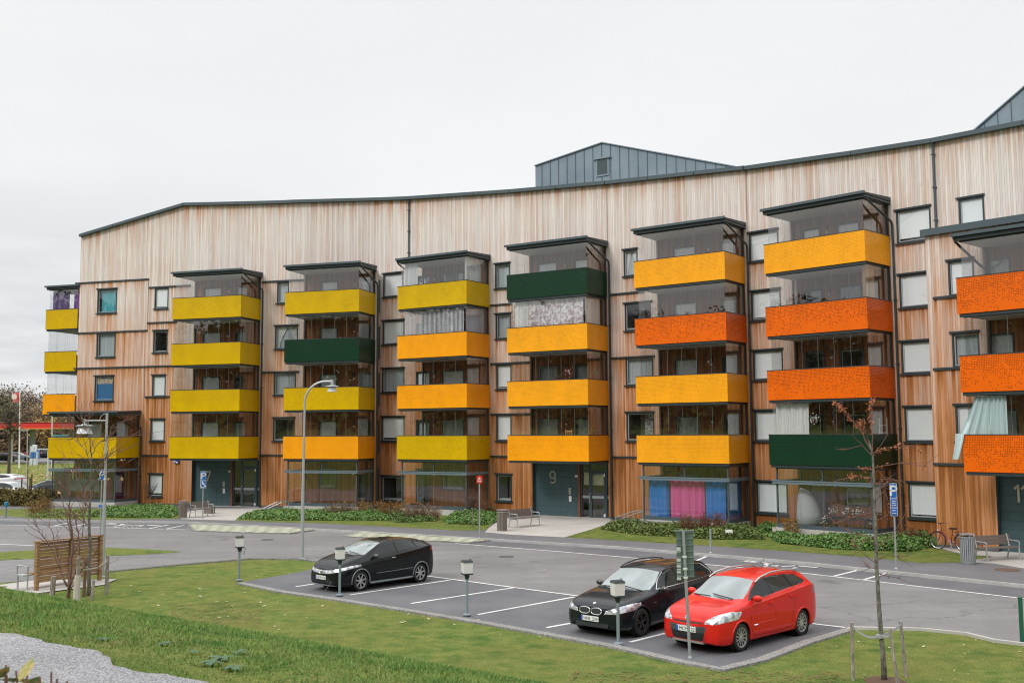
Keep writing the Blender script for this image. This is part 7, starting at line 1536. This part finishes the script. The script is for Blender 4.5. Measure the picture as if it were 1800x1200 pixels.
m = MB(); litter(m, 900, pxr(300, 460, 1060, 1100), .03); litter(m, 500, pxr(1000, 1500, 1180, 1200), .03); struct('leaf_litter', m, mat('brown fallen leaves', (.20, .11, .05), .9), 'stuff', 'brown leaf fragments in the lawn')
# filling station canopy
Y0 = 168.
def FB(x0, x1, y0, y1, Y, d): a = AT(x0, y1, Y); b = AT(x1, y0, Y); return a[0], b[0], Y, Y+d, a[2], b[2]
t = thing('station_canopy', 'flat red filling station canopy with a yellow lower stripe', 'canopy', (AT(20, 760, Y0)[0], Y0, 0))
m = MB(); x0, x1, ya, yb, z0, z1 = FB(-260, 104, 743.5, 754.5, Y0, 14); m.box(x0, x1, ya, yb, z0, z1); obj('fascia', m, mat('bright red fascia', (.62, .03, .025), .4), t)
m = MB(); x0, x1, ya, yb, z0, z1 = FB(-260, 104.5, 752.3, 755.2, Y0-.12, 14); m.box(x0, x1, ya, yb, z0, z1); obj('stripe', m, mat('yellow orange stripe', (.82, .48, .10), .4), t)
m = MB(); x0, x1, ya, yb, z0, z1 = FB(-260, 103, 742.2, 743.6, Y0-.06, 14); m.box(x0, x1, ya, yb, z0, z1); obj('edge', m, mat('pale red edge', (.72, .22, .22), .4), t)
for x in (19.5, -60, 56): m = MB(); p = AT(x, 800, Y0+5); m.tube([(p[0], Y0+5, 0), (p[0], Y0+5, AT(x, 754, Y0+5)[2])], .28 if x != 56 else .45, 8); obj('column', m, WHITE if x != 56 else mat('blue grey column', (.22, .28, .32), .5), t)
for x, lb in ((57, 'blue and white fuel pump beside the far columns'), (62.5, 'white fuel pump right of the blue one')):
    p = AT(x, 800, Y0-4); b = thing('fuel_pump', lb, 'fuel pump', (p[0], Y0-4, 0)); m = MB(); m.box(p[0]-.3, p[0]+.3, Y0-4.3, Y0-3.7, 0, 3.0 if x < 60 else 2.1); obj('body', m, mat('pale pump casing', (.55, .60, .65), .5), b); m = MB(); m.box(p[0]-.2, p[0]+.2, Y0-4.33, Y0-4.3, 1.1, 2.1); obj('display', m, mat('pump blue', (.05, .16, .42), .5), b)
Y0 = 176.; p = AT(61, 800, Y0-9); t = thing('station_sign', 'white price column with a dark blue panel near the pumps', 'sign', (p[0], Y0-9, 0)); m = MB(); m.box(p[0]-.32, p[0]+.32, Y0-9.2, Y0-8.9, 0, 3.2); obj('column', m, WHITE, t); m = MB(); m.box(p[0]+.32, p[0]+.85, Y0-9.2, Y0-9, .9, 2.4); obj('panel', m, mat('pump blue', (.05, .16, .42), .5), t)
# flag and masts
Yf = 150.; b = AT(34.5, 800, Yf); b[2] = 0; t = thing('flagpole', 'white flagpole behind the red canopy', 'flagpole', b); m = MB(); m.tube([b, AT(35, 686, Yf)], [.11, .07], 8); obj('pole', m, WHITE, t); m = MB(); m.lathe(AT(35, 686, Yf), [(.09, 0), (.12, .1), (.001, .2)], 8); obj('finial', m, WHITE, t)
m = MB(); g = [[AT(35.2-x*(11.5)+.6*math.sin(j*1.3), 687.5+y*17+x*3.2+1.2*math.sin(x*5), Yf+.25*math.sin(x*6+y)) for x in np.linspace(0, 1, 9)] for j, y in enumerate(np.linspace(0, 1, 5))]
m.v = [tuple(p) for row in g for p in row]; m.f = [(j*9+i, j*9+i+1, (j+1)*9+i+1, (j+1)*9+i) for j in range(4) for i in range(8)]
fl = tag(obj('flag', m, mat('faded red flag cloth', (.70, .16, .17), .8)), 'faded red flag with a pale centre flying from the white pole', 'flag')
m = MB(); m.v = [tuple(AT(25+6*math.cos(a)*.8, 697+5*math.sin(a), Yf-.35)) for a in np.linspace(0, 6.28, 12, endpoint=False)]; m.f = [tuple(range(12))]; obj('emblem', m, mat('pale flag emblem', (.72, .62, .58), .8), fl)
for x, yt_, lb in ((91, 705, 'pale mast right of the orange end balcony'), (84, 812, 'thin pale lamp mast rising beside the corner porch'), (47, 757, 'thin mast with a small white lamp before the woods')):
    Yp = 120. if x != 84 else 90.; b = AT(x, 850, Yp); b[2] = 0; top = AT(x+1, 757 if x == 47 else (700 if x == 91 else 790), Yp); t = thing('lamp_mast', lb, 'mast', b); m = MB(); m.tube([b, top], [.10 if x != 47 else .05, .07 if x != 47 else .04], 6); obj('pole', m, mat('pale mast grey', (.55, .57, .58), .5), t); m = MB(); m.obox(top+[-.4, 0, .05], (1, 0, 0), (0, 1, 0), (0, 0, 1), .5, .12, .06); obj('lamp_head', m, mat('pale mast grey', (.55, .57, .58), .5), t)
# young staked tree on the bank
b = put(52, 884, 0); t, _b = bare_tree('bare_tree', 'thin staked sapling beyond the hedge', 48.5, 884, 0, [([(48.5, 884), (48.5, 850), (48, 830), (48.5, 800)], .05, .2)], TWIG, TWIG, 44, nsub=6, blen=.9)
for x, yt_ in ((37, 842), (51.5, 840), (54.5, 834)): a = put(x, 884, 0); m = MB(); m.tube([a, a+[0, 0, (884-yt_)*a[1]/FPX]], .045, 6); tag(obj('tree_stake', m, mat('dark brown stake', (.06, .04, .03), .9)), {37: 'left dark stake of the sapling beyond the hedge', 51.5: 'middle dark stake of the sapling beyond the hedge', 54.5: 'right tallest dark stake of the sapling beyond the hedge'}[x], 'stake', 'stakes of the far sapling')
# woods: one tree after another, bare twigs with brown and yellow leaves
def wood_tree(name, label, x, ytop, Y, w_, cols, seed, dens=520, group='trees of the far wood', y0=.25, ls=.42):
    c = AT(x, 760, Y); H_ = AT(x, ytop, Y)[2]; r = random.Random(seed); b = np.array([c[0], Y, 0.]); t = thing(name, label, 'tree', b, 0, group); m = MB(); lf = MB(); m.tube([b, b+[0, 0, H_*.45], b+[r.gauss(0, .3), 0, H_*.9]], [H_*.022, H_*.015, .04], 6)
    tips = []
    for i in range(26):
        z = H_*r.uniform(y0, .85); a = r.uniform(0, 6.28); l = w_*(1-.55*(z/H_))*r.uniform(.6, 1.15); o = b+np.array([0, 0, z]); e = o+np.array([math.cos(a)*l, math.sin(a)*l*.8, l*r.uniform(.4, .9)]); e[2] = min(e[2], H_*r.uniform(.92, 1.03)); q = wob(o, e, 4, .18, r); m.tube(q, list(np.linspace(H_*.007, .03, 5)), 4); tips += q[1:]
        for _ in range(4): p = q[r.randint(1, 4)]; e2 = p+np.array([r.gauss(0, .9), r.gauss(0, .9), r.uniform(-.1, 1.2)]); e2[2] = min(e2[2], H_*1.02); m.tube([p, e2], [.035, .02], 3); tips.append(e2)
    for _ in range(dens): c = tips[r.randint(0, len(tips)-1)]; leafquads(lf, c, r, 1, w_*.16, ls)
    obj('trunk', m, mat('far bark', (.075, .06, .05), .9), t); obj('crown', lf, mat('far foliage %s' % (cols,), cols[0], .9, build=lambda nt, b: NB(nt).link(NB(nt).mix(NB(nt).rng(NB(nt).noise(NB(nt).pos(), .55, 5, .75), .4, .6), cols[0], cols[1]), b.inputs['Base Color'])), t)
BRN = ((.17, .105, .06), (.30, .20, .11)); YEL = ((.30, .18, .05), (.44, .29, .09)); GRD = ((.07, .085, .04), (.14, .145, .065)); GRY = ((.16, .13, .105), (.24, .20, .16))
wt = [(-40, 672, 215, 6, GRD), (-12, 678, 205, 6, BRN), (8, 676, 212, 6, GRY), (4, 690, 195, 4.5, GRD), (22, 690, 225, 6, BRN), (44, 694, 210, 5, GRY), (56, 686, 216, 6, BRN), (72, 705, 205, 5, YEL), (88, 700, 222, 6, BRN), (104, 702, 210, 6, GRY), (122, 706, 215, 6, BRN), (60, 726, 190, 5, GRY), (78, 722, 192, 5, BRN), (98, 722, 190, 5, YEL), (30, 722, 188, 5, BRN), (10, 718, 190, 5, GRD), (-30, 712, 190, 6, BRN), (118, 728, 188, 5, BRN), (84, 740, 184, 4, YEL)]
nm_ = {id(GRD): 'dark green', id(BRN): 'brown', id(GRY): 'grey brown', id(YEL): 'yellow'}
posn = ['furthest left', 'second from the left', 'third from the left', 'low and dark, left of the flagpole', 'just left of the flagpole', 'just right of the flagpole', 'tall one right of the flagpole', 'under the orange balcony', 'behind the pale mast', 'at the balcony glass', 'behind the corner balcony', 'low one above the pumps', 'low one under the orange balcony', 'low one by the mast', 'low one behind the flagpole', 'low one left above the canopy', 'low one at the picture edge', 'low one behind the balcony glass', 'nearest small one above the cars']
for i, (x, yt_, Y, w_, c) in enumerate(wt): wood_tree('woodland_tree', '%s autumn tree of the far wood, %s' % (nm_[id(c)], posn[i]), x, yt_+2, Y+32, w_*1.1, c, 200+i, dens=1050, ls=.28)
# undergrowth at the wood edge
m = MB(); r = random.Random(12)
for _ in range(9000): p = AT(r.uniform(-120, 150), 790, r.uniform(214, 262)); p[2] = abs(r.gauss(0, 1))*2.6+.2; leafquads(m, p, r, 1, .3, .5)
struct('undergrowth', m, mat('wood undergrowth', (.08, .05, .03), .95, build=lambda nt, b: NB(nt).link(NB(nt).mix(NB(nt).rng(NB(nt).noise(NB(nt).pos(), .4, 5, .75), .4, .6), (.08, .06, .04), (.22, .14, .07)), b.inputs['Base Color'])), 'stuff', 'brown undergrowth along the edge of the far wood')
# ivy clad dark tree before the wood on the left
wood_tree('dark_tree', 'thin crooked dark tree rising left of the flagpole in front of the canopy', 18, 706, 118, 1.5, GRD, 321, 260, 'near trees of the far verge', ls=.12, y0=.5)

# ================================================================ long grass on the rise
def blades():
    n = 300000; rg = np.random.default_rng(3); xs = rg.uniform(-13, 7.5, n*2); ys = rg.uniform(5.2, 24, n*2); t = tdist(xs, ys)
    # denser close to the camera, thinning where the mown lawn begins
    keep = (t > -.05+.12*np.sin(xs*3.1)) & (t < 8.6+.9*np.sin(xs*1.7+ys)+rg.normal(0, .45, n*2)) & (rg.random(n*2) < np.clip(14/ys, .25, 1)**1.2)
    # inside the picture only
    u = (xs*AR[0]+ys*AR[1])/(ys*AF[1]); keep &= rg.random(n*2) < np.clip((9.6-t)/4.5, .12, 1); keep &= (u > -.56) & (u < .40)
    xs, ys, t = xs[keep], ys[keep], t[keep]; n = len(xs); z = hgt(xs, ys)
    cl = np.sin(xs*2.3+np.sin(ys*1.9)*1.5)*np.sin(ys*2.9+np.sin(xs*1.3))*.5+.5
    h = (.016+.034*cl*rg.random(n)+.028*(rg.random(n) > .97))*np.where(t < .35, .5, 1)*np.clip(1.15-t*.085, .35, 1); a = rg.uniform(0, 6.28, n); wd = .0032+ys*.00028; lean = rg.normal(0, .45, (n, 2))*h[:, None]
    V = np.zeros((n, 3, 3)); V[:, 0] = np.stack([xs-np.cos(a)*wd, ys-np.sin(a)*wd, z-.005], 1); V[:, 1] = np.stack([xs+np.cos(a)*wd, ys+np.sin(a)*wd, z-.005], 1); V[:, 2] = np.stack([xs+lean[:, 0], ys+lean[:, 1], z+h], 1)
    me = bpy.data.meshes.new('tall_grass'); me.vertices.add(n*3); me.vertices.foreach_set('co', V.ravel()); me.loops.add(n*3); me.loops.foreach_set('vertex_index', np.arange(n*3)); me.polygons.add(n); me.polygons.foreach_set('loop_start', np.arange(0, n*3, 3)); me.polygons.foreach_set('loop_total', np.full(n, 3)); me.update(); me.validate()
    def f(nt, b):
        q = NB(nt); p = q.pos(); a_ = q.noise(p, 1.6, 5, .7); g = q.noise(p, 40, 2, .6); c = q.mix(q.rng(a_, .38, .60), (.070, .185, .036), (.195, .290, .070)); c = q.mix(q.rng(q.noise(p, 2.7, 4, .7), .54, .70, 0, .75), c, (.30, .28, .12)); c = q.mix(q.rng(g, .55, .68, 0, .7), c, (.38, .36, .19)); q.link(c, b.inputs['Base Color'])
    me.materials.append(mat('uncut grass', (.06, .12, .03), .8, build=f, spec=.2)); o = bpy.data.objects.new('tall_grass', me); COL.objects.link(o); tag(o, 'longer uncut grass on the rise beside the gravel path', None, None, 'stuff')
blades()
# the wood on the hill behind the camera, seen mirrored in the glazing
m = MB(); r = random.Random(70); al_ = np.array([_d[0], _d[1]])
for _ in range(38000):
    a = r.uniform(-130, 130); t_ = r.uniform(-72, -34); top_ = 17+8.5*min(1, (-34-t_)/30)+2.2*math.sin(a*.11)+1.2*math.sin(a*.37+1)+.6*math.sin(a*.9); p2 = GA[:2]+al_*a+GN*t_; h0 = float(hgt(*p2)); leafquads(m, (p2[0], p2[1], h0+(top_-h0)*r.random()**.8), r, 2, .6, .55)
for _ in range(22000):  # low scrub added out of view so the glazing mirrors less green slope
    a = r.uniform(-110, 110); t_ = r.uniform(-36, -11); p2 = GA[:2]+al_*a+GN*t_; h0 = float(hgt(*p2)); leafquads(m, (p2[0], p2[1], h0+(1.2+(-11-t_)*.17)*r.random()), r, 1, .4, .5)
struct('hillside_wood', m, mat('hillside wood', (.05, .05, .025), .95, build=lambda nt, b: NB(nt).link(NB(nt).mix(NB(nt).rng(NB(nt).noise(NB(nt).pos(), .3, 5, .75), .4, .6), (.022, .028, .014), (.10, .075, .035)), b.inputs['Base Color'])), 'stuff', 'wood on the hill facing the building, mirrored in its windows')
# broad leaved weeds at the path edge
def weed(px, py, label, seed, n=16, s=.16):
    s *= .62
    d = ray(px, py); P = None
    for Y in np.arange(4.5, 24, .02):
        q = CAM+d*(Y/d[1])
        if q[2] <= float(hgt(q[0], q[1])): P = q; break
    if P is None: return
    r = random.Random(seed); m = MB(); t = thing('weed', label, 'weed', P)
    for i in range(n):
        a = r.uniform(0, 6.28); L_ = s*r.uniform(.6, 1.3); dr = np.array([math.cos(a), math.sin(a), 0]); sd = np.array([-dr[1], dr[0], 0]); pr = None; w_ = L_*.17
        for k in range(5):
            u = k/4; c = P+dr*L_*u+np.array([0, 0, .02+L_*.55*u-L_*.5*u*u]); ww = w_*math.sin(math.pi*min(1, .12+u*.86)); cur = (c-sd*ww, c+sd*ww)
            if pr: m.add([pr[0], pr[1], cur[1], cur[0]], [(0, 1, 2, 3)])
            pr = cur
    obj('leaves', m, mat('weed leaf green', (.055, .12, .055), .6), t)
for i, (x, y, s, lb) in enumerate([(392, 1162, .17, 'largest leafy weed spreading over the gravel edge'), (372, 1170, .13, 'leafy weed left of the largest one'), (412, 1178, .13, 'leafy weed below the largest one'), (420, 1150, .12, 'leafy weed right of the largest one in the grass'), (182, 1127, .09, 'small leafy weed in the grass above the gravel'), (290, 1135, .10, 'grey green weed halfway along the gravel edge'), (55, 1157, .05, 'tiny weed alone in the gravel'), (340, 1150, .08, 'small weed where the gravel bends')]): weed(x, y, lb, 90+i, s=s)
# plant close to the camera at the lower left
P = CAM+ray(60, 1195)*3.0; r = random.Random(14); bz = float(hgt(P[0], P[1])); t = thing('leafy_plant', 'yellowing leafy plant close to the camera in the lower left corner', 'plant', (P[0], P[1], bz)); m = MB(); lf = MB(); tops = []
for (px, py) in ((12, 1186), (28, 1178), (48, 1183), (70, 1188), (90, 1180), (100, 1192), (118, 1196), (10, 1168), (40, 1200), (62, 1200)):
    e = CAM+ray(px, py)*(2.9+.25*r.random()); o = np.array([P[0]+(e[0]-P[0])*.4, P[1]+(e[1]-P[1])*.4, bz]); q = wob(o, e, 3, .02, r); m.tube(q, [.008, .006, .005, .003], 5); tops.append((e, py))
for e, py in tops:
    for _ in range(3): c = e+np.array([r.gauss(0, .02), r.gauss(0, .05), -.02-abs(r.gauss(0, .02))]); u = np.array([r.gauss(0, 1), r.gauss(0, .6), r.gauss(0, .3)]); u /= np.linalg.norm(u); v = np.cross(u, (0, .5, 1)); v /= np.linalg.norm(v); s = .035*r.uniform(.7, 1.4); lf.add([c-u*s, c-u*s*.3-v*s*.6, c+u*s*.5-v*s*.5, c+u*s, c+u*s*.5+v*s*.5, c-u*s*.3+v*s*.6], [(0, 1, 2, 3, 4, 5)])
obj('stems', m, TWIG, t); obj('leaves', lf, mat('yellow green leaf', (.25, .26, .05), .5, build=lambda nt, b: NB(nt).link(NB(nt).mix(NB(nt).rng(NB(nt).noise(NB(nt).pos(), 22, 3, .6), .42, .58), (.13, .20, .03), (.42, .30, .10)), b.inputs['Base Color'])), t)
for o in bpy.data.objects:
    if 'label' in o and not 4 <= len(o['label'].split()) <= 16: print('LABEL', o.name, len(o['label'].split()), o['label'])
print('objects', len(bpy.data.objects))
